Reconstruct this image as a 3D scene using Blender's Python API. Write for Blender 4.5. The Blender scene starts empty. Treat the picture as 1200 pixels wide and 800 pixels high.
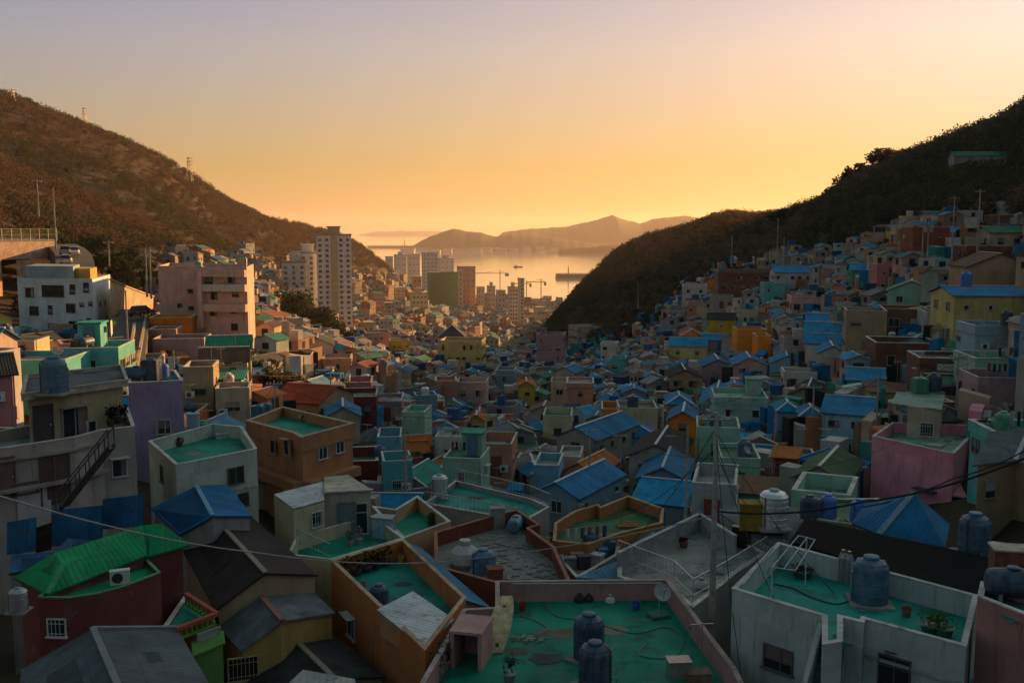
import bpy, math, random
import numpy as np
from mathutils import Vector, Matrix
random.seed(7); NR = np.random.default_rng(7)
C = bpy.context.scene.collection
R = math.radians
# ---------------------------------------------------------------- camera, sky, sun
F_PX = 1167.0
PITCH = math.atan(132/1167)
SP, CP = math.sin(PITCH), math.cos(PITCH)
SEA = -105.0
SUN_AZ, SUN_EL = R(38), R(10.9)
scene = bpy.context.scene
cam_d = bpy.data.cameras.new('camera'); cam = bpy.data.objects.new('camera', cam_d); C.objects.link(cam)
cam_d.sensor_width = 36; cam_d.lens = 36*F_PX/1200; cam_d.clip_start = 0.5; cam_d.clip_end = 60000
cam.location = (0, 0, 0); cam.rotation_euler = (math.pi/2 - PITCH, 0, 0)
scene.camera = cam
scene.view_settings.view_transform = 'Standard'; scene.view_settings.look = 'None'
scene.view_settings.exposure = EXPOSURE = 1.0; scene.view_settings.gamma = 1
scene.view_settings.use_curve_mapping = False
scene.cycles.use_denoising = True
scene.cycles.max_bounces = 5; scene.cycles.diffuse_bounces = 3; scene.cycles.glossy_bounces = 2
scene.cycles.transmission_bounces = 2; scene.cycles.volume_bounces = 0; scene.cycles.transparent_max_bounces = 4
scene.cycles.use_adaptive_sampling = True; scene.cycles.adaptive_threshold = 0.02
world = bpy.data.worlds.new('World'); scene.world = world; world.use_nodes = True
wn, wl = world.node_tree.nodes, world.node_tree.links
wn.clear()
sky = wn.new('ShaderNodeTexSky'); sky.sky_type = 'NISHITA'; sky.sun_disc = False
sky.sun_elevation = SUN_EL; sky.sun_rotation = SUN_AZ
sky.altitude = 100; sky.air_density = 1.0; sky.dust_density = 1.0; sky.ozone_density = 1.0
bg = wn.new('ShaderNodeBackground'); out = wn.new('ShaderNodeOutputWorld')
# evening air: the glow near the sun rolls off softly, the sky warms towards the horizon and dims away from the sun
# (functions of the direction only)
def _m(op, a, b=None):
    n = wn.new('ShaderNodeMath'); n.operation = op
    for k, x in ((0, a), (1, b)):
        if x is None: continue
        if isinstance(x, (int, float)): n.inputs[k].default_value = x
        else: wl.new(x, n.inputs[k])
    return n.outputs[0]
sep = wn.new('ShaderNodeSeparateColor'); com = wn.new('ShaderNodeCombineColor'); wl.new(sky.outputs[0], sep.inputs[0])
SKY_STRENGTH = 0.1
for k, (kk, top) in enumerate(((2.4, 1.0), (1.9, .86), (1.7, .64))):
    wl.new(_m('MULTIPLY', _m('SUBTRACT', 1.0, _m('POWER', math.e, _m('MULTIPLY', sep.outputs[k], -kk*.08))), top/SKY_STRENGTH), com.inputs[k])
tc = wn.new('ShaderNodeTexCoord'); sx = wn.new('ShaderNodeSeparateXYZ'); wl.new(tc.outputs['Generated'], sx.inputs[0])
def _ramp(f, stops):
    r = wn.new('ShaderNodeValToRGB'); e = r.color_ramp.elements; wl.new(f, r.inputs[0])
    while len(e) < len(stops): e.new(0.5)
    for k, (p_, c_) in enumerate(stops): e[k].position = p_; e[k].color = (*c_, 1)
    return r.outputs[0]
def _mul(a, b):
    n = wn.new('ShaderNodeMix'); n.data_type = 'RGBA'; n.blend_type = 'MULTIPLY'; n.inputs[0].default_value = 1
    wl.new(a, n.inputs[6]); wl.new(b, n.inputs[7]); return n.outputs[2]
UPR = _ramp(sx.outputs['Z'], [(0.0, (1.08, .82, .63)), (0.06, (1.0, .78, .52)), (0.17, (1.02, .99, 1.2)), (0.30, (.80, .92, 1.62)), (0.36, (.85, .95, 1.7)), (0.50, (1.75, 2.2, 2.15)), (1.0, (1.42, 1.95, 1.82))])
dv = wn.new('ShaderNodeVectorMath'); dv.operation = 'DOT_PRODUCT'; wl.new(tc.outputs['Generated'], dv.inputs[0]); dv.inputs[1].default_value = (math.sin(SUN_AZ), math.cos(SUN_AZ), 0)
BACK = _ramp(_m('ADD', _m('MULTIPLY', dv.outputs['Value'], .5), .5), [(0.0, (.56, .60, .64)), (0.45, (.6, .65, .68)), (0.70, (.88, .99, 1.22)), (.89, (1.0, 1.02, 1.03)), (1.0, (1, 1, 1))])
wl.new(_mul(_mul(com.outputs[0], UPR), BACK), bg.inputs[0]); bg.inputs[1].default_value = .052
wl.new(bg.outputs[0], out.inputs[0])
sun_d = bpy.data.lights.new('sun', 'SUN'); sun = bpy.data.objects.new('sun', sun_d); C.objects.link(sun)
sun_d.energy = 5.0; sun_d.angle = R(0.6); sun_d.color = (1.0, .49, .155)
SUNV = Vector((math.sin(SUN_AZ)*math.cos(SUN_EL), math.cos(SUN_AZ)*math.cos(SUN_EL), math.sin(SUN_EL)))
sun.rotation_euler = (-SUNV).to_track_quat('-Z', 'Y').to_euler()

# ---------------------------------------------------------------- reading positions
def ray(px, py):
    r, u = (px-600)/F_PX, (400-py)/F_PX
    return Vector((r, CP + u*SP, -SP + u*CP))
def atz(px, py, z):
    d = ray(px, py); return d*(z/d.z)
def atd(px, py, dist):
    d = ray(px, py); return d*(dist/d.y)
def proj(p):
    x, y, z = p
    f = y*CP - z*SP; u = y*SP + z*CP
    if f < 0.1: return (-9999, -9999)
    return (600 + F_PX*x/f, 400 - F_PX*u/f)

# ---------------------------------------------------------------- mesh collecting
class MB:
    def __init__(s): s.v = []; s.f = []; s.m = []; s.uv = []; s.sm = []
    def poly(s, pts, m=0, uv=None, smooth=False):
        n = len(s.v); s.v += [tuple(p) for p in pts]; s.f.append(tuple(range(n, n+len(pts))))
        s.m.append(m); s.uv.append(uv); s.sm.append(smooth)
    def box(s, x0, x1, y0, y1, z0, z1, m=0, skip=''):
        a = [(x0,y0,z0),(x1,y0,z0),(x1,y1,z0),(x0,y1,z0),(x0,y0,z1),(x1,y0,z1),(x1,y1,z1),(x0,y1,z1)]
        for k, q in (('b',(3,2,1,0)),('t',(4,5,6,7)),('f',(0,1,5,4)),('r',(1,2,6,5)),('k',(2,3,7,6)),('l',(3,0,4,7))):
            if k not in skip: s.poly([a[i] for i in q], m)
    def obox(s, c, a, b, n, m=0):
        c, a, b, n = Vector(c), Vector(a), Vector(b), Vector(n)
        p = [c+i*a+j*b+k*n for k in (-1,1) for (i,j) in ((-1,-1),(1,-1),(1,1),(-1,1))]
        for q in ((3,2,1,0),(4,5,6,7),(0,1,5,4),(1,2,6,5),(2,3,7,6),(3,0,4,7)): s.poly([p[i] for i in q], m)
    def bar(s, p, q, w=.05, h=None, m=0):
        p, q = Vector(p), Vector(q); t = q-p; L = t.length
        if L < 1e-6: return
        t /= L; up = Vector((0,0,1)) if abs(t.z) < .95 else Vector((0,1,0))
        a = t.cross(up).normalized(); b = a.cross(t)
        s.obox((p+q)/2, t*L/2, a*w/2, b*(h or w)/2, m)
    def prism(s, pts, z0, z1, m=0, mt=None, bottom=False):
        n = len(pts); z1f = z1 if callable(z1) else (lambda p: z1)
        top = [(p[0], p[1], z1f(p)) for p in pts]; bot = [(p[0], p[1], z0) for p in pts]
        for i in range(n):
            j = (i+1) % n; s.poly([bot[i], bot[j], top[j], top[i]], m)
        if mt is not False: s.poly(top, m if mt is None else mt)
        if bottom: s.poly(bot[::-1], m)
    def tube(s, p, q, r, r2=None, n=6, m=0, caps=True):
        p, q = Vector(p), Vector(q); t = (q-p)
        if t.length < 1e-6: return
        t.normalize(); up = Vector((0,0,1)) if abs(t.z) < .95 else Vector((1,0,0))
        a = t.cross(up).normalized(); b = a.cross(t); r2 = r if r2 is None else r2
        A = [p + (a*math.cos(k*2*math.pi/n)+b*math.sin(k*2*math.pi/n))*r for k in range(n)]
        B = [q + (a*math.cos(k*2*math.pi/n)+b*math.sin(k*2*math.pi/n))*r2 for k in range(n)]
        for k in range(n): s.poly([A[k], A[(k+1)%n], B[(k+1)%n], B[k]], m, smooth=True)
        if caps: s.poly(A[::-1], m); s.poly(B, m)
    def path(s, pts, r, n=5, m=0):
        for a, b in zip(pts, pts[1:]): s.tube(a, b, r, n=n, m=m, caps=False)
    def lathe(s, c, prof, n=16, m=0, smooth=True):
        c = Vector(c); rings = [[(c.x+r*math.cos(k*2*math.pi/n), c.y+r*math.sin(k*2*math.pi/n), c.z+z) for k in range(n)] for r, z in prof]
        for A, B in zip(rings, rings[1:]):
            for k in range(n): s.poly([A[k], A[(k+1)%n], B[(k+1)%n], B[k]], m, smooth=smooth)
        if prof[-1][0] > .001: s.poly(rings[-1], m)
        if prof[0][0] > .001: s.poly(rings[0][::-1], m)
    def mesh(s, name, mats, origin=(0,0,0)):
        o = origin; me = bpy.data.meshes.new(name)
        me.from_pydata([(x-o[0], y-o[1], z-o[2]) for x, y, z in s.v], [], s.f)
        for x in (mats if isinstance(mats, (list, tuple)) else [mats]): me.materials.append(x)
        me.polygons.foreach_set('material_index', s.m)
        me.polygons.foreach_set('use_smooth', s.sm)
        if any(u is not None for u in s.uv):
            L = me.uv_layers.new(name='UVMap').data; k = 0; flat = []
            for f, u in zip(s.f, s.uv):
                flat += [c for p in (u or [(0,0)]*len(f)) for c in p]
            L.foreach_set('uv', flat)
        return me
def link(name, me, parent=None, color=None):
    o = bpy.data.objects.new(name, me); C.objects.link(o)
    if parent: o.parent = parent
    if color: o.color = (*color[:3], 1)
    return o
def part(name, mb, mats, parent=None, color=None, origin=None):
    if origin is None: origin = parent['_o'] if parent is not None and '_o' in parent else (0,0,0)
    o = link(name, mb.mesh(name, mats, origin), parent, color)
    o['_o'] = origin
    return o
NEAR = []      # named landmarks (pixel, short phrase) that labels of smaller things refer to
def tag(o, label=None, cat=None, group=None, kind=None):
    if label: o['label'] = label
    if cat: o['category'] = cat
    if group: o['group'] = group
    if kind: o['kind'] = kind
    return o
def thing(name, label, cat, loc, rz=0, group=None, world_verts=True):
    o = bpy.data.objects.new(name, None); C.objects.link(o); o.empty_display_size = .3
    o.location = loc; o.rotation_euler = (0, 0, rz)
    o['_o'] = tuple(loc) if world_verts else (0.0, 0.0, 0.0)
    return tag(o, label, cat, group)
def copy_tree(o, parent=None):
    c = o.copy(); C.objects.link(c)
    if parent: c.parent = parent
    for ch in o.children: copy_tree(ch, c)
    return c

# ---------------------------------------------------------------- materials
def mat(name, build):
    m = bpy.data.materials.new(name); m.use_nodes = True; nt = m.node_tree; nt.nodes.clear()
    o = nt.nodes.new('ShaderNodeOutputMaterial'); b = nt.nodes.new('ShaderNodeBsdfPrincipled'); nt.links.new(b.outputs[0], o.inputs[0])
    build(nt, b); return m
class N:
    def __init__(s, nt): s.nt = nt
    def node(s, t, **k):
        n = s.nt.nodes.new(t)
        for a, v in k.items():
            setattr(n, a, v)
        return n
    def lk(s, a, b): s.nt.links.new(a, b)
    def coords(s, scale=(1,1,1), rnd=True, kind='Object'):
        t = s.node('ShaderNodeTexCoord'); mp = s.node('ShaderNodeMapping'); mp.inputs['Scale'].default_value = scale
        s.lk(t.outputs[kind], mp.inputs[0])
        if rnd:
            oi = s.node('ShaderNodeObjectInfo'); m = s.node('ShaderNodeMath', operation='MULTIPLY'); m.inputs[1].default_value = 91
            s.lk(oi.outputs['Random'], m.inputs[0]); s.lk(m.outputs[0], mp.inputs['Location'])
        return mp.outputs[0]
    def noise(s, co, scale, detail=4, rough=.6):
        n = s.node('ShaderNodeTexNoise'); n.inputs['Scale'].default_value = scale; n.inputs['Detail'].default_value = detail; n.inputs['Roughness'].default_value = rough
        s.lk(co, n.inputs['Vector']); return n.outputs[0]
    def ramp(s, f, stops):
        r = s.node('ShaderNodeValToRGB'); e = r.color_ramp.elements
        while len(e) < len(stops): e.new(.5)
        for k, (p, c) in enumerate(stops):
            e[k].position = p; e[k].color = (c, c, c, 1) if isinstance(c, (int, float)) else (*c, 1)
        s.lk(f, r.inputs[0]); return r.outputs[0]
    def mix(s, f, a, b, mode='MIX'):
        m = s.node('ShaderNodeMix', data_type='RGBA', blend_type=mode)
        for k, x in ((0, f), (6, a), (7, b)):
            if isinstance(x, (int, float)): m.inputs[k].default_value = x
            elif isinstance(x, tuple): m.inputs[k].default_value = (*x, 1)
            else: s.lk(x, m.inputs[k])
        return m.outputs[2]
    def bump(s, h, strength, dist, b):
        n = s.node('ShaderNodeBump'); n.inputs['Strength'].default_value = strength; n.inputs['Distance'].default_value = dist
        s.lk(h, n.inputs['Height']); s.lk(n.outputs[0], b.inputs['Normal'])
    def objcol(s): return s.node('ShaderNodeObjectInfo').outputs['Color']
def _paint(nt, b):           # painted render with grime and rain streaks of its own
    n = N(nt); co = n.coords()
    big = n.ramp(n.noise(co, .5, 5), [(.3, .72), (.7, 1.08)])
    c = n.mix(1.0, n.objcol(), big, 'MULTIPLY')
    streak = n.ramp(n.noise(n.coords((1.5, 1.5, .2)), 1.3, 6, .7), [(.53, 0.0), (.75, .5)])
    c = n.mix(streak, c, (.075, .065, .055))
    drip = n.ramp(n.noise(n.coords((5, 5, .3)), 1.6, 4, .6), [(.6, 0.0), (.7, .4)]); c = n.mix(drip, c, (.05, .045, .04))
    patch = n.ramp(n.noise(co, .9, 3), [(.60, 0.0), (.63, .17)])
    c = n.mix(patch, c, (.26, .24, .22))
    n.lk(c, b.inputs['Base Color']); b.inputs['Roughness'].default_value = .9; b.inputs['Specular IOR Level'].default_value = .25
    n.bump(n.noise(co, 14, 4), .35, .02, b)
PAINT = mat('painted_plaster', _paint)
def _metal(nt, b):           # corrugated sheet: ribs from the sheet's own metres (UV)
    n = N(nt); uv = n.node('ShaderNodeUVMap'); co = n.coords()
    w = n.node('ShaderNodeTexWave', wave_type='BANDS', bands_direction='X', wave_profile='SIN'); w.inputs['Scale'].default_value = 1.25
    n.lk(uv.outputs[0], w.inputs['Vector'])
    fade = n.ramp(n.noise(co, .45, 5, .7), [(.3, .6), (.7, 1.2)])
    c = n.mix(1.0, n.objcol(), fade, 'MULTIPLY')
    br = n.node('ShaderNodeTexBrick'); br.inputs['Scale'].default_value = 1; br.inputs['Mortar Size'].default_value = .012
    br.inputs['Brick Width'].default_value = .9; br.inputs['Row Height'].default_value = 2.4
    br.inputs['Color1'].default_value = (1, 1, 1, 1); br.inputs['Color2'].default_value = (.6, .66, .7, 1); br.inputs['Mortar'].default_value = (.4, .4, .4, 1)
    n.lk(uv.outputs[0], br.inputs['Vector'])
    c = n.mix(.8, c, br.outputs[0], 'MULTIPLY')
    rust = n.ramp(n.noise(n.coords((1.5, 1.5, 1.5)), 1.2, 6, .7), [(.56, 0.0), (.68, .8)])
    c = n.mix(rust, c, (.075, .055, .045))
    n.lk(c, b.inputs['Base Color']); b.inputs['Roughness'].default_value = .8; b.inputs['Specular IOR Level'].default_value = .12
    n.bump(w.outputs[0], .6, .04, b)
METAL = mat('corrugated_sheet', _metal)
def _tile(nt, b):
    n = N(nt); uv = n.node('ShaderNodeUVMap'); co = n.coords()
    w = n.node('ShaderNodeTexWave', wave_type='BANDS', bands_direction='X'); w.inputs['Scale'].default_value = 1.6; n.lk(uv.outputs[0], w.inputs['Vector'])
    w2 = n.node('ShaderNodeTexWave', wave_type='BANDS', bands_direction='Y', wave_profile='SAW'); w2.inputs['Scale'].default_value = .9; n.lk(uv.outputs[0], w2.inputs['Vector'])
    h = n.mix(.5, w.outputs[0], w2.outputs[0])
    fade = n.ramp(n.noise(co, .9, 6, .7), [(.3, .5), (.72, 1.45)])
    c = n.mix(1.0, n.objcol(), fade, 'MULTIPLY')
    c = n.mix(n.ramp(n.noise(co, .35, 3), [(.55, 0.0), (.7, .5)]), c, (.09, .085, .075))
    n.lk(c, b.inputs['Base Color']); b.inputs['Roughness'].default_value = .9; b.inputs['Specular IOR Level'].default_value = .12
    n.bump(h, .8, .05, b)
TILE = mat('slate_tile', _tile)
def _coat(nt, b):            # waterproof roof paint: worn, patched, with dried puddles and brush seams
    n = N(nt); co = n.coords()
    c = n.mix(1.0, n.objcol(), n.ramp(n.noise(co, .3, 8, .7), [(.3, .55), (.5, .95), (.7, 1.3)]), 'MULTIPLY')
    br = n.node('ShaderNodeTexBrick'); br.inputs['Scale'].default_value = 1; br.inputs['Brick Width'].default_value = 5; br.inputs['Row Height'].default_value = 1.1; br.inputs['Mortar Size'].default_value = .02
    br.inputs['Color1'].default_value = (1, 1, 1, 1); br.inputs['Color2'].default_value = (.86, .9, .88, 1); br.inputs['Mortar'].default_value = (.75, .8, .78, 1)
    n.lk(n.coords(rnd=False), br.inputs['Vector']); c = n.mix(.8, c, br.outputs[0], 'MULTIPLY')
    c = n.mix(n.ramp(n.noise(co, .55, 5, .6), [(.54, 0.0), (.6, .55), (.63, .25), (.75, .5)]), c, (.02, .032, .026))
    c = n.mix(n.ramp(n.noise(n.coords(), 2.2, 8, .78), [(.58, 0.0), (.66, .55)]), c, (.13, .15, .12))
    n.lk(c, b.inputs['Base Color']); n.lk(n.ramp(n.noise(co, .8, 4), [(.3, .85), (.7, .55)]), b.inputs['Roughness']); b.inputs['Specular IOR Level'].default_value = .15
    n.bump(n.noise(co, 9, 3), .2, .01, b)
COAT = mat('roof_coating', _coat)
def _conc(nt, b):
    n = N(nt); co = n.coords()
    c = n.mix(1.0, n.objcol(), n.ramp(n.noise(co, .7, 7, .7), [(.28, .45), (.72, 1.3)]), 'MULTIPLY')
    c = n.mix(n.ramp(n.noise(co, 2.6, 4), [(.55, 0.0), (.7, .5)]), c, (.05, .045, .04))
    n.lk(c, b.inputs['Base Color']); b.inputs['Roughness'].default_value = .92
    n.bump(n.noise(co, 8, 5), .4, .03, b)
CONC = mat('weathered_concrete', _conc)
def _flat(rough, spec=.4, metallic=0, var=.25):
    def f(nt, b):
        n = N(nt); c = n.mix(1.0, n.objcol(), n.ramp(n.noise(n.coords(), 3, 4), [(.3, 1-var), (.7, 1+var*.6)]), 'MULTIPLY')
        n.lk(c, b.inputs['Base Color']); b.inputs['Roughness'].default_value = rough; b.inputs['Specular IOR Level'].default_value = spec; b.inputs['Metallic'].default_value = metallic
    return f
TRIM = mat('painted_trim', _flat(.7)); _f = _flat(.5, .35, 0, .45)
def _tankm(nt, b):          # sun faded plastic with dried dirt runs
    _f(nt, b); n = N(nt); c0 = b.inputs['Base Color'].links[0].from_socket
    c = n.mix(n.ramp(n.noise(n.coords((3, 3, .5)), 1.5, 5, .7), [(.5, 0.0), (.7, .55)]), c0, (.17, .18, .18))
    n.lk(c, b.inputs['Base Color'])
PLASTIC = mat('tank_plastic', _tankm); STEEL = mat('galvanised_steel', _flat(.45, .5, .6))
WOOD = mat('bare_timber', _flat(.85, .2, 0, .45)); CLOTH = mat('cloth', _flat(.95, .1)); CARPAINT = mat('car_paint', _flat(.25, .6, 0, .05))
RUBBER = mat('cable_rubber', _flat(.7, .3))
def _glass(nt, b):
    b.inputs['Base Color'].default_value = (.022, .025, .028, 1); b.inputs['Roughness'].default_value = .12
    n = N(nt); n.bump(n.noise(n.coords(), 1.2, 2), .06, .05, b)
GLASS = mat('window_glass', _glass)
def _brick(nt, b):
    n = N(nt); br = n.node('ShaderNodeTexBrick'); br.inputs['Scale'].default_value = 4.0
    mp = n.coords((1, 1, 1)); s3 = n.node('ShaderNodeSeparateXYZ'); cb = n.node('ShaderNodeCombineXYZ'); ad = n.node('ShaderNodeMath', operation='ADD')
    n.lk(mp, s3.inputs[0]); n.lk(s3.outputs[0], ad.inputs[0]); n.lk(s3.outputs[1], ad.inputs[1]); n.lk(ad.outputs[0], cb.inputs[0]); n.lk(s3.outputs[2], cb.inputs[1])
    n.lk(cb.outputs[0], br.inputs['Vector'])
    br.inputs['Color1'].default_value = (1, 1, 1, 1); br.inputs['Color2'].default_value = (.65, .6, .6, 1); br.inputs['Mortar'].default_value = (.75, .9, 1, 1)
    c = n.mix(1.0, n.objcol(), br.outputs[0], 'MULTIPLY')
    c = n.mix(1.0, c, n.ramp(n.noise(n.coords(), .6, 5), [(.3, .6), (.7, 1.15)]), 'MULTIPLY')
    n.lk(c, b.inputs['Base Color']); b.inputs['Roughness'].default_value = .9
BRICK = mat('brickwork', _brick)
def _attr(rough, var=.35, scale=.4):
    def f(nt, b):
        n = N(nt); a = n.node('ShaderNodeAttribute', attribute_name='Col')
        c = n.mix(1.0, a.outputs['Color'], n.ramp(n.noise(n.coords(rnd=False), scale, 4), [(.3, 1-var), (.7, 1+var*.5)]), 'MULTIPLY')
        n.lk(c, b.inputs['Base Color']); b.inputs['Roughness'].default_value = rough; b.inputs['Specular IOR Level'].default_value = .2
    return f
FARWALL = mat('far_render', _attr(.9))
def _leaf(nt, b):            # thin twigs and leaves let the low sun through
    _attr(.85, .3, .15)(nt, b); o = [n for n in nt.nodes if n.type == 'OUTPUT_MATERIAL'][0]
    t = nt.nodes.new('ShaderNodeBsdfTranslucent'); x = nt.nodes.new('ShaderNodeMixShader'); x.inputs[0].default_value = .45
    nt.links.new(b.inputs['Base Color'].links[0].from_socket, t.inputs[0]); nt.links.new(b.outputs[0], x.inputs[1]); nt.links.new(t.outputs[0], x.inputs[2]); nt.links.new(x.outputs[0], o.inputs[0])
LEAF = mat('leaf_clump', _leaf)
def _ground(nt, b):
    n = N(nt); co = n.coords(rnd=False)
    c = n.ramp(n.noise(co, .05, 8, .65), [(.3, (.05, .036, .026)), (.5, (.08, .055, .038)), (.62, (.055, .045, .028)), (.75, (.09, .07, .05))])
    c = n.mix(n.ramp(n.noise(co, .6, 5), [(.45, 0.0), (.7, .6)]), c, (.04, .034, .028))
    n.lk(c, b.inputs['Base Color']); b.inputs['Roughness'].default_value = .95; b.inputs['Specular IOR Level'].default_value = .1
    n.bump(n.noise(co, .8, 8, .7), .6, .5, b)
GROUND = mat('hillside_ground', _ground)
def _water(nt, b):
    n = N(nt); b.inputs['Base Color'].default_value = (.80, .76, .70, 1); b.inputs['Metallic'].default_value = .55; b.inputs['Roughness'].default_value = .06
    h = n.noise(n.coords((.05, .05, 1), rnd=False), 1.0, 6, .6); n.bump(h, .07, 4.0, b)
WATER = mat('sea_water', _water)
def _road(nt, b):
    n = N(nt); co = n.coords(rnd=False)
    n.lk(n.ramp(n.noise(co, .5, 6), [(.3, (.035, .033, .032)), (.7, (.07, .064, .06))]), b.inputs['Base Color']); b.inputs['Roughness'].default_value = .9
ROAD = mat('asphalt', _road)
# ---------------------------------------------------------------- the land
COLS = np.array([-600,-250,0,150,300,350,400,450,500,600,700,750,800,850,900,1000,1100,1200,1450,1900], float)
ROWS = np.array([-60,10,30,45,60,80,110,150,200,260,330,430,550,700,900,1200,1600,2100], float)
ZT = np.array([
 [  8,   4,   2,   0,   0,   0,   0,   0,   0,   0,   0,   0,   0,   0,   0,   0,   2,   4,   8,  10],
 [ -9, -12, -14, -14, -14, -14, -14, -14, -14, -14, -14, -14, -14, -14, -14, -14, -13, -12,  -8,  -4],
 [-19, -20, -21, -22, -22, -22, -22, -22, -22, -22, -22, -22, -21, -21, -21, -20, -19, -17, -12,  -6],
 [-18, -19, -20, -22, -23, -23, -24, -24, -24, -24, -24, -24, -23, -23, -22, -21, -20, -18, -12,  -4],
 [-14, -15, -17, -20, -22, -23, -24, -25, -25, -26, -26, -25, -25, -24, -23, -22, -20, -17,  -9,   2],
 [ -9, -11, -14, -18, -22, -23, -25, -26, -27, -28, -28, -27, -26, -25, -24, -22, -19, -15,  -3,  14],
 [ -8, -11, -15, -18.5, -21, -23, -25, -27, -28, -30, -30, -29, -28, -27, -25, -21, -17, -13,   8,  30],
 [ -4,  -10, -16, -18.5, -20, -22, -24, -27, -30, -32, -32, -31, -29, -28, -26, -20, -12,  -7,  22,  50],
 [ 20,   5,  -9, -15, -22, -25, -28, -31, -34, -37, -37, -34, -31, -28, -25, -13,  -3,   2,  40,  75],
 [ 40,  20,   2,  -8, -22, -28, -33, -36, -39, -42, -42, -38, -32, -27, -22,  -9,   5,  14,  60,  95],
 [ 60,  32,   8,  -6, -24, -33, -40, -43, -46, -49, -48, -40, -29, -20, -12,   8,  21,  36,  85, 120],
 [100,  60,  24,   2, -25, -40, -48, -52, -55, -60, -45, -27, -12,  -3,   2,  21,  37,  58, 112, 150],
 [130,  90,  50,  20, -20, -40, -56, -59, -62, -72, -31, -10,   2,   8,   9,  20,  35,  58, 112, 150],
 [160, 130,  97,  48,  -8, -38, -56, -63, -72, -84, -62, -40, -25, -15, -12,   0,  15,  35,  80, 120],
 [200, 170, 112,  73,  15,  -8, -40, -62, -80, -93, -95, -85, -70, -60, -50, -30, -20,   0,  40,  80],
 [160, 130,  85,  55,  12,   1,  -8, -45, -92, -98,-102,-102,-102,-102,-102,-100, -90, -60,   0,  20],
 [ 60,  40,  10, -20, -60, -70, -85,-100,-104,-107,-109,-109,-109,-109,-109,-109,-109,-100, -60, -30],
 [-112]*20], float)
for i_ in (11, 12, 13):
    ZT[i_, 15:18] -= 4; ZT[i_, 12:15] -= 1.5
ZT[11:13, 12:14] -= 6; ZT[11:13, 11] -= 4; ZT[11:13, 14] -= 3; ZT[13, 3] += 7; ZT[14, 3] += 5; ZT[12, 10] += 5; ZT[12, 11] += 4; ZT[11, 10] += 2
for i_ in (12, 13, 14, 15):
    ZT[i_, 1:7] -= 5
ZT[11, 14] -= 3; ZT[12, 14] -= 3
def _cr(p0, p1, p2, p3, t):
    return p1 + .5*t*(p2-p0 + t*(2*p0-5*p1+4*p2-p3 + t*(3*(p1-p2)+p3-p0)))
def gz(x, y):
    """height of the land at world x, y (arrays or numbers)"""
    x = np.asarray(x, float); y = np.asarray(y, float)
    px = 600 + F_PX*x/np.maximum(y, 30)
    px = np.clip(px, COLS[0], COLS[-1]-.01); yy = np.clip(y, ROWS[0], ROWS[-1]-.01)
    i = np.clip(np.searchsorted(ROWS, yy, 'right')-1, 0, len(ROWS)-2); j = np.clip(np.searchsorted(COLS, px, 'right')-1, 0, len(COLS)-2)
    ty = (yy-ROWS[i])/(ROWS[i+1]-ROWS[i]); tx = (px-COLS[j])/(COLS[j+1]-COLS[j])
    def rowv(ii):
        ii = np.clip(ii, 0, len(ROWS)-1); g = lambda k: ZT[ii, np.clip(j+k, 0, len(COLS)-1)]
        return _cr(g(-1), g(0), g(1), g(2), tx)
    z = _cr(rowv(i-1), rowv(i), rowv(i+1), rowv(i+2), ty)
    amp = np.clip((y-230)/300, 0, 1)*np.clip((-60-z)/-40, 0, 1)
    w = x*.30+y*.95     # gullies run down the slope
    return z + amp*(5*np.abs(np.sin(w*.018+.9*np.sin(x*.012)))-2.5 + 2*np.sin(w*.047+x*.01) + 1.5*np.sin(x*.05-y*.031))
def g1(x, y): return float(gz(x, y))
def grid_mesh(name, us, ys, m, kind):
    U, Y = np.meshgrid(us, ys); X = (U-600)/F_PX*np.maximum(Y, 30); Z = gz(X, Y)
    nr, nc = U.shape; v = np.stack([X, Y, Z], -1).reshape(-1, 3)
    idx = np.arange(nr*nc).reshape(nr, nc)
    f = np.stack([idx[:-1,:-1], idx[:-1,1:], idx[1:,1:], idx[1:,:-1]], -1).reshape(-1, 4)
    me = bpy.data.meshes.new(name); me.from_pydata(v.tolist(), [], f.tolist()); me.materials.append(m)
    me.polygons.foreach_set('use_smooth', [True]*len(f))
    return tag(link(name, me), kind='structure')
us = np.arange(-600, 1901, 12.5)
ys = np.concatenate([np.arange(-60, 30, 10), 30*1.018**np.arange(0, 240)]); ys = ys[ys < 2100]
grid_mesh('ground', us, ys, GROUND, 'structure')
mb = MB(); mb.poly([(-40000, 1300, SEA), (40000, 1300, SEA), (40000, 58000, SEA), (-40000, 58000, SEA)])
tag(part('water', mb, WATER), kind='structure')

def mass(name, n_tri_pts, cols, m, kind='stuff'):
    """one mesh from (N,3,3) triangles with a colour per triangle"""
    N_ = len(n_tri_pts); me = bpy.data.meshes.new(name)
    me.vertices.add(N_*3); me.vertices.foreach_set('co', n_tri_pts.reshape(-1).astype(np.float32))
    me.loops.add(N_*3); me.loops.foreach_set('vertex_index', np.arange(N_*3, dtype=np.int32))
    me.polygons.add(N_); me.polygons.foreach_set('loop_start', np.arange(0, N_*3, 3, dtype=np.int32)); me.polygons.foreach_set('loop_total', np.full(N_, 3, np.int32))
    me.update(calc_edges=True)
    a = me.color_attributes.new('Col', 'FLOAT_COLOR', 'CORNER')
    c4 = np.ones((N_*3, 4), np.float32); c4[:, :3] = np.repeat(cols, 3, 0); a.data.foreach_set('color', c4.reshape(-1))
    me.materials.append(m)
    o = link(name, me)
    if kind: o['kind'] = kind
    return o
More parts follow.
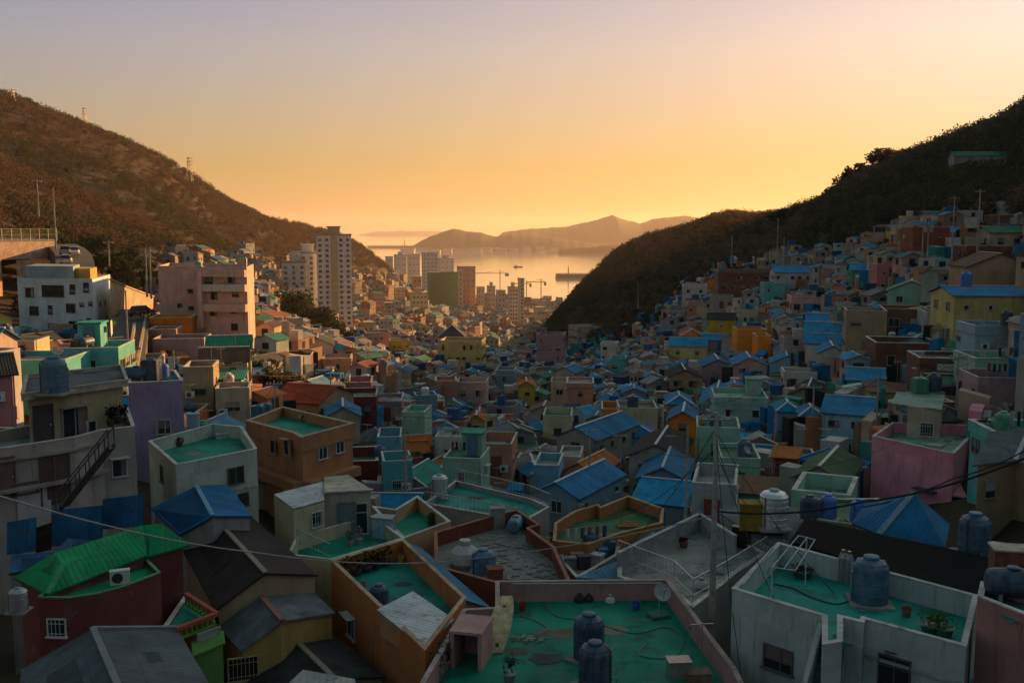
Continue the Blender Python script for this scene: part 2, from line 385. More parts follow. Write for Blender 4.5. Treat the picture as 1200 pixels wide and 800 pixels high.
def crowns(base, h, r, n, size, colour, jitter, low=.15, up=1.0):
    """leaf clumps through the volume of many crowns: arrays base (K,3), h (K), r (K) -> triangles, colours"""
    K = len(base); k = np.repeat(np.arange(K), n); M = len(k)
    d = NR.normal(size=(M, 3)); d /= np.linalg.norm(d, axis=1, keepdims=True)
    rad = NR.random(M)**.45
    lob = 1 + .35*np.sin(d[:,0]*4+k)*np.sin(d[:,1]*5+2*k)
    c = d*(rad*lob)[:, None]
    p = np.empty((M, 3)); p[:, :2] = base[k, :2] + c[:, :2]*r[k][:, None]
    hz = h[k]*(1-low)/2; p[:, 2] = base[k, 2] + h[k]*low + hz + c[:, 2]*hz*up
    a = NR.normal(size=(M, 3)); a /= np.linalg.norm(a, axis=1, keepdims=True)
    b = np.cross(a, NR.normal(size=(M, 3))); b /= np.linalg.norm(b, axis=1, keepdims=True)
    s = (size*(.6+.8*NR.random(M)))[:, None]
    t = np.stack([p+a*s, p-a*s*.5+b*s*.8, p-a*s*.5-b*s*.8], 1)
    col = colour[k]*(1+jitter*(NR.random((M, 1))-.5)*2)
    return t, col
def scatter(n, ulo, uhi, ylo, yhi, test):
    out = []
    while len(out) < n:
        u = NR.uniform(ulo, uhi, n*2); y = np.sqrt(NR.uniform(ylo**2, yhi**2, n*2)); x = (u-600)/F_PX*y; z = gz(x, y)
        f = y*CP - z*SP; py = 400 - F_PX*(y*SP + z*CP)/f
        ok = test(u, y, py, x)
        out += list(zip(x[ok], y[ok], z[ok]))
        if not ok.any(): break
    return np.array(out[:n])
LB = np.interp
def left_wood(u, y, py, x):
    b = LB(u, [-600, 0, 60, 110, 180, 300, 340, 400, 470, 480], [330, 300, 285, 305, 300, 302, 306, 312, 318, 318])
    return (py < b) & (y > 200) & (u < 478)
def right_wood(u, y, py, x):
    b = LB(u, [630, 645, 700, 740, 780, 800, 840, 900, 960, 1020, 1040, 1130, 1200, 1900], [380, 392, 400, 390, 362, 342, 314, 303, 298, 285, 266, 262, 262, 262])
    return (py < b) & (y > 175) & (u > 635)
def wood(name, n, box, test, pal, w, h, r, tri, size):
    b = scatter(n, *box, test); K = len(b)
    pal = np.array(pal); ci = NR.choice(len(pal), K, p=w)
    # kinds keep together in drifts
    dr = np.sin(b[:,0]*.017+b[:,1]*.009)+np.sin(b[:,1]*.021-b[:,0]*.011)
    ci = np.where(dr > .9, len(pal)-1, ci); ci = np.where(dr < -1.2, 0, ci)
    hh = NR.uniform(*h, K); t, c = crowns(b, hh, NR.uniform(*r, K), tri, size, pal[ci]*NR.uniform(.88, 1.12, (K, 1)), .16, .1)
    return mass(name, t, c, LEAF)
BROWN = [(.092,.056,.036), (.108,.064,.040), (.078,.050,.034), (.10,.056,.033), (.052,.048,.024)]
wood('bare_woodland', 11000, (-100, 478, 230, 1400), left_wood, BROWN, [.2,.3,.2,.2,.1], (4, 7.5), (2.2, 4.2), 95, .46)
DARK = [(.07,.066,.036), (.13,.088,.054), (.16,.10,.064), (.06,.062,.034)]
wood('dark_woodland', 8000, (636, 935, 200, 720), right_wood, DARK, [.2,.35,.3,.15], (2.6, 4.6), (1.5, 2.7), 60, .42)
wood('dark_woodland', 5200, (925, 1330, 180, 620), right_wood, DARK, [.3,.3,.2,.2], (3.5, 6.5), (1.7, 3.2), 75, .45)
wood('dark_woodland', 2200, (1320, 1900, 180, 620), right_wood, DARK, [.3,.3,.2,.2], (5, 8), (2.4, 4), 40, .8)

# islands and headlands across the bay: real mounds on the sea
def ridge(name, prof, d, depth, base_px_y=None, col=None):
    mb = MB(); n = len(prof); rows = []
    xs = np.linspace(prof[0][0], prof[-1][0], 90); tops = np.interp(xs, [p[0] for p in prof], [p[1] for p in prof])
    tops = np.maximum(tops + 0.3*np.sin(xs*.21)+.25*np.sin(xs*.53+1), 0)
    fr = np.linspace(-1, 1, 15)
    for k in fr:
        r = []
        for x, t in zip(xs, tops):
            top = atd(x, t, d); h = max(top.z-SEA, 0)
            y = d + k*depth*(.5+.5*min(h/150, 1)); pr = (1-k*k)**1.3
            r.append((top.x*(1+.02*k), y, SEA-4 + (h+4)*pr*(1+.06*math.sin(x*.05+k*5)*(1-abs(k))*abs(k))))
        rows.append(r)
    for A, B in zip(rows, rows[1:]):
        for i in range(len(xs)-1): mb.poly([A[i], A[i+1], B[i+1], B[i]], 0, smooth=True)
    return tag(part(name, mb, GROUND), kind='structure')
ridge('hills', [(478,291),(490,284),(505,277),(520,271),(533,268),(548,271),(565,273),(580,277),(592,276),(600,274),(640,277),(665,281),(690,284),(720,288)], 5200, 500)
ridge('hills', [(575,284),(590,272),(610,269),(640,267),(660,266),(685,261),(705,256),(718,252),(730,257),(750,262),(765,257),(785,254),(805,253),(830,258),(870,266),(900,280)], 6800, 900)
ridge('hills', [(415,276),(440,271.5),(470,270.5),(520,271),(560,272)], 16000, 900)
ridge('hills', [(655,291),(690,289),(720,287),(760,286),(800,285),(850,290)], 4300, 250)
# ---------------------------------------------------------------- colours
WALLC = {'white': (.60,.60,.57), 'cream': (.56,.49,.34), 'pale pink': (.55,.36,.33), 'salmon pink': (.52,.27,.2), 'light blue': (.33,.50,.58), 'sky blue': (.2,.42,.56),
 'mint green': (.33,.53,.42), 'pale yellow': (.58,.50,.24), 'yellow': (.55,.38,.10), 'grey': (.34,.33,.32), 'lavender': (.34,.28,.42), 'beige': (.46,.40,.32), 'turquoise': (.14,.44,.42),
 'peach': (.56,.36,.22), 'orange': (.72,.25,.035), 'maroon': (.20,.05,.045), 'brick brown': (.22,.10,.065), 'mauve': (.40,.29,.31), 'pink': (.56,.25,.30), 'tan': (.40,.30,.20), 'dusty blue': (.22,.31,.38), 'olive': (.30,.30,.16), 'pale grey': (.45,.45,.45), 'green': (.08,.34,.20), 'rose': (.50,.22,.24), 'red': (.30,.10,.07)}
ROOFC = {'blue': (.022,.20,.40), 'bright blue': (.018,.26,.52), 'dark grey': (.055,.057,.06), 'charcoal': (.038,.037,.04), 'green': (.02,.24,.13), 'teal': (.012,.27,.22), 'orange': (.50,.14,.03), 'rust brown': (.17,.09,.05), 'grey': (.26,.26,.26), 'red': (.40,.07,.03), 'dark brown': (.052,.036,.034), 'pale blue': (.12,.30,.42), 'sea green': (.04,.30,.26), 'white': (.6,.6,.62), 'slate': (.13,.14,.155), 'moss green': (.06,.13,.06), 'light green': (.16,.32,.2)}
COATC = {'green': (.012,.25,.17), 'teal': (.015,.27,.22), 'grey': (.28,.27,.26), 'moss': (.05,.13,.07), 'pale green': (.22,.38,.28), 'dark grey': (.10,.10,.10)}
def _sat(c, k=1.16):
    l = .3*c[0]+.6*c[1]+.1*c[2]; return tuple(min(.75, max(.02, (l+(x-l)*k)*.95)) for x in c)
WALLC = {k: _sat(v) for k, v in WALLC.items()}
def vary(c, a=.12):
    k = random.uniform(1-a, 1+a); return tuple(max(.01, x*k*random.uniform(1-a*.4, 1+a*.4)) for x in c)
# ---------------------------------------------------------------- windows and doors (meshes shared by copies)
_wm = {}
def win_mesh(w, h, kind, var=0):
    """var 0 plain sliding sash, 1 drawn curtain, 2 barred, 3 half open shutter"""
    k = (round(w, 1), round(h, 1), kind, var)
    if k in _wm: return _wm[k]
    w, h = k[0], k[1]; t = .06
    fr = MB(); fr.box(-w/2-t, w/2+t, -.07, .0, h/2, h/2+t); fr.box(-w/2-t-.05, w/2+t+.05, -.15, .0, -h/2-t, -h/2)
    for s in (-1, 1): fr.box(s*w/2-(t if s < 0 else 0), s*w/2+(t if s > 0 else 0), -.07, .0, -h/2, h/2)
    if w > .8 and var != 2: o_ = (.1*w if var == 3 else 0); fr.box(o_-.025, o_+.025, -.05, .0, -h/2, h/2)
    if w > 1.5:
        for q in (-.25, .25): fr.box(q*w-.02, q*w+.02, -.05, .0, -h/2, h/2)
    if h > 1.1 and var in (0, 3): fr.box(-w/2, w/2, -.048, 0, h*.2-.02, h*.2+.02)
    if var == 2:
        for q in range(1, max(3, int(w/.16))): x = -w/2+q*w/max(3, int(w/.16)); fr.box(x-.012, x+.012, -.13, -.105, -h/2, h/2)
        for z in (-h*.3, h*.3): fr.box(-w/2, w/2, -.128, -.107, z-.012, z+.012)
    if h > .7 and var == 1: fr.box(-w/2-.15, w/2+.15, -.45, .0, h/2+.12, h/2+.16)
    pa = fr if kind == 'far' else MB(); pm = 1 if kind == 'far' else 0
    rect = lambda x0, x1, z0, z1, m, y=-.012: pa.poly([(x0, y, z0), (x1, y, z0), (x1, y, z1), (x0, y, z1)], m)
    if var == 1: rect(-w/2, w*.12, -h/2, h/2, pm); rect(w*.12, w/2, -h/2, h/2, pm+1)
    elif var == 3: rect(-w/2, w/2, -h/2, -h*.1, pm); rect(-w/2, w/2, -h*.1, h/2, pm+1)
    else: rect(-w/2, w/2, -h/2, h/2, pm)
    if kind == 'far': _wm[k] = (fr.mesh('window', [TRIM, GLASS, CURTAIN]), None)
    else: _wm[k] = (fr.mesh('window', [TRIM]), pa.mesh('pane', [GLASS, CURTAIN]))
    return _wm[k]
def _curt(nt, b):
    n = N(nt); oi = n.node('ShaderNodeObjectInfo')
    n.lk(n.ramp(oi.outputs['Random'], [(0, (.30,.27,.22)), (.35, (.12,.13,.15)), (.6, (.2,.13,.1)), (.85, (.35,.35,.35))]), b.inputs['Base Color']); b.inputs['Roughness'].default_value = .35
CURTAIN = mat('curtain_behind_glass', _curt)
_wr = random.Random(5)
def add_window(root, loc, rz, w, h, near, color=(.5,.5,.48)):
    f, p = win_mesh(w, h, 'near' if near else 'far', _wr.choice([0,0,0,1,1,2,3]) if near else _wr.choice([0,0,1,3]))
    o = link('window', f, root, color); o.location = loc; o.rotation_euler = (0, 0, rz)
    if p: link('pane', p, o)
    return o
_dm = {}
def add_door(root, loc, rz, w=.9, h=2.0, color=(.2,.12,.08), handle=True):
    k = (round(w,1), round(h,1))
    if k not in _dm:
        m = MB(); m.box(-w/2, w/2, -.05, 0, 0, h); t = .07
        m.box(-w/2-t, -w/2, -.09, 0, 0, h+t); m.box(w/2, w/2+t, -.09, 0, 0, h+t); m.box(-w/2, w/2, -.09, 0, h, h+t)
        m.box(-w*.32, w*.32, -.065, -.05, h*.12, h*.42); m.box(-w*.32, w*.32, -.065, -.05, h*.52, h*.88)
        q = MB(); q.box(w*.32, w*.4, -.13, -.05, h*.46, h*.5)
        _dm[k] = (m.mesh('door', [TRIM]), q.mesh('handle', [STEEL]))
    d = link('door', _dm[k][0], root, color); d.location = loc; d.rotation_euler = (0, 0, rz)
    if handle: link('handle', _dm[k][1], d, (.5,.5,.5))
    return d
_ac = None
def add_ac(root, loc, rz):
    global _ac
    if _ac is None:
        m = MB(); m.box(-.4, .4, -.32, 0, 0, .6); m.box(-.42, .42, -.34, .0, .6, .62); g = MB(); 
        pts = [(-.1+.23*math.cos(a*math.pi/8), -.325, .3+.23*math.sin(a*math.pi/8)) for a in range(16)]; g.poly(pts)
        _ac = (m.mesh('air_conditioner', [TRIM]), g.mesh('fan_grille', [RUBBER]))
    o = link('air_conditioner', _ac[0], root, (.6,.6,.58)); o.location = loc; o.rotation_euler = (0, 0, rz)
    link('fan_grille', _ac[1], o, (.04,.04,.04)); return o

# ---------------------------------------------------------------- roof by planes, walls dropped from its edge
def slab_uv(pts):
    a, b = Vector(pts[0]), Vector(pts[1]); t = (b-a).normalized()
    nrm = sum(((Vector(pts[i])-a).cross(Vector(pts[(i+1) % len(pts)])-a) for i in range(len(pts))), Vector()).normalized()
    s = nrm.cross(t)
    # ribs run down the slope: u along the level direction
    lv = Vector((0,0,1)).cross(nrm)
    if lv.length > .05: t = lv.normalized(); s = nrm.cross(t)
    return [((Vector(p)-a).dot(t), (Vector(p)-a).dot(s)) for p in pts]
def up(face):
    n = sum(((Vector(face[i])-Vector(face[0])).cross(Vector(face[(i+1) % len(face)])-Vector(face[0])) for i in range(len(face))), Vector())
    return face if n.z >= 0 else face[::-1]
def roof_part(root, faces, m, color, caps=(), capc=(.5,.5,.5), thick=.09, capw=.24, name='roof', skirt=True):
    mb = MB()
    for f in faces:
        f = up([Vector(p) for p in f]); mb.poly(f, 0, slab_uv(f))
        mb.poly([p-Vector((0,0,thick)) for p in f][::-1], 0)
    # close the rims (edges used once)
    cnt = {}
    for f in faces:
        f = up([Vector(p) for p in f])
        for i in range(len(f)):
            a, b = tuple(round(x,3) for x in f[i]), tuple(round(x,3) for x in f[(i+1)%len(f)])
            cnt.setdefault(frozenset((a,b)), []).append((f[i], f[(i+1)%len(f)]))
    for v in cnt.values():
        if len(v) == 1:
            a, b = v[0]; d = Vector((0,0,thick)); mb.poly([a-d, b-d, b, a], 0)
    r = part(name, mb, m, root, color)
    if caps:
        c = MB()
        for a, b in caps:
            a, b = Vector(a), Vector(b); c.bar(a+Vector((0,0,.03)), b+Vector((0,0,.03)), capw, .09)
        part('ridge_cap', c, TRIM, r, capc)
    return r
def inset_loop(loop, d):
    """shrink a closed loop in plan by d metres, keeping each corner's height"""
    n = len(loop); P = [Vector((p[0], p[1])) for p in loop]
    A = sum(P[i].x*P[(i+1)%n].y-P[(i+1)%n].x*P[i].y for i in range(n))
    s = 1 if A > 0 else -1; out = []
    for i in range(n):
        a, b, c = P[i-1], P[i], P[(i+1)%n]
        e1, e2 = (b-a).normalized(), (c-b).normalized()
        n1, n2 = Vector((-e1.y, e1.x))*s, Vector((-e2.y, e2.x))*s
        m = n1+n2; k = m.length_squared
        off = m*(2*d/k) if k > .15 else n1*d
        if off.length > 3*abs(d): off = off.normalized()*3*abs(d)
        out.append(Vector((b.x+off.x, b.y+off.y, loop[i][2])))
    return out
def walls_under(root, loop, z0, m, color, over=.25, drop=.1, name='wall'):
    l = inset_loop(loop, over); mb = MB(); n = len(l)
    A = sum(l[i].x*l[(i+1)%n].y-l[(i+1)%n].x*l[i].y for i in range(n))
    if A < 0: l = l[::-1]
    for i in range(n):
        a, b = l[i], l[(i+1)%n]
        mb.poly([(a.x,a.y,z0),(b.x,b.y,z0),(b.x,b.y,b.z-drop),(a.x,a.y,a.z-drop)])
    return part(name, mb, m, root, color), l

# ---------------------------------------------------------------- a house with a flat, walled roof from its outline
ALLH = []; HOUSES = []
def flat_roof(root, loop, z0, ztop, ph, th, wallc, coatc, m=PAINT, copingc=(.58,.56,.52), parapetc=None, band=0):  # default coping colour is lightened: sky highlights on the edges painted in
    """loop: plan points (CCW or not); ztop: top of the parapet"""
    L = [Vector((p[0], p[1], ztop)) for p in loop]; n = len(L)
    A = sum(L[i].x*L[(i+1)%n].y-L[(i+1)%n].x*L[i].y for i in range(n))
    if A < 0: L = L[::-1]
    I = inset_loop(L, th); zf = ztop-ph
    w = MB()
    for i in range(n):
        a, b = L[i], L[(i+1)%n]; w.poly([(a.x,a.y,z0),(b.x,b.y,z0),(b.x,b.y,zf-.02),(a.x,a.y,zf-.02)])
    part('wall', w, m, root, wallc)
    fl = MB(); fl.poly([(p.x,p.y,zf) for p in inset_loop(L, .01)]); part('roof_floor', fl, COAT, root, coatc)
    if ph > .05:
        O = inset_loop(L, -band) if band else L
        p = MB()
        for i in range(n):
            j = (i+1)%n
            p.poly([(O[i].x,O[i].y,zf-.02-band*3),(O[j].x,O[j].y,zf-.02-band*3),(O[j].x,O[j].y,ztop),(O[i].x,O[i].y,ztop)])
            p.poly([(I[j].x,I[j].y,zf),(I[i].x,I[i].y,zf),(I[i].x,I[i].y,ztop),(I[j].x,I[j].y,ztop)])
            p.poly([(O[i].x,O[i].y,ztop),(O[j].x,O[j].y,ztop),(I[j].x,I[j].y,ztop),(I[i].x,I[i].y,ztop)])
            if band: p.poly([(L[i].x,L[i].y,zf-.02-band*3),(L[j].x,L[j].y,zf-.02-band*3),(O[j].x,O[j].y,zf-.02-band*3),(O[i].x,O[i].y,zf-.02-band*3)])
        pp = part('parapet', p, m, root, parapetc or wallc)
        c = MB(); O2, I2 = inset_loop(O, -.025), inset_loop(I, .025)
        for i in range(n):
            j = (i+1)%n
            for (a, b, za, zb) in ((O2[i], O2[j], ztop, ztop+.05),): c.poly([(a.x,a.y,za),(b.x,b.y,za),(b.x,b.y,zb),(a.x,a.y,zb)])
            c.poly([(I2[j].x,I2[j].y,ztop),(I2[i].x,I2[i].y,ztop),(I2[i].x,I2[i].y,ztop+.05),(I2[j].x,I2[j].y,ztop+.05)])
            c.poly([(O2[i].x,O2[i].y,ztop+.05),(O2[j].x,O2[j].y,ztop+.05),(I2[j].x,I2[j].y,ztop+.05),(I2[i].x,I2[i].y,ztop+.05)])
        part('coping', c, CONC, pp, copingc)
    return L
def px_loop(pts, z): return [atz(x, y, z) for x, y in pts]
def edge_win(root, a, b, px, py, w, h, near=True, color=(.5,.5,.48), door=False):
    """window or door on the upright wall a-b where the sight line of photo point px, py meets it"""
    a, b = Vector(a), Vector(b); e = Vector((b.x-a.x, b.y-a.y, 0)).normalized(); nrm = Vector((e.y, -e.x, 0))
    if nrm.dot(a) > 0: nrm = -nrm           # face the viewer's side
    d = ray(px, py); t = a.dot(nrm)/d.dot(nrm); p = d*t + nrm*.005
    rz = math.atan2(nrm.y, nrm.x)+math.pi/2
    o = Vector(root['_o']); 
    return add_door(root, p-o, rz, w, h, color) if door else add_window(root, p-o, rz, w, h, near, color)
def house_root(name, label, cat, loop, short=None, group=None):
    c = sum((Vector((p[0],p[1],0)) for p in loop), Vector())/len(loop); z = g1(c.x, c.y)
    r = thing(name, label, cat, (c.x, c.y, z), 0, group)
    R_ = max((Vector((p[0],p[1],0))-c).length for p in loop)
    zt = max(p[2] for p in loop); q = proj((c.x, c.y, zt))
    ALLH.append((c.x, c.y, R_, [Vector((p[0],p[1],0)) for p in loop]))
    if short: NEAR.append((q, short))
    r['px'] = q
    return r
def px_flat(label, short, pts, ztop, ph, wall, coat, m=PAINT, th=.16, name='house', cat='house', parapet=None, band=0, drop=8, coping=(.58,.56,.52)):  # pale coping default carries a painted sky highlight
    loop = px_loop(pts, ztop); r = house_root(name, label, cat, loop, short)
    z0 = min(g1(p.x, p.y) for p in loop)-1.0; z0 = min(z0, ztop-4)
    L = flat_roof(r, loop, z0, ztop, ph, th, WALLC[wall] if isinstance(wall, str) else wall, COATC[coat] if isinstance(coat, str) else coat, m, coping, parapet, band)
    if ph > .2 and .5 < (max(p.x for p in loop)-min(p.x for p in loop)): # repairs and bare spots of the floor paint
        cx_, cy_ = sum(p.x for p in loop)/len(loop), sum(p.y for p in loop)/len(loop); rp = random.Random(len(label)); pcs = MB()
        for k in range(rp.choice([3, 4, 5])):
            v = loop[rp.randrange(len(loop))]; t_ = rp.uniform(.12, .62); ox, oy = cx_+(v.x-cx_)*t_, cy_+(v.y-cy_)*t_; ra = rp.uniform(.25, .8); sq = rp.random() < .35
            if sq: pts_ = [(ox-ra, oy-ra*.6), (ox+ra, oy-ra*.5), (ox+ra*.95, oy+ra*.6), (ox-ra, oy+ra*.55)]
            else: pts_ = [(ox+ra*(.75+.4*rp.random())*math.cos(a*.524), oy+ra*(.5+.4*rp.random())*math.sin(a*.524)) for a in range(12)]
            pcs = MB(); pcs.poly([(a, b, ztop-ph+.006+.004*k) for a, b in pts_]); part('floor_patch', pcs, CONC if not sq else COAT, r, rp.choice([(.2,.19,.17), (.10,.11,.09), (.05,.07,.06)]) if not sq else vary(COATC['teal'], .3))
    r['ztop'] = ztop; r['zvis'] = max(ztop-9, min(g1(p.x, p.y) for p in loop)+1)
    return r, loop
def plan_flat(label, short, pts, ztop, ph, wall, coat, **k):
    """like px_flat, but each corner is (px, distance): for roofs near eye level"""
    q = []
    for px, d in pts:
        x = (px-600)/F_PX*(d*CP-ztop*SP); q.append(proj((x, d, ztop)))
    return px_flat(label, short, q, ztop, ph, wall, coat, **k)
def px_roof(label, short, P, faces, loop, roofc, wall, m=METAL, wm=PAINT, caps=(), capc=(.5,.5,.5), over=.25, name='house', cat='house', capw=.24):
    """P: {key: (px, py, z)} ; faces, loop, caps by key"""
    V = {k: atz(*v) for k, v in P.items()}; lp = [V[k] for k in loop]
    r = house_root(name, label, cat, lp, short)
    z0 = min(min(g1(p.x, p.y) for p in lp)-1, min(p.z for p in lp)-3)
    roof_part(r, [[V[k] for k in f] for f in faces], m, ROOFC[roofc] if isinstance(roofc, str) else roofc, [(V[a], V[b]) for a, b in caps], capc, capw=capw)
    r['ztop'] = max(p.z for p in lp); r['zvis'] = min(p.z for p in lp)-2.0
    w, l = walls_under(r, lp, z0, wm, WALLC[wall] if isinstance(wall, str) else wall, over)
    return r, V, l

# ---------------------------------------------------------------- a house by position, size and kind of roof (local frame, front = -y)
def house(x, y, yaw, w, d, ztop, roof, wall, rcol, label, short=None, near=True, storeys=None, wallm=PAINT, group=None, rise=None, coat='green', seed=0, ridge='y', name='house', cat='house', wins=True, capc=(.52,.53,.54), extra=True, hut=None, wincol=None):
    rs = random.Random(seed or int(abs(x)*97+abs(y)*31))
    cs, sn = math.cos(yaw), math.sin(yaw)
    cor = [(x+cs*a-sn*b, y+sn*a+cs*b) for a, b in ((-w/2,-d/2),(w/2,-d/2),(w/2,d/2),(-w/2,d/2))]
    gs = [g1(*c) for c in cor]; z0 = min(gs); hmax = 2.75*(storeys or (3 if y < 130 else 2))+1.0; zb = max(min(z0, ztop-2.8), ztop-hmax)
    r = thing(name, label, cat, (x, y, zb), yaw, group, world_verts=False)
    r['ztop'] = ztop
    ALLH.append((x, y, math.hypot(w, d)/2, [Vector((c[0], c[1], 0)) for c in cor]))
    q = proj((x, y, ztop)); r['px'] = q
    if short: NEAR.append((q, short))
    HOUSES.append((r, short, w, d, yaw, roof, y)); r['zvis'] = ztop-3.2
    H = ztop-zb; wc = WALLC[wall] if isinstance(wall, str) else wall
    rc = ROOFC.get(rcol, None) if isinstance(rcol, str) else rcol
    wc = vary(wc, .08)
    base = -1.2
    if z0 < zb-.6:   # rough retaining plinth down to the slope
        m = MB(); m.box(-w/2-.05, w/2+.05, -d/2-.05, d/2+.05, z0-zb-1.2, .12); part('plinth', m, CONC, r, vary((.26,.24,.21), .25)); base = -.3
    if roof == 'flat':
        ph = rs.choice([.35, .6, .8, .9]) if near else rs.choice([.4, .6, .8])
        cc = COATC[coat] if isinstance(coat, str) else coat
        flat_roof(r, [(-w/2,-d/2),(w/2,-d/2),(w/2,d/2),(-w/2,d/2)], base, H, ph, .14, wc, vary(cc, .15), wallm, band=rs.choice([0, 0, .12]))
        he = H-ph
        if hut or (hut is None and near and w > 4.5 and d > 5 and rs.random() < .35):
            hw, hd, hh = rs.uniform(1.8, 2.6), rs.uniform(1.8, 2.6), 2.1
            hx, hy = rs.choice([-1, 1])*(w/2-hw/2-.3), d/2-hd/2-.3
            m = MB(); m.box(hx-hw/2, hx+hw/2, hy-hd/2, hy+hd/2, he+.02, he+hh, skip='b'); hb = part('stair_hut', m, wallm, r, vary(wc, .1))
            m = MB(); m.box(hx-hw/2-.15, hx+hw/2+.15, hy-hd/2-.15, hy+hd/2+.15, he+hh, he+hh+.14); part('hut_roof', m, COAT, hb, vary(cc, .2))
            add_door(r, (hx, hy-hd/2-.004, he+.03), 0, .8, 1.8, rs.choice([(.25,.2,.15), (.4,.42,.42), (.1,.2,.3)]))
    else:
        he = H
        ov = .28; W, D = w/2+ov, d/2+ov
        rise = rise or (.16*min(w, d)+.35)
        sl = rise/(w/2 if ridge == 'y' else d/2) * ov; ze = H-sl; zr = H+rise
        m = TILE if rcol in ('dark grey', 'charcoal', 'slate', 'dark brown') else METAL
        if roof == 'gable':
            if ridge == 'y':
                a, b, c_, d_ = Vector((-W,-D,ze)), Vector((W,-D,ze)), Vector((W,D,ze)), Vector((-W,D,ze)); r0, r1 = Vector((0,-D,zr)), Vector((0,D,zr))
                F = [[a, r0, r1, d_], [b, c_, r1, r0]]; lp = [a, r0, b, c_, r1, d_]
                caps = [(r0, r1)]
            else:
                a, b, c_, d_ = Vector((-W,-D,ze)), Vector((W,-D,ze)), Vector((W,D,ze)), Vector((-W,D,ze)); r0, r1 = Vector((-W,0,zr)), Vector((W,0,zr))
                F = [[a, b, r1, r0], [c_, d_, r0, r1]]; caps = [(r0, r1)]
            roof_part(r, F, m, vary(rc, .15), caps, capc)
            # walls with gables
            mb = MB(); k = base
            if ridge == 'y':
                mb.poly([(-w/2,-d/2,k),(w/2,-d/2,k),(w/2,-d/2,H-.1),(0,-d/2,zr-.1),(-w/2,-d/2,H-.1)]); mb.poly([(w/2,d/2,k),(-w/2,d/2,k),(-w/2,d/2,H-.1),(0,d/2,zr-.1),(w/2,d/2,H-.1)])
                mb.poly([(w/2,-d/2,k),(w/2,d/2,k),(w/2,d/2,H-.1),(w/2,-d/2,H-.1)]); mb.poly([(-w/2,d/2,k),(-w/2,-d/2,k),(-w/2,-d/2,H-.1),(-w/2,d/2,H-.1)])
            else:
                mb.poly([(w/2,-d/2,k),(w/2,d/2,k),(w/2,d/2,H-.1),(w/2,0,zr-.1),(w/2,-d/2,H-.1)]); mb.poly([(-w/2,d/2,k),(-w/2,-d/2,k),(-w/2,-d/2,H-.1),(-w/2,0,zr-.1),(-w/2,d/2,H-.1)])
                mb.poly([(-w/2,-d/2,k),(w/2,-d/2,k),(w/2,-d/2,H-.1),(-w/2,-d/2,H-.1)]); mb.poly([(w/2,d/2,k),(-w/2,d/2,k),(-w/2,d/2,H-.1),(w/2,d/2,H-.1)])
            part('wall', mb, wallm, r, wc)
        else:
            if roof == 'hip':
                a, b, c_, d_ = Vector((-W,-D,ze)), Vector((W,-D,ze)), Vector((W,D,ze)), Vector((-W,D,ze)); s = min(W, D)*.9
                if D >= W: r0, r1 = Vector((0,-D+s,zr)), Vector((0,D-s,zr)); F = [[a, b, r0], [b, c_, r1, r0], [c_, d_, r1], [d_, a, r0, r1]]; caps = [(r0, r1), (a, r0), (b, r0), (c_, r1), (d_, r1)]
                else: r0, r1 = Vector((-W+s,0,zr)), Vector((W-s,0,zr)); F = [[a, b, r1, r0], [b, c_, r1], [c_, d_, r0, r1], [d_, a, r0]]; caps = [(r0, r1), (a, r0), (b, r1), (c_, r1), (d_, r0)]
            else:  # shed, falling to the front
                a, b, c_, d_ = Vector((-W,-D,ze)), Vector((W,-D,ze)), Vector((W,D,H+.1)), Vector((-W,D,H+.1)); F = [[a, b, c_, d_]]; caps = []
            roof_part(r, F, m, vary(rc, .15), caps, capc)
            mb = MB(); mb.prism([(-w/2,-d/2),(w/2,-d/2),(w/2,d/2),(-w/2,d/2)], base, H-.08-(.1 if roof == 'shed' else 0)); part('wall', mb, wallm, r, wc)
    if y < 210 and w > 3.2 and extra and rs.random() < .5:
        aw, ad, ah = rs.uniform(.35, .6)*w, rs.uniform(.9, 1.7), min(he-.3, rs.uniform(1.9, 2.4)); sg = rs.choice([-1, 1]); x0 = sg*(w/2-aw/2-.02); b1 = min(-1.0, -d/2*0-2.0)
        m = MB(); m.box(x0-aw/2, x0+aw/2, -d/2-ad, -d/2-.004, base, ah, skip='k'); an = part('annex', m, PAINT, r, vary(rs.choice(list(WALLC.values())), .2))
        q = [Vector((x0-aw/2-.12, -d/2-ad-.18, ah-.12)), Vector((x0+aw/2+.12, -d/2-ad-.18, ah-.12)), Vector((x0+aw/2+.12, -d/2-.006, ah+.22)), Vector((x0-aw/2-.12, -d/2-.006, ah+.22))]
        roof_part(an, [q], METAL, vary(ROOFC[rs.choice(['blue', 'grey', 'rust brown', 'slate', 'bright blue', 'sea green'])], .2), name='annex_roof')
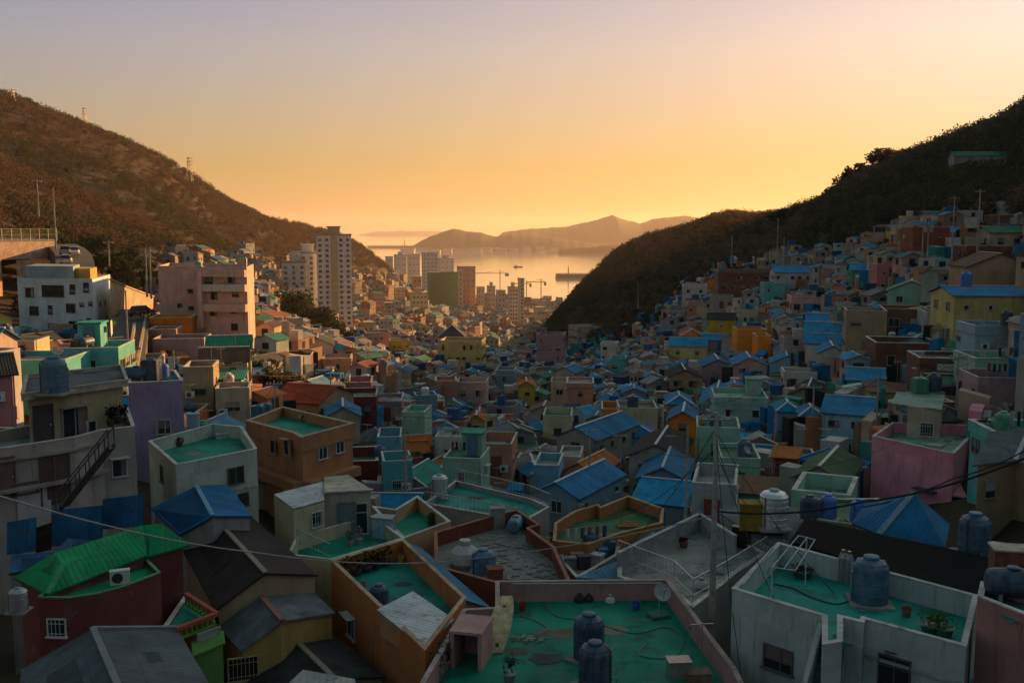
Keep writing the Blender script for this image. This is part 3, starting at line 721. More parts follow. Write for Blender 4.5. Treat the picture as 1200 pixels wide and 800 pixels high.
    if wins:
        st = storeys or max(1, int(round((he-.3)/2.6))); fh = he/st
        fc = wincol or rs.choice([(.5,.5,.48), (.42,.42,.4), (.2,.16,.12), (.1,.1,.1), (.35,.3,.22)])
        doorf = rs.choice([0, 2])
        for s in range(st):
            zc = s*fh + fh*.55
            for face, (L, dist, rz) in enumerate(((w, d/2, 0), (d, w/2, math.pi/2), (d, w/2, -math.pi/2))):
                n = max(1, int((L-.5)/rs.choice([1.7, 2.1, 2.6]))) if L > 2.2 else 1
                wd = rs.choice([.6, .8, .9, 1.2, 1.4]) if L/n > 1.9 else rs.choice([.6, .8]); hh = rs.choice([.5, .8, .9, 1.1])
                for i in range(n):
                    if rs.random() < .22: continue
                    t = -L/2 + (i+.5)*L/n + rs.uniform(-.15, .15)
                    p = Vector((t, -dist-.004, zc)); p.rotate(Matrix.Rotation(rz, 3, 'Z'))
                    if s == 0 and face == doorf and i == 0 and abs(zb-z0) < .6 or (face == 0 and i == n//2 and s == st-1 and rs.random() < .2):
                        p.z = max(.05, s*fh+.05); add_door(r, p, rz, .9, 2.0, rs.choice([(.2,.12,.08), (.35,.36,.36), (.06,.14,.2), (.22,.05,.04)]), near)
                    else: add_window(r, p, rz, wd, min(hh, fh*.5), near, fc)
        if near and extra:
            if rs.random() < .45: add_ac(r, (rs.choice([-1,1])*w*.28, -d/2-.02, max(.3, he-rs.uniform(1.4, 2.2))), 0)
            if st > 1 and rs.random() < .6:
                m = MB(); m.box(-w/2-.06, w/2+.06, -d/2-rs.choice([.12, .5]), -d/2-.003, fh-.08, fh+.06); part('ledge', m, CONC, r, vary(wc, .2))
            m = MB(); sx_ = rs.choice([-1, 1])*(w/2-.15); m.tube((sx_, -d/2-.06, .1), (sx_, -d/2-.06, he-.2), .045); part('drain_pipe', m, STEEL, r, (.4,.4,.4))
            if rs.random() < .4:
                m = MB(); hx, hy = rs.uniform(-.3,.3)*w, d*.3; zt = ztop-zb+(.3 if roof == 'flat' else 1.0); b0 = he-.1 if roof == 'flat' else H
                m.tube((hx, hy, b0), (hx, hy, b0+2.6), .02); m.bar((hx-.5, hy, b0+2.5), (hx+.5, hy, b0+2.5), .02)
                for q_ in range(-3, 4): m.bar((hx+q_*.14, hy-.25, b0+2.5), (hx+q_*.14, hy+.25, b0+2.5), .015)
                part('aerial', m, STEEL, r, (.4,.4,.4))
    return r
# ---------------------------------------------------------------- water tanks, poles, plants and other small things
def _tank_proto(kind, color):
    r = thing('water_tank', None, 'water tank', (0,0,0), 0, 'water tanks on the rooftops', False)
    b = MB(); l = MB(); rib = MB()
    if kind == 'round':      # unit radius .62, height 1.75
        b.lathe((0,0,0), [(.6,0),(.62,.05),(.62,.4),(.635,.43),(.62,.46),(.62,.85),(.635,.88),(.62,.91),(.62,1.3),(.6,1.4),(.5,1.55),(.28,1.66)], 24)
        l.lathe((0,0,0), [(.27,1.63),(.28,1.7),(.26,1.76),(.12,1.79)], 18)
        for a in range(6): l2 = R(a*60+20); b.lathe((.47*math.cos(l2), .47*math.sin(l2), 1.5), [(.07,-.04),(.07,.06),(.0,.07)], 8)
    elif kind == 'square':
        b.box(-.55,.55,-.55,.55,0,1.3); 
        for k in range(4): b.box(-.58,.58,-.58,.58,.1+k*.32,.16+k*.32)
        b.box(-.5,.5,-.5,.5,1.3,1.36); l.lathe((0,0,1.36), [(.24,0),(.25,.07),(.1,.1)], 14)
    elif kind == 'lying':
        b = MB()
        for k in range(20):
            pass
        n = 18; prof = [(.0,-1.0),(.35,-.97),(.5,-.88),(.55,-.7),(.57,-.35),(.55,-.33),(.57,-.3),(.57,.3),(.55,.33),(.57,.36),(.55,.7),(.5,.88),(.35,.97),(0,1.0)]
        rings = [[(x, rr*math.cos(k*2*math.pi/n), .6+rr*math.sin(k*2*math.pi/n)) for k in range(n)] for rr, x in prof]
        for A, B in zip(rings, rings[1:]):
            for k in range(n): b.poly([A[k], B[k], B[(k+1)%n], A[(k+1)%n]], 0, smooth=True)
        l.lathe((0,0,1.14), [(.24,-.02),(.25,.08),(.1,.12)], 14)
        for s in (-.55, .55): rib.box(s-.06, s+.06, -.5, .5, 0, .25)
    elif kind == 'steel':
        b.lathe((0,0,0), [(.62,0),(.62,1.5),(.64,1.52),(.5,1.68),(.2,1.78)], 24)
        for k in range(5): b.lathe((0,0,.25+k*.27), [(.62,0),(.635,.02),(.62,.04)], 24)
        l.lathe((0,0,1.75), [(.22,0),(.23,.08),(.1,.11)], 14)
    part('tank_body', b, STEEL if kind == 'steel' else PLASTIC, r, color); part('lid', l, PLASTIC, r, tuple(c*1.25 for c in color) if kind != 'steel' else (.1,.35,.5))
    if rib.v: part('cradle', rib, CONC, r, (.35,.33,.3))
    if kind in ('round', 'steel'): q = MB(); q.box(-.72,.72,-.72,.72,-.02,.09); part('stand', q, CONC, r, (.3,.29,.27)); q = MB(); q.box(-.05,.05,-.72,-.6,.16,.28); q.tube((0,-.66,.22),(0,-.95,.22),.025); q.tube((0,-.95,.22),(0,-.95,.02),.025); part('valve', q, STEEL, r, (.3,.25,.15)); q = MB(); q.tube((-.5,-.4,0),(-.5,-.4,1.5),.02); q.tube((-.5,-.4,1.5),(-.2,-.2,1.72),.02); part('hose', q, RUBBER, r, (.05,.05,.05))
    p = MB(); p.tube((.66,.1,0), (.66,.1,1.2), .03); p.tube((.66,.1,1.2), (.45,.1,1.2), .03); part('pipe', p, STEEL, r, (.35,.35,.35))
    return r
TANKC = {'blue': (.035,.13,.22), 'navy': (.022,.06,.12), 'bright blue': (.02,.15,.5), 'grey': (.5,.5,.52), 'green': (.02,.28,.16), 'yellow': (.55,.38,.06), 'pale': (.6,.6,.5)}
_tp = {}
def tank(p, kind, col, label, scale=1.0, rz=0, sh=1.0):
    k = (kind, col)
    if k not in _tp: _tp[k] = o = _tank_proto(kind, TANKC[col])
    else: o = copy_tree(_tp[k])
    for c in o.children:
        if c.name.startswith('tank_body'): k_ = random.uniform(.75, 1.5); g_ = random.uniform(0, .25); b_ = TANKC[col]; c.color = (*[x*k_*(1-g_)+.2*g_ for x in b_], 1)
    o.location = p; o.scale = (scale, scale, scale*sh*random.uniform(.93, 1.08)); o.rotation_euler = (0, 0, rz); o['label'] = label; o['category'] = 'water tank'; return o
def pole(px, py_top, py_base, d, label, arms=1, r=.16, transformer=False, group='utility poles', lean=0, name='utility_pole', cat='utility pole', c=(.36,.34,.31), zb=None):
    t = atd(px, py_top, d); b = atd(px, py_base, d)
    if zb is not None: b.z = zb
    o = thing(name, label, cat, (t.x, t.y, b.z), 0, group)
    m = MB(); m.tube((t.x, t.y, b.z), (t.x+lean, t.y, t.z), r, r*.62, 10); part('post', m, CONC, o, c)
    for k in range(arms):
        a = MB(); z = t.z-.35-k*.75; a.bar((t.x-.8, t.y, z), (t.x+.8, t.y, z), .09); ar = part('crossarm', a, STEEL, o, (.3,.3,.3))
        i = MB()
        for s in (-.7, -.35, .35, .7): i.lathe((t.x+s, t.y, z+.05), [(.04,0),(.06,.06),(.04,.1),(.06,.14),(.02,.18)], 8)
        part('insulators', i, TRIM, ar, (.4,.38,.35))
    if transformer:
        for s in (-.45, .45):
            a = MB(); a.lathe((t.x+s, t.y-.15, t.z-3.2), [(.3,0),(.3,.9),(.2,1.0)], 14); part('transformer', a, STEEL, o, (.3,.32,.33))
    NEAR_POLES.append(((px, py_top), o)); return o
NEAR_POLES = []
def cable(pts, sag, r, label, c=(.02,.02,.02), group='cables'):
    P = []
    for a, b in zip(pts, pts[1:]):
        a, b = Vector(a), Vector(b)
        for k in range(17):
            t = k/16; p = a.lerp(b, t); p.z -= sag*4*t*(1-t); P.append(p)
    m = MB(); m.path(P, r, 5); o = part('cable', m, RUBBER, None, c); return tag(o, label, 'cable', group)
def leafy(root, name, c, rad, h, n, size, col, parent=None):
    m = MB()
    t, cc = crowns(np.array([c]), np.array([h]), np.array([rad]), n, size, np.array([col]), .35, .0)
    o = mass(name, t - np.array(root['_o'] if '_o' in root else (0,0,0)), cc, LEAF, None); o.parent = root; return o
def tree(p, h, r, label, col, n=500, size=.35, group=None, cat='tree', trunkc=(.05,.035,.025), low=.25, name='tree', pine=False):
    o = thing(name, label, cat, p, 0, group); x, y, z = p
    m = MB(); m.tube((x, y, z-.5), (x+.1, y, z+h*.55), h*.022+.05, h*.012+.02, 7)
    for k in range(6):
        a = random.uniform(0, 6.28); zz = z+h*random.uniform(.25, .5); m.tube((x, y, zz), (x+math.cos(a)*r*.6, y+math.sin(a)*r*.6, zz+h*random.uniform(.12, .3)), h*.008+.02, .015, 5)
    part('trunk', m, WOOD, o, trunkc)
    K = 5 if not pine else 6; bs, hs, rr = [], [], []
    for k in range(K):
        a = random.uniform(0, 6.28); q = random.uniform(.2, .6)*r
        bs.append((x+math.cos(a)*q, y+math.sin(a)*q, z+h*(low+.45*random.random()))); hs.append(h*random.uniform(.25, .42)); rr.append(r*random.uniform(.4, .65))
    t, cc = crowns(np.array(bs), np.array(hs), np.array(rr), n//K, size, np.array([col]*K), .4, 0)
    c = mass('crown', t-np.array(p), cc, LEAF, None); c.parent = o
    return o
# ================================================================ the roofs at the viewer's feet
G1 = (.012, .24, .16)     # green roof paint
# pink parapet terrace with the two tanks
pt, ptl = px_flat('pink parapet roof terrace with bright green floor and two tall blue tanks', 'pink terrace with two tanks',
    [(493,800),(543,714),(581,712),(581,681),(783,679),(862,783),(900,860),(470,860)], -16.7, .95, (.46,.25,.23), G1, coping=(.42,.3,.28))
zt = pt['ztop']-.95
m = MB(); c = atz(660, 742, zt)   # bare screed patch
m.poly([(c.x+math.cos(a)*r_*1.5, c.y+math.sin(a)*r_*.55, zt+.008) for a, r_ in [(k*.4, .9+.25*math.sin(k*2.3)) for k in range(16)]][:16])
part('worn_patch', m, CONC, pt, (.17,.13,.09))
def on(px, py, z): return atz(px, py, z)
tank(on(690,772,zt), 'round', 'navy', 'farther of the two tall dark blue tanks on the pink terrace', 1.03, 1, 1.06)
tank(on(697,806,zt), 'round', 'navy', 'nearer of the two tall dark blue tanks on the pink terrace', 1.03, 2, 1.06)
def slab_box(name, label, cat, p, w, d, h, c, m=PAINT, rz=0, group=None, top=None):
    o = thing(name, label, cat, p, rz, group, False); b = MB(); b.box(-w/2, w/2, -d/2, d/2, 0, h); part('body', b, m, o, c)
    t = MB(); t.box(-w/2-.05, w/2+.05, -d/2-.05, d/2+.05, h, h+.07); part('lid', t, m, o, top or vary(c, .2)); return o
o = thing('stair_head', 'open pink box over stairs on the green terrace corner', 'stair head', on(552,776,zt), R(-14), None, False)
b = MB(); b.box(-.65,-.5,-.75,1.0,0,1.5); b.box(.5,.65,-.75,1.0,0,1.5); b.box(-.5,.5,.85,1.0,0,1.5); part('wall', b, PAINT, o, (.5,.27,.25))
b = MB(); b.box(-.68,.68,-.8,1.05,1.5,1.62); part('roof', b, PAINT, o, (.52,.3,.28))
o = thing('plank', 'long pale wooden plank leaning on the pink terrace wall', 'plank', on(581,766,zt), 0)
b = MB(); p0, p1 = on(581,766,zt), on(596,752,zt); p1 = atd(594, 699, p0.y+2.3)
n_ = 14
L_ = [(p0.lerp(p1, k/n_)+Vector((-(.16+.30*math.sin(math.pi*min(1, (k+.9)/(n_+1.4)))**.6), 0, .05+.18*math.sin(k/n_*3.1))), p0.lerp(p1, k/n_)+Vector(((.16+.30*math.sin(math.pi*min(1, (k+.9)/(n_+1.4)))**.6), 0, .05+.18*math.sin(k/n_*3.1)))) for k in range(n_+1)]
for (l0, r0), (l1, r1) in zip(L_, L_[1:]): b.poly([l0, r0, r1, l1]); dz = Vector((0,.04,-.06)); b.poly([l1+dz, r1+dz, r0+dz, l0+dz]); b.poly([r0, r0+dz, r1+dz, r1]); b.poly([l0+dz, l0, l1, l1+dz])
part('board', b, WOOD, o, (.58,.46,.27))
for k in range(3):
    b = MB(); q = p0.lerp(p1, .12+.33*k); b.obox(q+Vector((0,-.05,.12)), (.07,0,0), (0,.04,.02), (0,.0,.05)); part('batten', b, WOOD, o, (.12,.08,.05))
def dish(p, label, r=.42, az=0, parent_h=.9, col=(.42,.42,.42), stand=True):
    o = thing('satellite_dish', label, 'satellite dish', p, az, 'satellite dishes', False); m = MB()
    if stand: m.box(-.45,.45,-.35,.35,0,.14); part('foot', m, CONC, o, (.05,.16,.1)); m = MB()
    m.tube((0,0,0), (0,0,parent_h), .03); part('mast', m, STEEL, o, (.45,.45,.45))
    m = MB(); n = 18; ctr = Vector((0,-.12,parent_h)); ax = Vector((0,-.82,.57)); e1 = Vector((1,0,0)); e2 = ax.cross(e1)
    rings = [[ctr + ax*(.22*(k/4)**2*r/.42) + (e1*math.cos(a*2*math.pi/n)+e2*math.sin(a*2*math.pi/n))*r*k/4 for a in range(n)] for k in range(1, 5)]
    m.poly(rings[0]); 
    for A, B in zip(rings, rings[1:]):
        for k in range(n): m.poly([A[k], A[(k+1)%n], B[(k+1)%n], B[k]], smooth=True)
    part('reflector', m, TRIM, o, col)
    m = MB(); m.tube(ctr-e2*r*.9, ctr+ax*.5, .014); m.lathe(ctr+ax*.5, [(.05,-.04),(.05,.05)], 8); part('feed_arm', m, STEEL, o, (.3,.3,.3)); return o
dish(on(772,722,zt), 'satellite dish on green foot on the pink terrace floor', .42, R(20), 1.15)
o = thing('drying_rail', 'T-shaped metal drying post by the pink terrace right wall', 'drying post', on(822,772,zt), R(8), None, False)
m = MB(); m.tube((0,0,0), (0,0,1.55), .03); part('post', m, STEEL, o, (.4,.4,.4)); m = MB(); m.bar((-.5,0,1.5), (.5,0,1.5), .05); part('crossbar', m, STEEL, o, (.4,.4,.4))
slab_box('air_cooler_box', 'rusty white metal box standing on the pink terrace floor', 'box', on(795,792,zt), .85, .6, .65, (.42,.36,.33), STEEL, R(5))
slab_box('wooden_crate', 'brown rusted low crate beside the white metal box on green terrace', 'crate', on(818,797,zt), .9, .6, .35, (.27,.17,.12), WOOD, R(5))
def cone_bag(p, label, c, s=.35):
    o = thing('sack', label, 'sack', p, random.uniform(0, 6), None, False); m = MB()
    m.lathe((0,0,0), [(s*.8,0),(s,s*.3),(s*.85,s*.9),(s*.3,s*1.35),(s*.35,s*1.6),(.02,s*1.62)], 12); part('bag', m, CLOTH, o, c)
    m = MB(); m.lathe((0,0,s*1.25), [(s*.34,0),(s*.36,.04),(s*.34,.08)], 10); part('tie', m, RUBBER, o, (.05,.05,.05)); return o
cone_bag(on(715,706,zt), 'small white sack by the back wall of the pink terrace', (.6,.58,.55), .25)
cone_bag(on(679,705,zt), 'dark sack left of the white sack on the pink terrace', (.05,.05,.055), .26)
cone_bag(on(690,704,zt), 'dark sack right beside another by the pink terrace back wall', (.06,.05,.05), .24)
def pot_plant(p, label, h=.6, c=(.05,.09,.03), pc=(.09,.06,.05), w=.28, group='potted plants on roofs'):
    o = thing('potted_plant', label, 'potted plant', p, 0, group); q = Vector(p); m = MB(); m.lathe(q, [(w*.7,0),(w,.32),(w*1.05,.33),(w*.9,.34)], 12); part('pot', m, PLASTIC, o, pc)
    leafy(o, 'foliage', (q.x, q.y, q.z+.28), w*1.2, h, 70, .09, c); return o
for k, (a, b) in enumerate([(617,752),(628,757),(642,757)]): pass
# debris heap on the terrace
o = thing('rubbish_heap', 'small heap of shells and stones on the green terrace', 'heap', on(620,749,zt)); m = MB()
for k in range(40):
    q = on(620,749,zt)+Vector((random.gauss(0,.38), random.gauss(0,.2), .03)); s_ = random.uniform(.04,.1); m.obox(q, (s_,.01,.01), (0,s_*.7,0), (0,.01,s_*.5))
part('pile', m, CONC, o, (.3,.28,.25)); o['kind'] = 'stuff'
for k, (a, b, n) in enumerate([(512,796,'leafy potted plant in the near left corner of pink terrace'),(520,784,'leafy potted plant second along the pink terrace left wall'),(528,774,'tall leafy potted plant by the pink stair head'),(597,798,'dark potted plant at the terrace front edge')]):
    pot_plant(on(a,b,zt), n, .9, (.06,.08,.06), (.2,.19,.17), .26)

# orange terrace house
ot, otl = px_flat('orange walled house with green roof terrace and pale panel shed roof', 'orange terrace house', [(388,657),(473,632),(546,700),(498,762)], -17.1, 1.0, (.52,.19,.06), (.012,.22,.18), coping=(.5,.33,.22))
zo = -18.1
V = [atz(441,714,-16.9), atz(484,692,-16.9), atz(532,725,-17.2), atz(498,758,-17.2)]
roof_part(ot, [V], METAL, (.62,.62,.64), name='shed_roof')
w = MB(); l = inset_loop(V, .12)
for i in range(4): w.poly([(l[i].x,l[i].y,-18.1),(l[(i+1)%4].x,l[(i+1)%4].y,-18.1),(l[(i+1)%4].x,l[(i+1)%4].y,l[(i+1)%4].z-.1),(l[i].x,l[i].y,l[i].z-.1)])
part('shed_wall', w, PAINT, ot, (.5,.25,.12))
for k, (a, b) in enumerate([(405,668),(418,664),(430,660),(441,656),(452,652)]):
    pot_plant(on(a,b+10,zo), ['dark shrub in pot, first along orange terrace back wall','dark shrub in pot, second along orange terrace back wall','middle potted shrub of five along orange terrace back wall','fourth potted shrub along orange terrace back wall','last potted shrub along orange terrace back wall by corner'][k], .9, (.03,.035,.02), (.06,.05,.045), .3)
tank(on(444,712,zo), 'round', 'navy', 'dark tank beside pale panel roof on the orange terrace', .72)
edge_win(ot, otl[0], otl[3], 412, 735, 1.0, 1.0)

# cream house with white rooftop and glazed hut
cr, crl = px_flat('cream house with green terrace in front of white topped rooms', 'cream glazed hut', [(337,650),(348,628),(437,604),(474,631),(388,656)], -17.3, .75, 'cream', 'green', th=.12)
z0_ = -18.05
A_ = [(321,579,-15.6),(379,564,-15.6),(380,586,-15.6),(344,596,-15.6)]
Va = [atz(*q) for q in A_]; w = MB(); w.prism([(v.x, v.y) for v in Va], -25, -15.7); part('room_wall', w, PAINT, cr, WALLC['cream'])
rf = roof_part(cr, [[v+Vector((0,0,.02)) for v in Va]], METAL, (.62,.62,.64), name='room_roof')
Vb = [atz(380,577,-15.4), atz(380,559,-15.4), atz(408,556,-15.4), atz(437,574,-15.4)]
w = MB(); lb = inset_loop(Vb, .1); w.prism([(v.x, v.y) for v in lb], -18.1, -15.5); part('hut_wall', w, PAINT, cr, (.44,.41,.33))
roof_part(cr, [Vb], METAL, (.55,.46,.38), [(Vb[0], Vb[3])], (.5,.45,.4), name='hut_roof')
a_, b_ = (lb[0], lb[3])
d_ = edge_win(cr, a_, b_, 407, 630, 1.0, 2.1, True, (.14,.18,.2), True)
edge_win(cr, a_, b_, 424, 607, .6, 1.8, True, (.55,.52,.45)); edge_win(cr, Va[3], Va[2], 371, 608, .7, .8, True, (.5,.5,.5))
o = slab_box('cool_box', 'pale blue box on the green terrace beside the cream hut', 'box', on(450,628,z0_), 1.2, .8, 1.15, (.25,.38,.46), PLASTIC, R(-15))
for k, (a, b, n) in enumerate([(410,640,'white flowering potted plant on cream hut terrace'),(421,637,'second white flowering potted plant beside the cream hut door'),(356,634,'dark tall potted shrub by the cream room wall'),(364,633,'potted shrub under the cream room window')]):
    pot_plant(on(a,b,z0_), n, .8, (.25,.24,.2) if k < 2 else (.03,.04,.02), (.3,.28,.25), .22)
def railing(label, pts, h=.95, c=(.4,.4,.4), gap=.35, bars=True, r=.022):
    P = [Vector(p) for p in pts]; o = thing('railing', label, 'railing', P[0], 0, 'roof railings'); m = MB(); b = MB()
    for p, q in zip(P, P[1:]):
        m.bar(p+Vector((0,0,h)), q+Vector((0,0,h)), r*2); m.bar(p+Vector((0,0,.12)), q+Vector((0,0,.12)), r*1.5)
        n = max(1, int((q-p).length/gap))
        for k in range(n): v = p.lerp(q, k/n); b.bar(v, v+Vector((0,0,h)), r*(2 if k == 0 else .9))
    part('rail', m, STEEL, o, c); part('balusters', b, STEEL, o, c); return o
railing('thin grey railing along the front edge of cream hut terrace', [on(348,636,-17.25), on(387,654,-17.25)], .8)
# green terrace with peach walls behind
px_flat('small peach walled terrace with dark green floor behind the orange house', 'peach walled terrace', [(436,593),(463,597),(489,581),(528,611),(473,631),(452,612)], -18.6, .9, 'peach', 'green')
for k,(a,b) in enumerate([(505,615),(511,613)]): pot_plant(on(a,b,-19.5), ['dark plant pot in the peach terrace corner','second dark plant pot in the peach terrace corner'][k], .6)
# blue lean-to roofs between orange house and rubble yard
px_roof('blue sheet lean-to roof running beside the orange terrace', 'blue lean-to', {'a':(474,634,-17.6),'b':(493,641,-18.3),'c':(576,712,-18.6),'d':(543,702,-17.9)}, ['abcd'], 'abcd', (.05,.20,.36), 'grey', over=.1)
# big teal roof and its railings
px_flat('large deep green flat roof with thin railings and small tank', 'large deep green roof', [(497,590),(534,563),(622,584),(644,594),(612,612),(556,600)], -19.8, .35, 'grey', 'teal')
railing('thin grey railing round the large deep green roof', [on(534,562,-19.75), on(622,583,-19.75), on(644,593,-19.75)], .9)
railing('thin railing on the front edge of large deep green roof', [on(498,590,-19.75), on(556,600,-19.75), on(612,611,-19.75)], .9)
tank(on(515,583,-20.1), 'steel', 'grey', 'grey steel tank on the corner of large deep green roof', .95)
px_roof('bright blue low roof under the large deep green roof', None, {'a':(516,601,-20.9),'b':(560,607,-20.9),'c':(600,618,-21.2),'d':(530,618,-21.2)}, ['abcd'], 'abcd', 'bright blue', 'grey', over=.1)
# rubble yard with maroon parapets
px_flat('bare rubble strewn roof yard with maroon parapets', 'maroon rubble yard', [(509,624),(574,605),(606,597),(633,615),(620,619),(650,641),(668,680),(600,688),(510,664)], -18.5, .85, (.20,.055,.035), (.21,.20,.19), coping=(.33,.14,.09))
zr_ = -19.35
tank(on(566,672,zr_), 'round', 'blue', 'wide blue tank in the maroon rubble yard', 1.05, 0, .75); tank(on(604,622,zr_), 'lying', 'blue', 'round blue tank by the far wall of maroon rubble yard', .85, R(80))
cone_bag(on(545,662,zr_), 'large white tarpaulin bundle in the maroon rubble yard', (.52,.47,.46), .95)
slab_box('brick_box', 'small orange red box beside the blue tank in rubble yard', 'box', on(580,682,zr_), .8, .7, .8, (.35,.1,.05), BRICK, R(10))
slab_box('concrete_stub', 'grey concrete stub wall at the maroon yard far edge', 'box', on(583,618,zr_), .9, .6, 1.3, (.3,.29,.27), CONC, R(10))
o = thing('rubble', 'loose rubble over the maroon yard floor', 'rubble', on(600,650,zr_)); m = MB()
for k in range(260):
    q = on(random.uniform(560,650), random.uniform(628,684), zr_); s_ = random.uniform(.04,.16); m.obox(q, (s_,s_*.2,0), (-s_*.2,s_*.7,0), (0,0,s_*.5))
part('stones', m, CONC, o, (.26,.24,.22)); o['kind'] = 'stuff'
# moss green terrace with orange parapet
px_flat('moss green terrace with orange parapet near the middle', 'moss terrace with orange parapet', [(648,634),(650,613),(673,599),(701,591),(704,594),(736,581),(778,596),(776,613),(727,625),(690,638)], -19.2, .75, (.46,.2,.08), 'moss', coping=(.5,.28,.14))
railing('timber rail frame lying on the moss green terrace', [on(728,614,-19.9), on(745,612,-19.9)], .5, (.4,.18,.08))
o = thing('wooden_pallet', 'orange timber pallet on the moss green terrace floor', 'pallet', on(735,617,-19.95)); m = MB(); q = on(735,617,-19.95)
for k in range(5): m.bar(q+Vector((-.7,k*.18-.4,.14)), q+Vector((.7,k*.18-.3,.14)), .1, .03)
part('slats', m, WOOD, o, (.42,.17,.06)); m = MB()
for s in (-.6,0,.6): m.bar(q+Vector((s,-.45,.06)), q+Vector((s,.45,.06)), .08, .1)
part('bearers', m, WOOD, o, (.3,.12,.05))
# cluttered yards below the moss terrace
px_roof('pale blue sheet roof below the moss green terrace', None, {'a':(724,648,-19.0),'b':(765,622,-18.7),'c':(772,628,-18.9),'d':(730,657,-19.3)}, ['abcd'], 'abcd', 'pale blue', 'grey', over=.05)
px_roof('weathered blue sheet roof wedged between yards', None, {'a':(675,676,-18.9),'b':(728,655,-18.6),'c':(726,668,-18.9),'d':(722,680,-19.2)}, ['abcd'], 'abcd', 'pale blue', 'grey', over=.05)
px_flat('cluttered grey yard roof with washing under the moss terrace', 'cluttered grey yard', [(652,640),(728,628),(724,650),(676,678),(662,662)], -20.0, .3, 'grey', 'grey')
zy = -20.3
tank(on(692,648,zy), 'round', 'navy', 'dark blue tank in the cluttered grey yard', .8)
tank(on(713,650,zy), 'square', 'navy', 'square dark tank in the cluttered grey yard', .7)
def washing(p, q, label, cols):
    o = thing('washing_line', label, 'washing line', p); p, q = Vector(p), Vector(q); m = MB(); m.tube(p, p+Vector((0,0,1.8)), .025); m.tube(q, q+Vector((0,0,1.8)), .025); m.tube(p+Vector((0,0,1.75)), q+Vector((0,0,1.75)), .01); part('line', m, STEEL, o, (.4,.4,.4))
    n = len(cols); e = (q-p).normalized()
    for k, c in enumerate(cols):
        a = p.lerp(q, (k+.3)/n)+Vector((0,0,1.75)); wv = (q-p).length/n*.6; h = random.uniform(.5, .95); g = MB(); nx = Vector((-e.y, e.x, 0))
        for i in range(4):
            f0, f1 = i/4, (i+1)/4; u0, u1 = nx*.05*math.sin(i*2), nx*.05*math.sin((i+1)*2)
            g.poly([a+e*wv*f0+u0, a+e*wv*f1+u1, a+e*wv*f1+u1*2-Vector((0,0,h)), a+e*wv*f0+u0*2-Vector((0,0,h))])
        part('cloth', g, CLOTH, o, c)
    return o
washing(on(660,652,zy), on(712,646,zy), 'washing line with pale and orange cloths in cluttered yard', [(.5,.5,.5),(.45,.45,.5),(.1,.1,.12),(.4,.12,.05),(.3,.1,.08),(.08,.1,.2)])
for k in range(6):
    a, b = [(668,664),(676,660),(684,666),(700,660),(706,656),(664,646)][k]
    slab_box('storage_crate', ['grey crate at the left of cluttered yard','brown crate near washing in cluttered yard','dark crate mid cluttered yard','pale crate right of the cluttered yard tank','blue crate in cluttered yard corner','wooden crate by the cluttered yard wall'][k], 'crate', on(a,b,zy), random.uniform(.5,.9), random.uniform(.4,.7), random.uniform(.35,.8), [(.3,.3,.3),(.25,.15,.1),(.06,.06,.07),(.45,.42,.4),(.05,.15,.3),(.3,.18,.08)][k], WOOD, random.uniform(0,1))
# grey concrete yard with white railings
px_flat('grey concrete yard roof with white railings and angled walls', 'grey concrete yard', [(724,648),(820,603),(862,630),(898,648),(862,672),(848,684),(812,712),(790,696),(724,676)], -18.0, .25, 'grey', 'grey', th=.2)
V = [atz(724,648,-17.2), atz(820,602,-17.2), atz(862,628,-17.2)]
o = thing('yard_wall', 'stained grey wall round the back of concrete yard', 'wall', V[0]); m = MB()
for a, b in zip(V, V[1:]): m.bar(a-Vector((0,0,.55)), b-Vector((0,0,.55)), .14, 1.1)
part('wall_panel', m, CONC, o, (.33,.33,.33)); m = MB()
for a, b in zip(V, V[1:]): m.bar(a+Vector((0,0,.03)), b+Vector((0,0,.03)), .22, .06)
part('coping', m, CONC, o, (.45,.45,.45))
railing('white railing along the front of grey concrete yard', [on(724,652,-17.95), on(790,678,-17.95), on(812,700,-17.95), on(848,680,-17.95), on(898,648,-17.95)], .95, (.5,.5,.5), .28)
pot_plant(on(801,640,-18.2), 'dark bucket plant on the grey concrete yard', .3, (.03,.03,.02), (.2,.07,.04), .3)
slab_box('wall_recess_door', 'dark metal cabinet at the grey yard back wall', 'cabinet', on(868,640,-18.2), 1.0, .4, 1.1, (.06,.05,.05), STEEL, R(-40))
cone_bag(on(822,689,-18.2), 'white bag inside the white yard railing', (.5,.5,.5), .35)
# white house with blue green terrace on the right
wh, whl = px_flat('white walled house with blue green roof terrace and large tank', 'white terrace house', [(858,690),(912,636),(1146,698),(1132,758),(1014,726),(1012,730),(987,724),(987,752),(964,756),(964,722)], -14.5, .95, (.50,.56,.54), (.02,.30,.25), coping=(.52,.52,.5))
zw = -15.45
tank(on(1019,706,zw), 'round', 'blue', 'large blue tank on the white house blue green terrace', 1.18, 3, 1.0)
for k,(a,b) in enumerate([(987,681),(994,683)]):
    o = thing('gas_bottle', ['left grey gas bottle by the white terrace wall','right grey gas bottle beside the large blue tank'][k], 'gas bottle', on(a,b,zw), 0, None, False); m = MB(); m.lathe((0,0,0), [(.2,0),(.2,1.1),(.12,1.3),(.06,1.32)], 12); part('cylinder', m, STEEL, o, (.3,.32,.34)); m = MB(); m.lathe((0,0,1.3), [(.09,0),(.09,.15)], 8); part('valve', m, STEEL, o, (.3,.25,.1))
for k,(a,b) in enumerate([(1090,741),(1105,744)]): pot_plant(on(a,b,zw), ['left of two green pot plants on the white terrace','right of two green pot plants on the white terrace'][k], .55, (.10,.16,.03), (.03,.1,.07), .4)
pot_plant(on(940,676,zw), 'green box plant under the drying frame on white terrace', .3, (.03,.06,.03), (.03,.1,.07), .45)
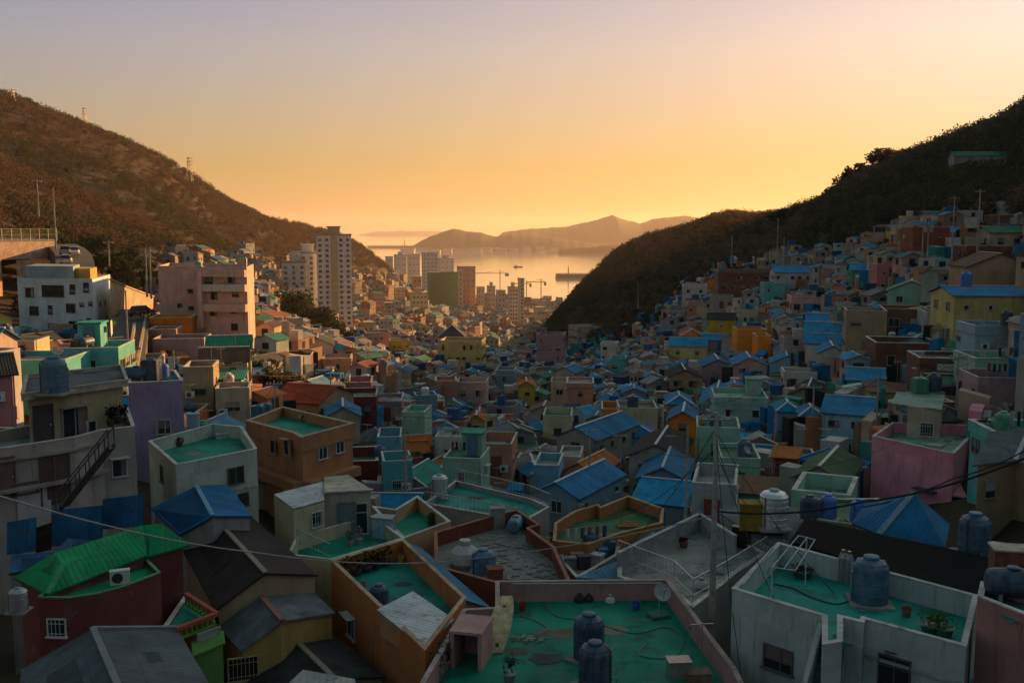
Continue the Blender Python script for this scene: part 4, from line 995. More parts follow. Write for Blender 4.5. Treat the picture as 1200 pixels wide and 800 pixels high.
o = thing('clothes_airer', 'white tubular drying frame on the white house terrace', 'clothes airer', on(944,664,zw)); m = MB()
q0, q1, q2, q3 = atd(936,627,42), atd(955,632,42), atd(905,664,39), atd(932,668,39)
for a, b in ((q0,q1),(q2,q3),(q0,q2),(q1,q3),(q0.lerp(q1,.5),q2.lerp(q3,.5))): m.tube(a, b, .025)
part('frame_top', m, TRIM, o, (.5,.5,.5)); m = MB(); m.tube(q0.lerp(q1,.5), (q0.lerp(q1,.5).x, q0.lerp(q1,.5).y, zw), .03); m.tube(q2, (q2.x, q2.y, zw), .03); part('post', m, TRIM, o, (.5,.5,.5))
a_, b_ = whl[4], whl[3]
edge_win(wh, a_, b_, 1048, 789, 1.1, 1.2, True, (.12,.1,.09)); edge_win(wh, whl[0], whl[9], 912, 772, 1.2, .9, True, (.12,.12,.12))
for k, (p, q) in enumerate([(atz(964,723,-14.6), atd(946,792,34.6)), (atz(987,725,-14.6), atd(974,806,34.0))]):
    m = MB(); m.bar(p-Vector((0,0,.5)), q-Vector((0,0,.5)), .16, 1.0); part('stair_wall', m, PAINT, wh, (.50,.56,.54)); m = MB(); m.bar(p+Vector((0,0,.04)), q+Vector((0,0,.04)), .22, .06); part('stair_coping', m, CONC, wh, (.55,.55,.53))
m = MB(); p, q = (atz(964,752,zw)+atz(987,750,zw))/2, (atd(946,792,34.6)+atd(974,806,34.0))/2-Vector((0,0,1.0))
for k in range(12): v = p.lerp(q, (k+.5)/12); m.obox(v-Vector((0,0,.3)), (.42,0,0), (0,.16,0), (0,0,.3))
part('steps', m, CONC, wh, (.12,.3,.26))
a2, b2 = whl[3], whl[4]
for dz in (-1.35, -2.9): m = MB(); m.bar(a2+Vector((0,-.03,dz)), b2+Vector((0,-.03,dz)), .1, .12); part('string_course', m, CONC, wh, (.4,.44,.42))
o = thing('blue_drum', 'grey blue drum below the white terrace stairs', 'drum', atd(1003,800,38.0)); q = atd(1003,800,37.5); m = MB(); m.lathe(q, [(.45,-1.0),(.47,-.4),(.45,.2),(.47,.25),(.45,.8),(.4,.85)], 18); part('drum_body', m, PLASTIC, o, (.10,.15,.19)); m = MB(); m.lathe(q, [(.42,.85),(.44,.92),(.2,.96)], 18); part('lid', m, PLASTIC, o, (.16,.2,.24))
o = thing('tarpaulin_roof', 'sea green tarpaulin roof under the white house wall', 'tarpaulin', atd(1150,800,37)); m = MB()
T = [[atd(1100+22*i, 792+ (4 if j==0 else 34) + 3*math.sin(i*2), 36.6-j*1.2) for i in range(6)] for j in range(3)]
for A, B in zip(T, T[1:]):
    for i in range(5): m.poly([A[i], B[i], B[i+1], A[i+1]], smooth=True)
part('sheet', m, CLOTH, o, (.02,.22,.22))
# dark slab roof behind the white house
px_roof('very dark long sheet roof behind the white terrace house', 'very dark long roof', {'a':(925,634,-15.6),'b':(944,607,-15.1),'c':(1172,655,-14.1),'d':(1148,700,-14.9)}, ['abcd'], 'abcd', (.013,.011,.012), (.05,.045,.04), m=CLOTH, over=.1, capc=(.1,.09,.09))
px_roof('grey lean-to slab with yellow box and steel tank', 'grey slab with steel tank', {'a':(842,600,-17.0),'b':(880,584,-16.8),'c':(962,600,-16.9),'d':(945,634,-17.3),'e':(905,640,-17.5)}, ['abcde'], 'abcde', 'slate', 'grey', m=CONC, over=.1)
tank(atz(906,618,-16.95), 'steel', 'grey', 'steel tank with blue cap beside the yellow box', 1.25)
slab_box('yellow_cabinet', 'ribbed yellow cabinet in front of the steel tank', 'cabinet', atz(879,619,-17.1), 1.2, 1.0, 1.5, (.5,.33,.05), METAL, R(-12))
# blue hip roof under the pink house
px_roof('deep blue hipped roof in front of the tall pink wall', 'deep blue hipped roof', {'p':(1071,577,-13.6),'q':(1030,626,-15.4),'a':(998,612,-15.4),'b':(1015,588,-15.4),'c':(1113,614,-15.2),'d':(1108,641,-15.4)}, ['abp','apq','pcd','pdq'], 'abpcdq', (.018,.16,.34), 'grey', caps=[('p','q')], capc=(.16,.25,.34), over=.15, capw=.35)
px_flat('mossy yard roof holding three blue tanks', 'mossy yard with blue tanks', [(940,606),(955,585),(1030,584),(1000,615)], -16.6, .15, 'olive', 'moss')
for a,b,k,l in [(948,608,.85,'navy tank left of two bright blue tanks on mossy yard'),(970,607,.8,'slim bright blue tank standing mid mossy yard'),(1007,612,.85,'bright blue tank beside the deep blue hipped roof')]:
    tank(atz(a,b,-16.7), 'round', 'bright blue' if b != 608 else 'navy', l, k)
tank(atz(1141,650,-14.7), 'round', 'blue', 'blue tank standing under the tan house wall', 1.1)
px_flat('grey ledge roof below the tan house', None, [(1125,648),(1128,630),(1200,640),(1200,668),(1172,655)], -14.7, .1, 'grey', 'grey')
# tall pink walled house
pk, pkl = px_flat('tall pink walled house with cluttered terrace and green tank', 'tall pink house', [(1022,511),(1046,495),(1150,499),(1118,532)], -15.6, .8, (.78,.32,.40), 'pale green', coping=(.55,.5,.46))
zp = -16.4
w = MB(); lp = px_loop([(1062,512),(1066,496),(1104,500),(1101,516)], zp); w.prism([(p.x,p.y) for p in lp], zp+.01, zp+2.5); part('terrace_room', w, PAINT, pk, WALLC['beige'])
lp2 = px_loop([(1042,508),(1050,494),(1106,498),(1102,517)], zp); lp2 = [Vector((p.x,p.y,zp+2.5+(.1 if i in (1,2) else 0))) for i, p in enumerate(lp2)]; roof_part(pk, [lp2], METAL, (.33,.42,.36), name='room_roof')
edge_win(pk, lp[0], lp[3], 1086, 503, .9, 1.0)
w = MB(); q = px_loop([(1134,507),(1138,498),(1153,500),(1149,510)], zp+.8); w.prism([(p.x,p.y) for p in q], zp-1, zp+2.6); part('corner_pier', w, PAINT, pk, (.72,.27,.36))
tank(Vector((*lp2[1].xy,zp+2.62))+Vector((1.6,-.7,0)), 'square', 'green', 'square green tank on the pink house roof', 1.0); tank(Vector((*lp2[1].xy,zp+2.62))+Vector((2.9,-.4,0)), 'round', 'navy', 'round dark tank beside the square green tank', 1.0)
w = MB(); a_, b_ = pkl[3], pkl[2]; e_ = (b_-a_).normalized(); nx = Vector((e_.y,-e_.x,0)); c0 = a_+e_*.2+Vector((0,0,-3.0))
w.obox(c0+e_*1.6+nx*.45, e_*1.6, nx*.45, Vector((0,0,.06))); part('canopy', w, PAINT, pk, (.7,.3,.36))
w = MB(); m_ = atz(1088,572,-15.6); e_ = (pkl[3]-pkl[0]).normalized(); nx = Vector((e_.y,-e_.x,0)); nx = nx if nx.y < 0 else -nx
d = ray(1086,573); t_ = pkl[0].dot(nx)/d.dot(nx); w.obox(d*t_+nx*.3, e_*.85, nx*.3, Vector((0,0,.05))); part('window_hood', w, CONC, pk, (.1,.08,.09))
# tan house, right edge
tn, V, l_ = px_roof('tan house with grey hipped roof at the right edge', 'tan hipped house', {'a':(1139,545,-13.5),'b':(1190,539,-13.5),'c':(1260,565,-13.5),'p':(1160,505,-12.4),'q':(1206,503,-12.4),'r':(1240,510,-12.8)}, ['abqp','bcrq'], ['a','b','c','r','q','p'], 'slate', 'tan', m=TILE, caps=[('b','q')], capc=(.35,.38,.42), over=.25)
edge_win(tn, l_[0], l_[1], 1160, 573, .8, 1.0, True, (.3,.28,.25))
# pink block, right foreground
pb, pbl = px_flat('dusky pink block with lying tank on its roof', 'dusky pink block', [(1146,699),(1150,682),(1262,712),(1262,738),(1200,720)], -13.2, .3, (.44,.23,.21), 'dark grey')
tank(atz(1186,700,-13.4), 'lying', 'navy', 'dark blue lying tank on the dusky pink block', .95, R(-10))
slab_box('roof_shed', 'timber and rust shed behind the lying dark tank', 'shed', atz(1190,678,-13.5), 1.8, .9, 1.2, (.2,.09,.07), WOOD, R(-12), None, (.5,.42,.36))

# ---------------- left foreground
gr, V, l_ = px_roof('maroon house with bright green sheet roof at lower left', 'maroon house with green roof', {'a':(16,676,-15.1),'b':(62,648,-13.9),'c':(168,615,-13.7),'d':(172,650,-14.6),'e':(56,696,-14.9),'r':(74,662,-14.1)}, [['a','e','r','b'],['b','r','c'],['r','e','d','c']], ['a','e','d','c','b'], (.018,.30,.12), (.20,.055,.05), caps=[('r','e')], capc=(.05,.33,.14), over=.15)
g2 = [atz(168,615,-13.7), atz(189,613,-13.6), atz(223,638,-14.6), atz(172,652,-14.8)]
roof_part(gr, [g2], METAL, (.018,.32,.13), name='wing_roof'); w, l2 = walls_under(gr, g2, -26, PAINT, (.20,.055,.05), .12, name='wing_wall')
bl = px_loop([(45,700),(56,690),(172,655),(188,671),(150,686),(114,696),(80,701)], -15.0)
flat_roof(gr, [(p.x,p.y) for p in bl], -26, -15.0, .22, .09, (.20,.055,.05), (.014,.26,.12), PAINT, (.1,.3,.13))
L_ = px_loop([(45,700),(80,701),(114,696),(150,686),(188,671)], -15.0)
edge_win(gr, L_[0], L_[1], 67, 735, .7, .65, True, (.6,.6,.58))
add_ac(gr, atz(141,682,-15.21)-Vector(gr['_o']), R(20))
ry = px_loop([(189,740),(216,694),(254,718),(258,733),(214,748)], -16.4)
rb, _ = px_flat('small dark terrace with red rail beside the maroon house', 'dark terrace with red rail', [(189,738),(218,696),(254,719),(208,737)], -17.0, .12, 'maroon', 'green')
for (a, b), n in zip([((218,696),(254,719)), ((254,719),(206,737))], ('back','front')):
    o = thing('handrail', 'red '+n+' handrail of the small dark terrace', 'handrail', atz(*a,-16.3)); m = MB(); p, q = atz(*a,-16.5), atz(*b,-16.5); m.bar(p, q, .2, .16); part('rail', m, PAINT, o, (.42,.1,.08)); m = MB(); m.bar(p-Vector((0,0,.45)), q-Vector((0,0,.45)), .1, .1)
    for k in range(9): v = p.lerp(q, k/8); m.bar(v-Vector((0,0,.5)), v, .09)
    part('balusters', m, PAINT, o, (.15,.3,.05))
gg = px_roof('narrow green framed gatehouse under the red rail terrace', 'green gatehouse', {'a':(224,752,-17.2),'b':(262,738,-17.2),'c':(264,752,-17.4),'d':(226,768,-17.4)}, ['abcd'], 'abcd', (.10,.26,.05), (.10,.25,.05), m=CONC, over=.1)
edge_win(gg[0], gg[2][3], gg[2][2], 246, 800, 1.0, 2.3, True, (.3,.32,.34), True)
px_roof('dark brown gabled house between green roof and cream hut', 'dark brown gabled house', {'r':(249,604,-16.0),'s':(311,671,-16.0),'a':(204,626,-17.3),'b':(253,714,-17.3),'c':(296,606,-16.7),'d':(373,673,-16.9)}, ['rsba','srcd'], 'rabsdc', 'dark brown', 'tan', m=METAL, caps=[('r','s')], capc=(.25,.2,.16), over=.15)
yl, V, l_ = px_roof('yellow house with two dark slate roofs', 'yellow slate roofed house', {'r':(306,699,-17.1),'s':(331,727,-17.1),'a':(254,733,-18.2),'b':(282,762,-18.2),'c':(366,692,-17.8),'d':(393,717,-17.9)}, ['rsba','srcd'], 'rabsdc', 'slate', (.45,.30,.10), m=TILE, caps=[('r','s')], capc=(.27,.1,.07), over=.15)
edge_win(yl, l_[2], l_[3], 285, 783, 1.2, 1.0, True, (.45,.35,.2))
px_roof('lowest dark slate roof below the yellow house', 'lowest dark slate roof', {'r':(346,750,-18.6),'s':(392,795,-18.6),'a':(290,790,-19.6),'b':(300,850,-19.6),'c':(394,745,-19.3),'d':(452,792,-19.3)}, ['rsba','srcd'], 'rabsdc', 'charcoal', (.35,.25,.12), m=TILE, caps=[('r','s')], capc=(.2,.16,.13), over=.15)
px_roof('pale sheet porch roof cut by the bottom edge', None, {'a':(338,800,-17.0),'b':(355,784,-17.0),'c':(416,795,-17.0),'d':(420,840,-17.2)}, ['abcd'], 'abcd', (.5,.47,.42), 'grey', over=.1)
px_roof('grey corrugated roof house at lower left corner', 'grey corrugated roof', {'r':(109,736,-15.6),'s':(142,812,-15.6),'a':(24,784,-17.0),'b':(20,880,-17.0),'c':(207,735,-16.6),'d':(245,800,-16.8)}, ['rsba','srcd'], 'rabsdc', (.12,.135,.155), (.42,.3,.16), m=METAL, caps=[('r','s'),('r','c')], capc=(.2,.2,.21), over=.2)
px_roof('blue hipped roof under the white green house', 'blue hipped roof', {'a':(177,595,-16.0),'b':(230,569,-14.9),'r':(249,604,-15.0),'c':(266,567,-15.3),'d':(296,604,-15.6),'e':(210,626,-16.4)}, ['abre','bcdr'], 'abcdre', (.014,.17,.40), 'grey', caps=[('b','r')], capc=(.12,.3,.45), over=.15)
# blue sheet fence and lean-tos at the left edge
o = thing('sheet_fence', 'blue corrugated sheet fence behind the green roof', 'fence', atd(85,600,47)); 
for k, (a, b, t0, b0) in enumerate([(8,42,612,650),(42,60,618,648),(60,120,598,640),(120,168,585,620)]):
    m = MB(); p0, p1, p2, p3 = atd(a,b0,46+k), atd(b,b0-4,46+k), atd(b,t0-6,46+k), atd(a,t0,46+k); f = [p0,p1,p2,p3]; m.poly(f, 0, slab_uv([p3,p2,p1,p0])); m.poly([p+Vector((0,.05,0)) for p in f[::-1]]); part('panel', m, METAL, o, (.03,.17,.34) if k != 1 else (.05,.05,.03))
px_roof('small grey blue hipped lean-to behind the green roof', None, {'a':(58,652,-14.4),'b':(80,630,-13.9),'c':(112,633,-14.1),'d':(108,645,-14.5)}, ['abcd'], 'abcd', (.08,.16,.27), 'grey', over=.05)
px_roof('blue flat lean-to at the left edge above maroon house', None, {'a':(10,672,-15.4),'b':(14,650,-15.2),'c':(62,646,-15.1),'d':(48,664,-15.5)}, ['abcd'], 'abcd', (.04,.14,.27), 'grey', over=.05)
tank(atd(22,716,38), 'steel', 'grey', 'small steel vent tank at the lower left edge', .55)
# beige two storey house with outside steel stairs
be, bel = px_flat('beige two storey house with steel outside stairs', 'beige house with stairs', [(-40,532),(-38,505),(124,487),(124,498),(154,497),(162,545),(87,514)][0:1]+[(-40,512),(150,478),(158,500),(120,504),(87,513)], -10.9, .55, (.40,.36,.31), 'grey')
zb_ = -11.45
w = MB(); q = px_loop([(36,525),(40,498),(140,484),(146,505)], zb_); w.prism([(p.x,p.y) for p in q], zb_+.01, zb_+2.6); part('upper_room', w, PAINT, be, (.40,.34,.2))
q2 = [Vector((p.x,p.y,zb_+2.6)) for p in inset_loop(q, -.3)]; flat_roof(be, [(p.x,p.y) for p in q2], zb_+2.6, zb_+2.95, .18, .12, (.4,.36,.3), 'dark grey' and COATC['dark grey'], CONC, (.45,.4,.33))
edge_win(be, q[0], q[3], 52, 519, .95, 2.0, True, (.06,.05,.05), True); edge_win(be, q[0], q[3], 88, 494, 1.4, 1.5, True, (.3,.28,.26)); edge_win(be, q[0], q[3], 107, 502, .5, .8)
tank(Vector((q2[0].x+1.2, q2[0].y+1.2, zb_+2.8)), 'round', 'blue', 'blue tank on the beige house upper roof', 1.08)
a_, b_ = bel[0], bel[4]
edge_win(be, bel[0], bel[5], 28, 572, 1.2, .5, True, (.1,.08,.07)); edge_win(be, bel[0], bel[5], 66, 590, 1.4, 2.5, True, (.10,.06,.05), True); edge_win(be, bel[0], bel[5], 8, 580, .8, 1.9, True, (.16,.1,.07), True); edge_win(be, bel[4], bel[3], 140, 548, .7, .9)
m = MB()
for a, b in ((bel[0], bel[5]), (bel[5], bel[4])):
    for dz, ww, hh in ((-2.15, .7, .16), (-.62, .2, .12)): m.bar(a+Vector((0,-.1,dz)), b+Vector((0,-.1,dz)), ww, hh)
part('ledge', m, CONC, be, (.33,.28,.24))
m = MB(); a, b = bel[0].lerp(bel[5], .42), bel[0].lerp(bel[5], .74); e_ = b-a; m.poly([a+Vector((.04,-.04,-2.25)), a+Vector((.04,-.04,-6)), b+Vector((.04,-.04,-6)), b+Vector((.04,-.04,-2.25))][::-1]); part('white_panel', m, PAINT, be, (.5,.48,.45))
for t in (.15, .8): 
    m = MB(); v = bel[0].lerp(bel[5], t); m.tube(v+Vector((0,-.12,-5.5)), v+Vector((0,-.12,-.6)), .05); part('drain_pipe', m, STEEL, be, (.2,.19,.18))
o = thing('steel_stairs', 'dark steel stairs rising across the beige house wall', 'stairs', atd(78,592,48)); m = MB(); p0, p1 = atd(78,592,46.4), atd(134,521,48.6)
for s in (0,.8): m.bar(p0+Vector((0,-s*.9,0)), p1+Vector((0,-s*.9,0)), .1, .2)
part('stringer', m, STEEL, o, (.05,.045,.045)); m = MB()
for k in range(16): v = p0.lerp(p1, (k+.5)/16); m.bar(v, v+Vector((0,-.75,0)), .26, .04)
part('treads', m, STEEL, o, (.07,.06,.06)); m = MB()
for s in (0,.8):
    m.bar(p0+Vector((0,-s*.9,.9)), p1+Vector((0,-s*.9,.9)), .05)
    for k in range(6): v = p0.lerp(p1, k/5)+Vector((0,-s*.9,0)); m.bar(v, v+Vector((0,0,.9)), .04)
part('handrail', m, STEEL, o, (.06,.05,.05))
for k,(a,b) in enumerate([(128,500),(133,497),(139,497),(145,496)]): pot_plant(atz(a,b,-10.85)+Vector((0,.15,0)), ['first dark plant on the beige house wall top','second dark plant on the beige house wall top','third dark plant on the beige house wall top','last dark plant on the beige house wall corner'][k], .8, (.02,.025,.015), (.06,.04,.03), .22)
# lavender house
lv, lvl = px_flat('tall lavender house with dark tanks on top', 'lavender house', [(150,449),(152,437),(206,434),(214,446)], -11.3, .25, 'lavender', 'teal')
edge_win(lv, lvl[0], lvl[3], 192, 500, .9, 1.0)
tank(atz(160,446,-11.5), 'lying', 'navy', 'dark lying tank on the lavender house roof', .95, R(5)); tank(atz(178,445,-11.5), 'square', 'navy', 'square black tank on the lavender house roof', 1.1); tank(atz(191,443,-11.5), 'round', 'bright blue', 'small blue tank on the lavender house roof corner', .75)
o = thing('aerial', 'thin rooftop aerial in front of lavender wall', 'aerial', atd(185,540,66)); m = MB(); p = atd(185,490,66); m.tube((p.x,p.y,-17), p, .03); part('mast', m, STEEL, o, (.2,.2,.2)); m = MB(); m.bar(p+Vector((-.6,0,-.1)), p+Vector((.6,0,-.1)), .03)
for k in range(-3,4): m.bar(p+Vector((k*.18,-.3,-.1)), p+Vector((k*.18,.3,-.1)), .02)
part('yagi', m, STEEL, o, (.2,.2,.2))
# white green house with green roof
wg, wgl = px_flat('pale green white house with green roof terrace on left', 'pale green white house', [(174,517),(249,497),(284,500),(301,526),(206,545)], -13.9, .85, (.46,.52,.44), 'green')
e1 = wgl[4], wgl[3]
for a,b,w_,h_ in [(276,557,1.1,1.0),(285,585,.7,.8),(190,555,.6,1.0)]: edge_win(wg, *(e1 if a > 206 else (wgl[0], wgl[4])), a, b, w_, h_, True, (.14,.13,.11))
m = MB(); q = [inset_loop([wgl[4],wgl[3]],0)[0] if False else wgl[4], wgl[3]]; m.bar(wgl[4]+Vector((0,-.03,-2.3)), wgl[3]+Vector((0,-.03,-2.3)), .16, .14); part('string_course', m, CONC, wg, (.42,.46,.38))
slab_box('blue_cabinet', 'pale blue cabinet on the pale green white house terrace', 'cabinet', atz(227,511,-14.75), .8, .6, 1.6, (.22,.36,.45), PAINT, R(10))
for k,(a,b) in enumerate([(262,513),(268,511)]): slab_box('roof_box', ['pale box lying on the green terrace of pale green house','brown box on the green terrace of pale green house'][k], 'box', atz(a,b,-14.75), 1.0, .5, .3, [(.5,.5,.5),(.25,.13,.08)][k], WOOD, R(30))
pot_plant(atz(210,523,-14.75), 'small plant by the pale green house terrace wall', .4)
# orange house with balcony
oh, ohl = px_flat('orange brown house with green roof and white framed windows', 'orange brown house', [(290,493),(331,477),(413,496),(354,512),(345,507)], -15.3, .75, (.46,.22,.10), 'green', band=.12, coping=(.5,.33,.24))
for a,b,w_,h_ in [(378,528,.95,1.2),(398,521,.95,1.2)]: edge_win(oh, ohl[3], ohl[2], a, b, w_, h_, True, (.6,.6,.58))
for a,b,w_,h_ in [(320,523,.7,1.0),(337,524,.8,1.1)]: edge_win(oh, ohl[0], ohl[3], a, b, w_, h_, True, (.4,.25,.15))
m = MB(); 
for (a, b) in ((ohl[0],ohl[3]),(ohl[3],ohl[2])):
    e_ = (b-a).normalized(); nx = Vector((e_.y,-e_.x,0)); nx = nx if nx.y < 0 else -nx; c_ = (a+b)/2
    m.obox(c_+nx*.4+Vector((0,0,-3.7)), (b-a)/2, nx*.4, Vector((0,0,.35)))
part('balcony', m, PAINT, oh, (.42,.2,.1))
tank(atz(303,491,-16.0), 'square', 'blue', 'left blue tank on the orange brown house roof', .9); tank(atz(312,488,-16.0), 'square', 'blue', 'right blue tank on the orange brown house roof', .85)
dish(atz(357,493,-16.05), 'small pale dish on the orange brown house roof', .35, R(-60), .5)
# concrete poles at the feet
POLE_C = pole(840, 483, 752, 45.5, 'tall concrete pole with cables before the grey yard', 1, .17)
NEARP = atd(840, 490, 45.5)
pole(806, 500, 640, 62, 'thin pole left of the tall concrete pole', 0, .11)
pole(474, 487, 585, 84, 'thin grey pole above the large deep green roof', 1, .14)
pole(691, 500, 600, 84, 'slim pole above the moss green terrace', 1, .10)

# hoses, buckets and brushes left on the near terraces
def hose(pts, z, label, c):
    P = [on(a, b, z)+Vector((0,0,.03)) for a, b in pts]; Q = []
    for i in range(len(P)-1):
        for k in range(6):
            t = k/6; a = P[max(i-1,0)]; b = P[i]; c_ = P[i+1]; d = P[min(i+2, len(P)-1)]; Q.append(.5*((2*b)+(c_-a)*t+(2*a-5*b+4*c_-d)*t*t+(3*b-a-3*c_+d)*t**3))
    m = MB(); m.path(Q, .025, 6); o = part('garden_hose', m, RUBBER, None, c); return tag(o, label, 'hose')
hose([(640,706),(652,722),(690,728),(742,742),(780,735),(800,748),(790,770),(750,768),(760,752)], -17.65, 'pale green garden hose curling over the pink terrace floor', (.10,.25,.12))
hose([(560,745),(580,730),(610,722),(640,735),(628,746)], -17.65, 'thin grey hose beside the plank on pink terrace', (.22,.22,.22))
hose([(1000,702),(980,708),(950,700),(930,690),(905,684)], -15.45, 'thin dark hose running from the large white terrace tank', (.03,.03,.035))
def bucket(p, label, c, r=.2):
    o = thing('bucket', label, 'bucket', p, 0, None, False); m = MB(); m.lathe((0,0,0), [(r*.75,0),(r,.36),(r*1.06,.38),(r*.95,.37),(r*.7,.05)], 14); part('pail', m, PLASTIC, o, c); m = MB(); m.path([(r*math.cos(a*.349), 0, .37+.16*math.sin(a*.349)) for a in range(10)], .012, 4); part('handle', m, STEEL, o, (.3,.3,.3)); return o
for a, b, z, l, c in [(612,715,-17.65,'red bucket near the plank on the pink terrace',(.4,.05,.03)),(745,714,-17.65,'blue bucket by the back wall of pink terrace',(.03,.1,.35)),(812,745,-17.65,'pale bucket by the right wall of pink terrace',(.5,.5,.45)),(1062,722,-15.45,'brown bucket on the white house terrace front',(.2,.1,.06)),(896,676,-15.45,'pale bucket at the left end of white terrace',(.45,.45,.42)),(1110,712,-15.45,'dark bucket by the white terrace back wall',(.05,.05,.06)),(425,690,-18.1,'grey bucket on the orange house terrace',(.25,.25,.25)),(470,660,-18.1,'yellow bucket by the orange terrace right wall',(.5,.35,.05))]: bucket(on(a,b,z), l, c)
for (a, b), (c, d), z, l in [((870,684),(905,640),-14.42,'grey water pipe along the white terrace left parapet'),((600,683),(775,682),-16.62,'thin pipe lying along the pink terrace back parapet')]:
    m = MB(); p, q = on(a,b,z)+Vector((0,-.1,0)), on(c,d,z)+Vector((0,-.1,0)); m.tube(p, q, .035); tag(part('water_pipe', m, STEEL, None, (.3,.3,.3)), l, 'pipe')
# ================================================================ the houses of the valley one can tell apart
def M(px, py, wpx, d, roof, wall, rcol, label, short=None, yaw=0, D=None, **k):
    y = R(yaw); D0 = D; lo_h = k.pop('minh', 2.5); hi_h = 2.9*(k.get('storeys') or 2)+2.5
    best = None
    for f in (1,) if k.pop('fix', False) else (1, .97, 1.03, .94, 1.06, .91, 1.1, .88, 1.14, .85, 1.18, .82, 1.24, .78, .74, 1.3, .7):
        p = atd(px, py, d*f); w = wpx*d*f/F_PX/max(.6, math.cos(y)); D = (D0 or max(4.5, w*1.1))*(f if f < 1 else 1)
        cx, cy = p.x - math.sin(y)*D/2, p.y + math.cos(y)*D/2
        g = [g1(cx+math.cos(y)*a*w-math.sin(y)*b*D, cy+math.sin(y)*a*w+math.cos(y)*b*D) for a in (-.5, .5) for b in (-.5, .5)]
        bad = max(0, lo_h-(p.z-g1(p.x, p.y-.3))) + max(0, max(g)-p.z+.6) + .5*max(0, p.z-min(g)-hi_h) + .2*abs(f-1)
        for hx, hy, hr, _ in ALLH:
            q = math.hypot(hx-cx, hy-cy); bad += .35*max(0, (hr+math.hypot(w, D)/2)*.72-q)
        if best is None or bad < best[0]-.02: best = (bad, f)
    f = best[1]; d = d*f; p = atd(px, py, d); w = wpx*d/F_PX/max(.6, math.cos(y)); D = (D0 or max(4.5, w*1.1))*(f if f < 1 else 1)
    cx, cy = p.x - math.sin(y)*D/2, p.y + math.cos(y)*D/2
    if best[0] > .8: print('LANDMARK', label, 'f', f, 'bad %.2f' % best[0], 'h %.1f' % (p.z-g1(p.x, p.y)))
    near = d < 112
    kw = dict(near=near); kw.update(k)
    if roof == 'flat': kw.setdefault('coat', rcol)
    return house(cx, cy, y, w, D, p.z, roof, wall, rcol, label, short, **kw)
# left side
M(106,408,62,84,'flat','turquoise','teal','turquoise flat roofed house above the beige house','turquoise house',8,6, wins=True)
M(30,422,90,78,'flat','turquoise','grey','pale turquoise house with fenced roof at the left edge','left turquoise house',4,6)
M(14,400,50,92,'flat','cream','dark grey','small cream room with tank at the left edge',None,6,4)
tank(atd(10,414,80)+Vector((0,-.5,0)), 'round', 'blue', 'blue tank at the left edge beside turquoise roof', .9)
tank(atd(7,400,92), 'round', 'navy', 'upper navy tank at the left edge', 1.0)
for k,(a,b) in enumerate([(93,407),(101,406)]): tank(atd(a,b,86), 'lying', 'navy', ['left navy tank on the turquoise house','right navy tank on the turquoise house'][k], .8, R(80))
M(209,397,58,128,'flat','mauve','green','mauve pink house with green roof below the tall pink block','mauve house',8,6, storeys=2)
M(200,372,45,140,'flat','orange','grey','small orange sunlit house with roof pipes','sunlit orange room',10,5)
M(165,421,40,110,'flat','tan','grey','tan low house beside the sloping road',None,12,5)
M(268,408,48,113,'gable','olive','green','house with green gabled roof and sunlit end','green gabled house',14,7, ridge='x')
M(262,423,52,103,'gable','beige','rust brown','house with rust brown gabled roof and teal shutters','rust gabled house',14,6, ridge='x')
M(262,442,40,98,'shed','teal' if 'teal' in WALLC else 'turquoise','teal','low teal walled shed house','teal shed',10,4)
M(272,455,38,96,'flat','beige','grey','beige little house carrying a pale round tank','beige tank house',12,4, hut=False)
tank(atd(268,455,97.5), 'round', 'pale', 'pale greenish tank on the beige little house', .9)
M(232,430,34,100,'flat','tan','dark grey','tan house under the mauve house',None,10,5)
M(345,470,62,112,'gable','tan','red','house with bright red gabled roof','red roofed house',-20,8, ridge='x', capc=(.45,.12,.06))
M(402,486,38,104,'gable','beige','blue','small house with blue gabled roof beside the orange brown house','small blue gabled house',10,5)
M(340,418,46,148,'flat','maroon','dark grey','maroon red house with pale pipe','maroon red house',6,7, wallm=BRICK)
M(372,404,36,168,'gable','white','dark grey','white pink gabled house near dark trees','white gabled house',10,7, storeys=2)
M(395,420,32,160,'flat','peach','grey','peach flat house below the white gabled house',None,8,6)
M(414,465,54,122,'flat','maroon','grey','dark maroon house with wide grey roof','dark maroon house',6,7, hut=False)
M(415,448,40,135,'flat','rose','grey','rose walled house with flat roof above the dark maroon house',None,6,6)
M(454,470,34,124,'flat','mauve','grey','mauve house with one window below the pink towers','mauve window house',4,6)
M(452,440,28,150,'flat','peach','grey','peach house with round tower corners','pink tower house',6,5, hut=False)
for k,(a,b,s) in enumerate([(449,426,1.0),(441,440,.7),(464,440,.7)]):
    p = atd(a,b,150); o = thing('turret', ['tall round peach chimney turret','left short peach turret of the tower house','right short peach turret of the tower house'][k], 'turret', (p.x,p.y,p.z-4), 0, None); m = MB(); m.lathe((p.x,p.y,p.z-4), [(.65*s,0),(.6*s,3.8),(.75*s,3.85),(.75*s,4.1)], 14); part('shaft', m, PAINT, o, (.52,.28,.2)); m = MB(); m.lathe((p.x,p.y,p.z+.1), [(.8*s,0),(.3*s,.5),(0,.6)], 14); part('cap', m, TILE, o, (.3,.15,.1))
M(484,483,27,118,'flat','mint green','green','pale mint walled terrace on the lower left','pale mint terrace',-6,5, hut=False)
M(529,512,40,105,'flat','white','grey','white rimmed tray roof house','white tray roof house',-4,5, hut=False)
M(541,537,46,86,'flat','mint green','green','mint green terrace house with roof hut','mint green terrace house',-8,5, hut=True, storeys=2)
M(580,520,40,98,'flat','salmon pink','grey','salmon pink house with dark openings','salmon house',-6,6)
M(456,512,28,102,'flat','sky blue','grey','sky blue house beside the thin grey pole','sky blue house',5,5)
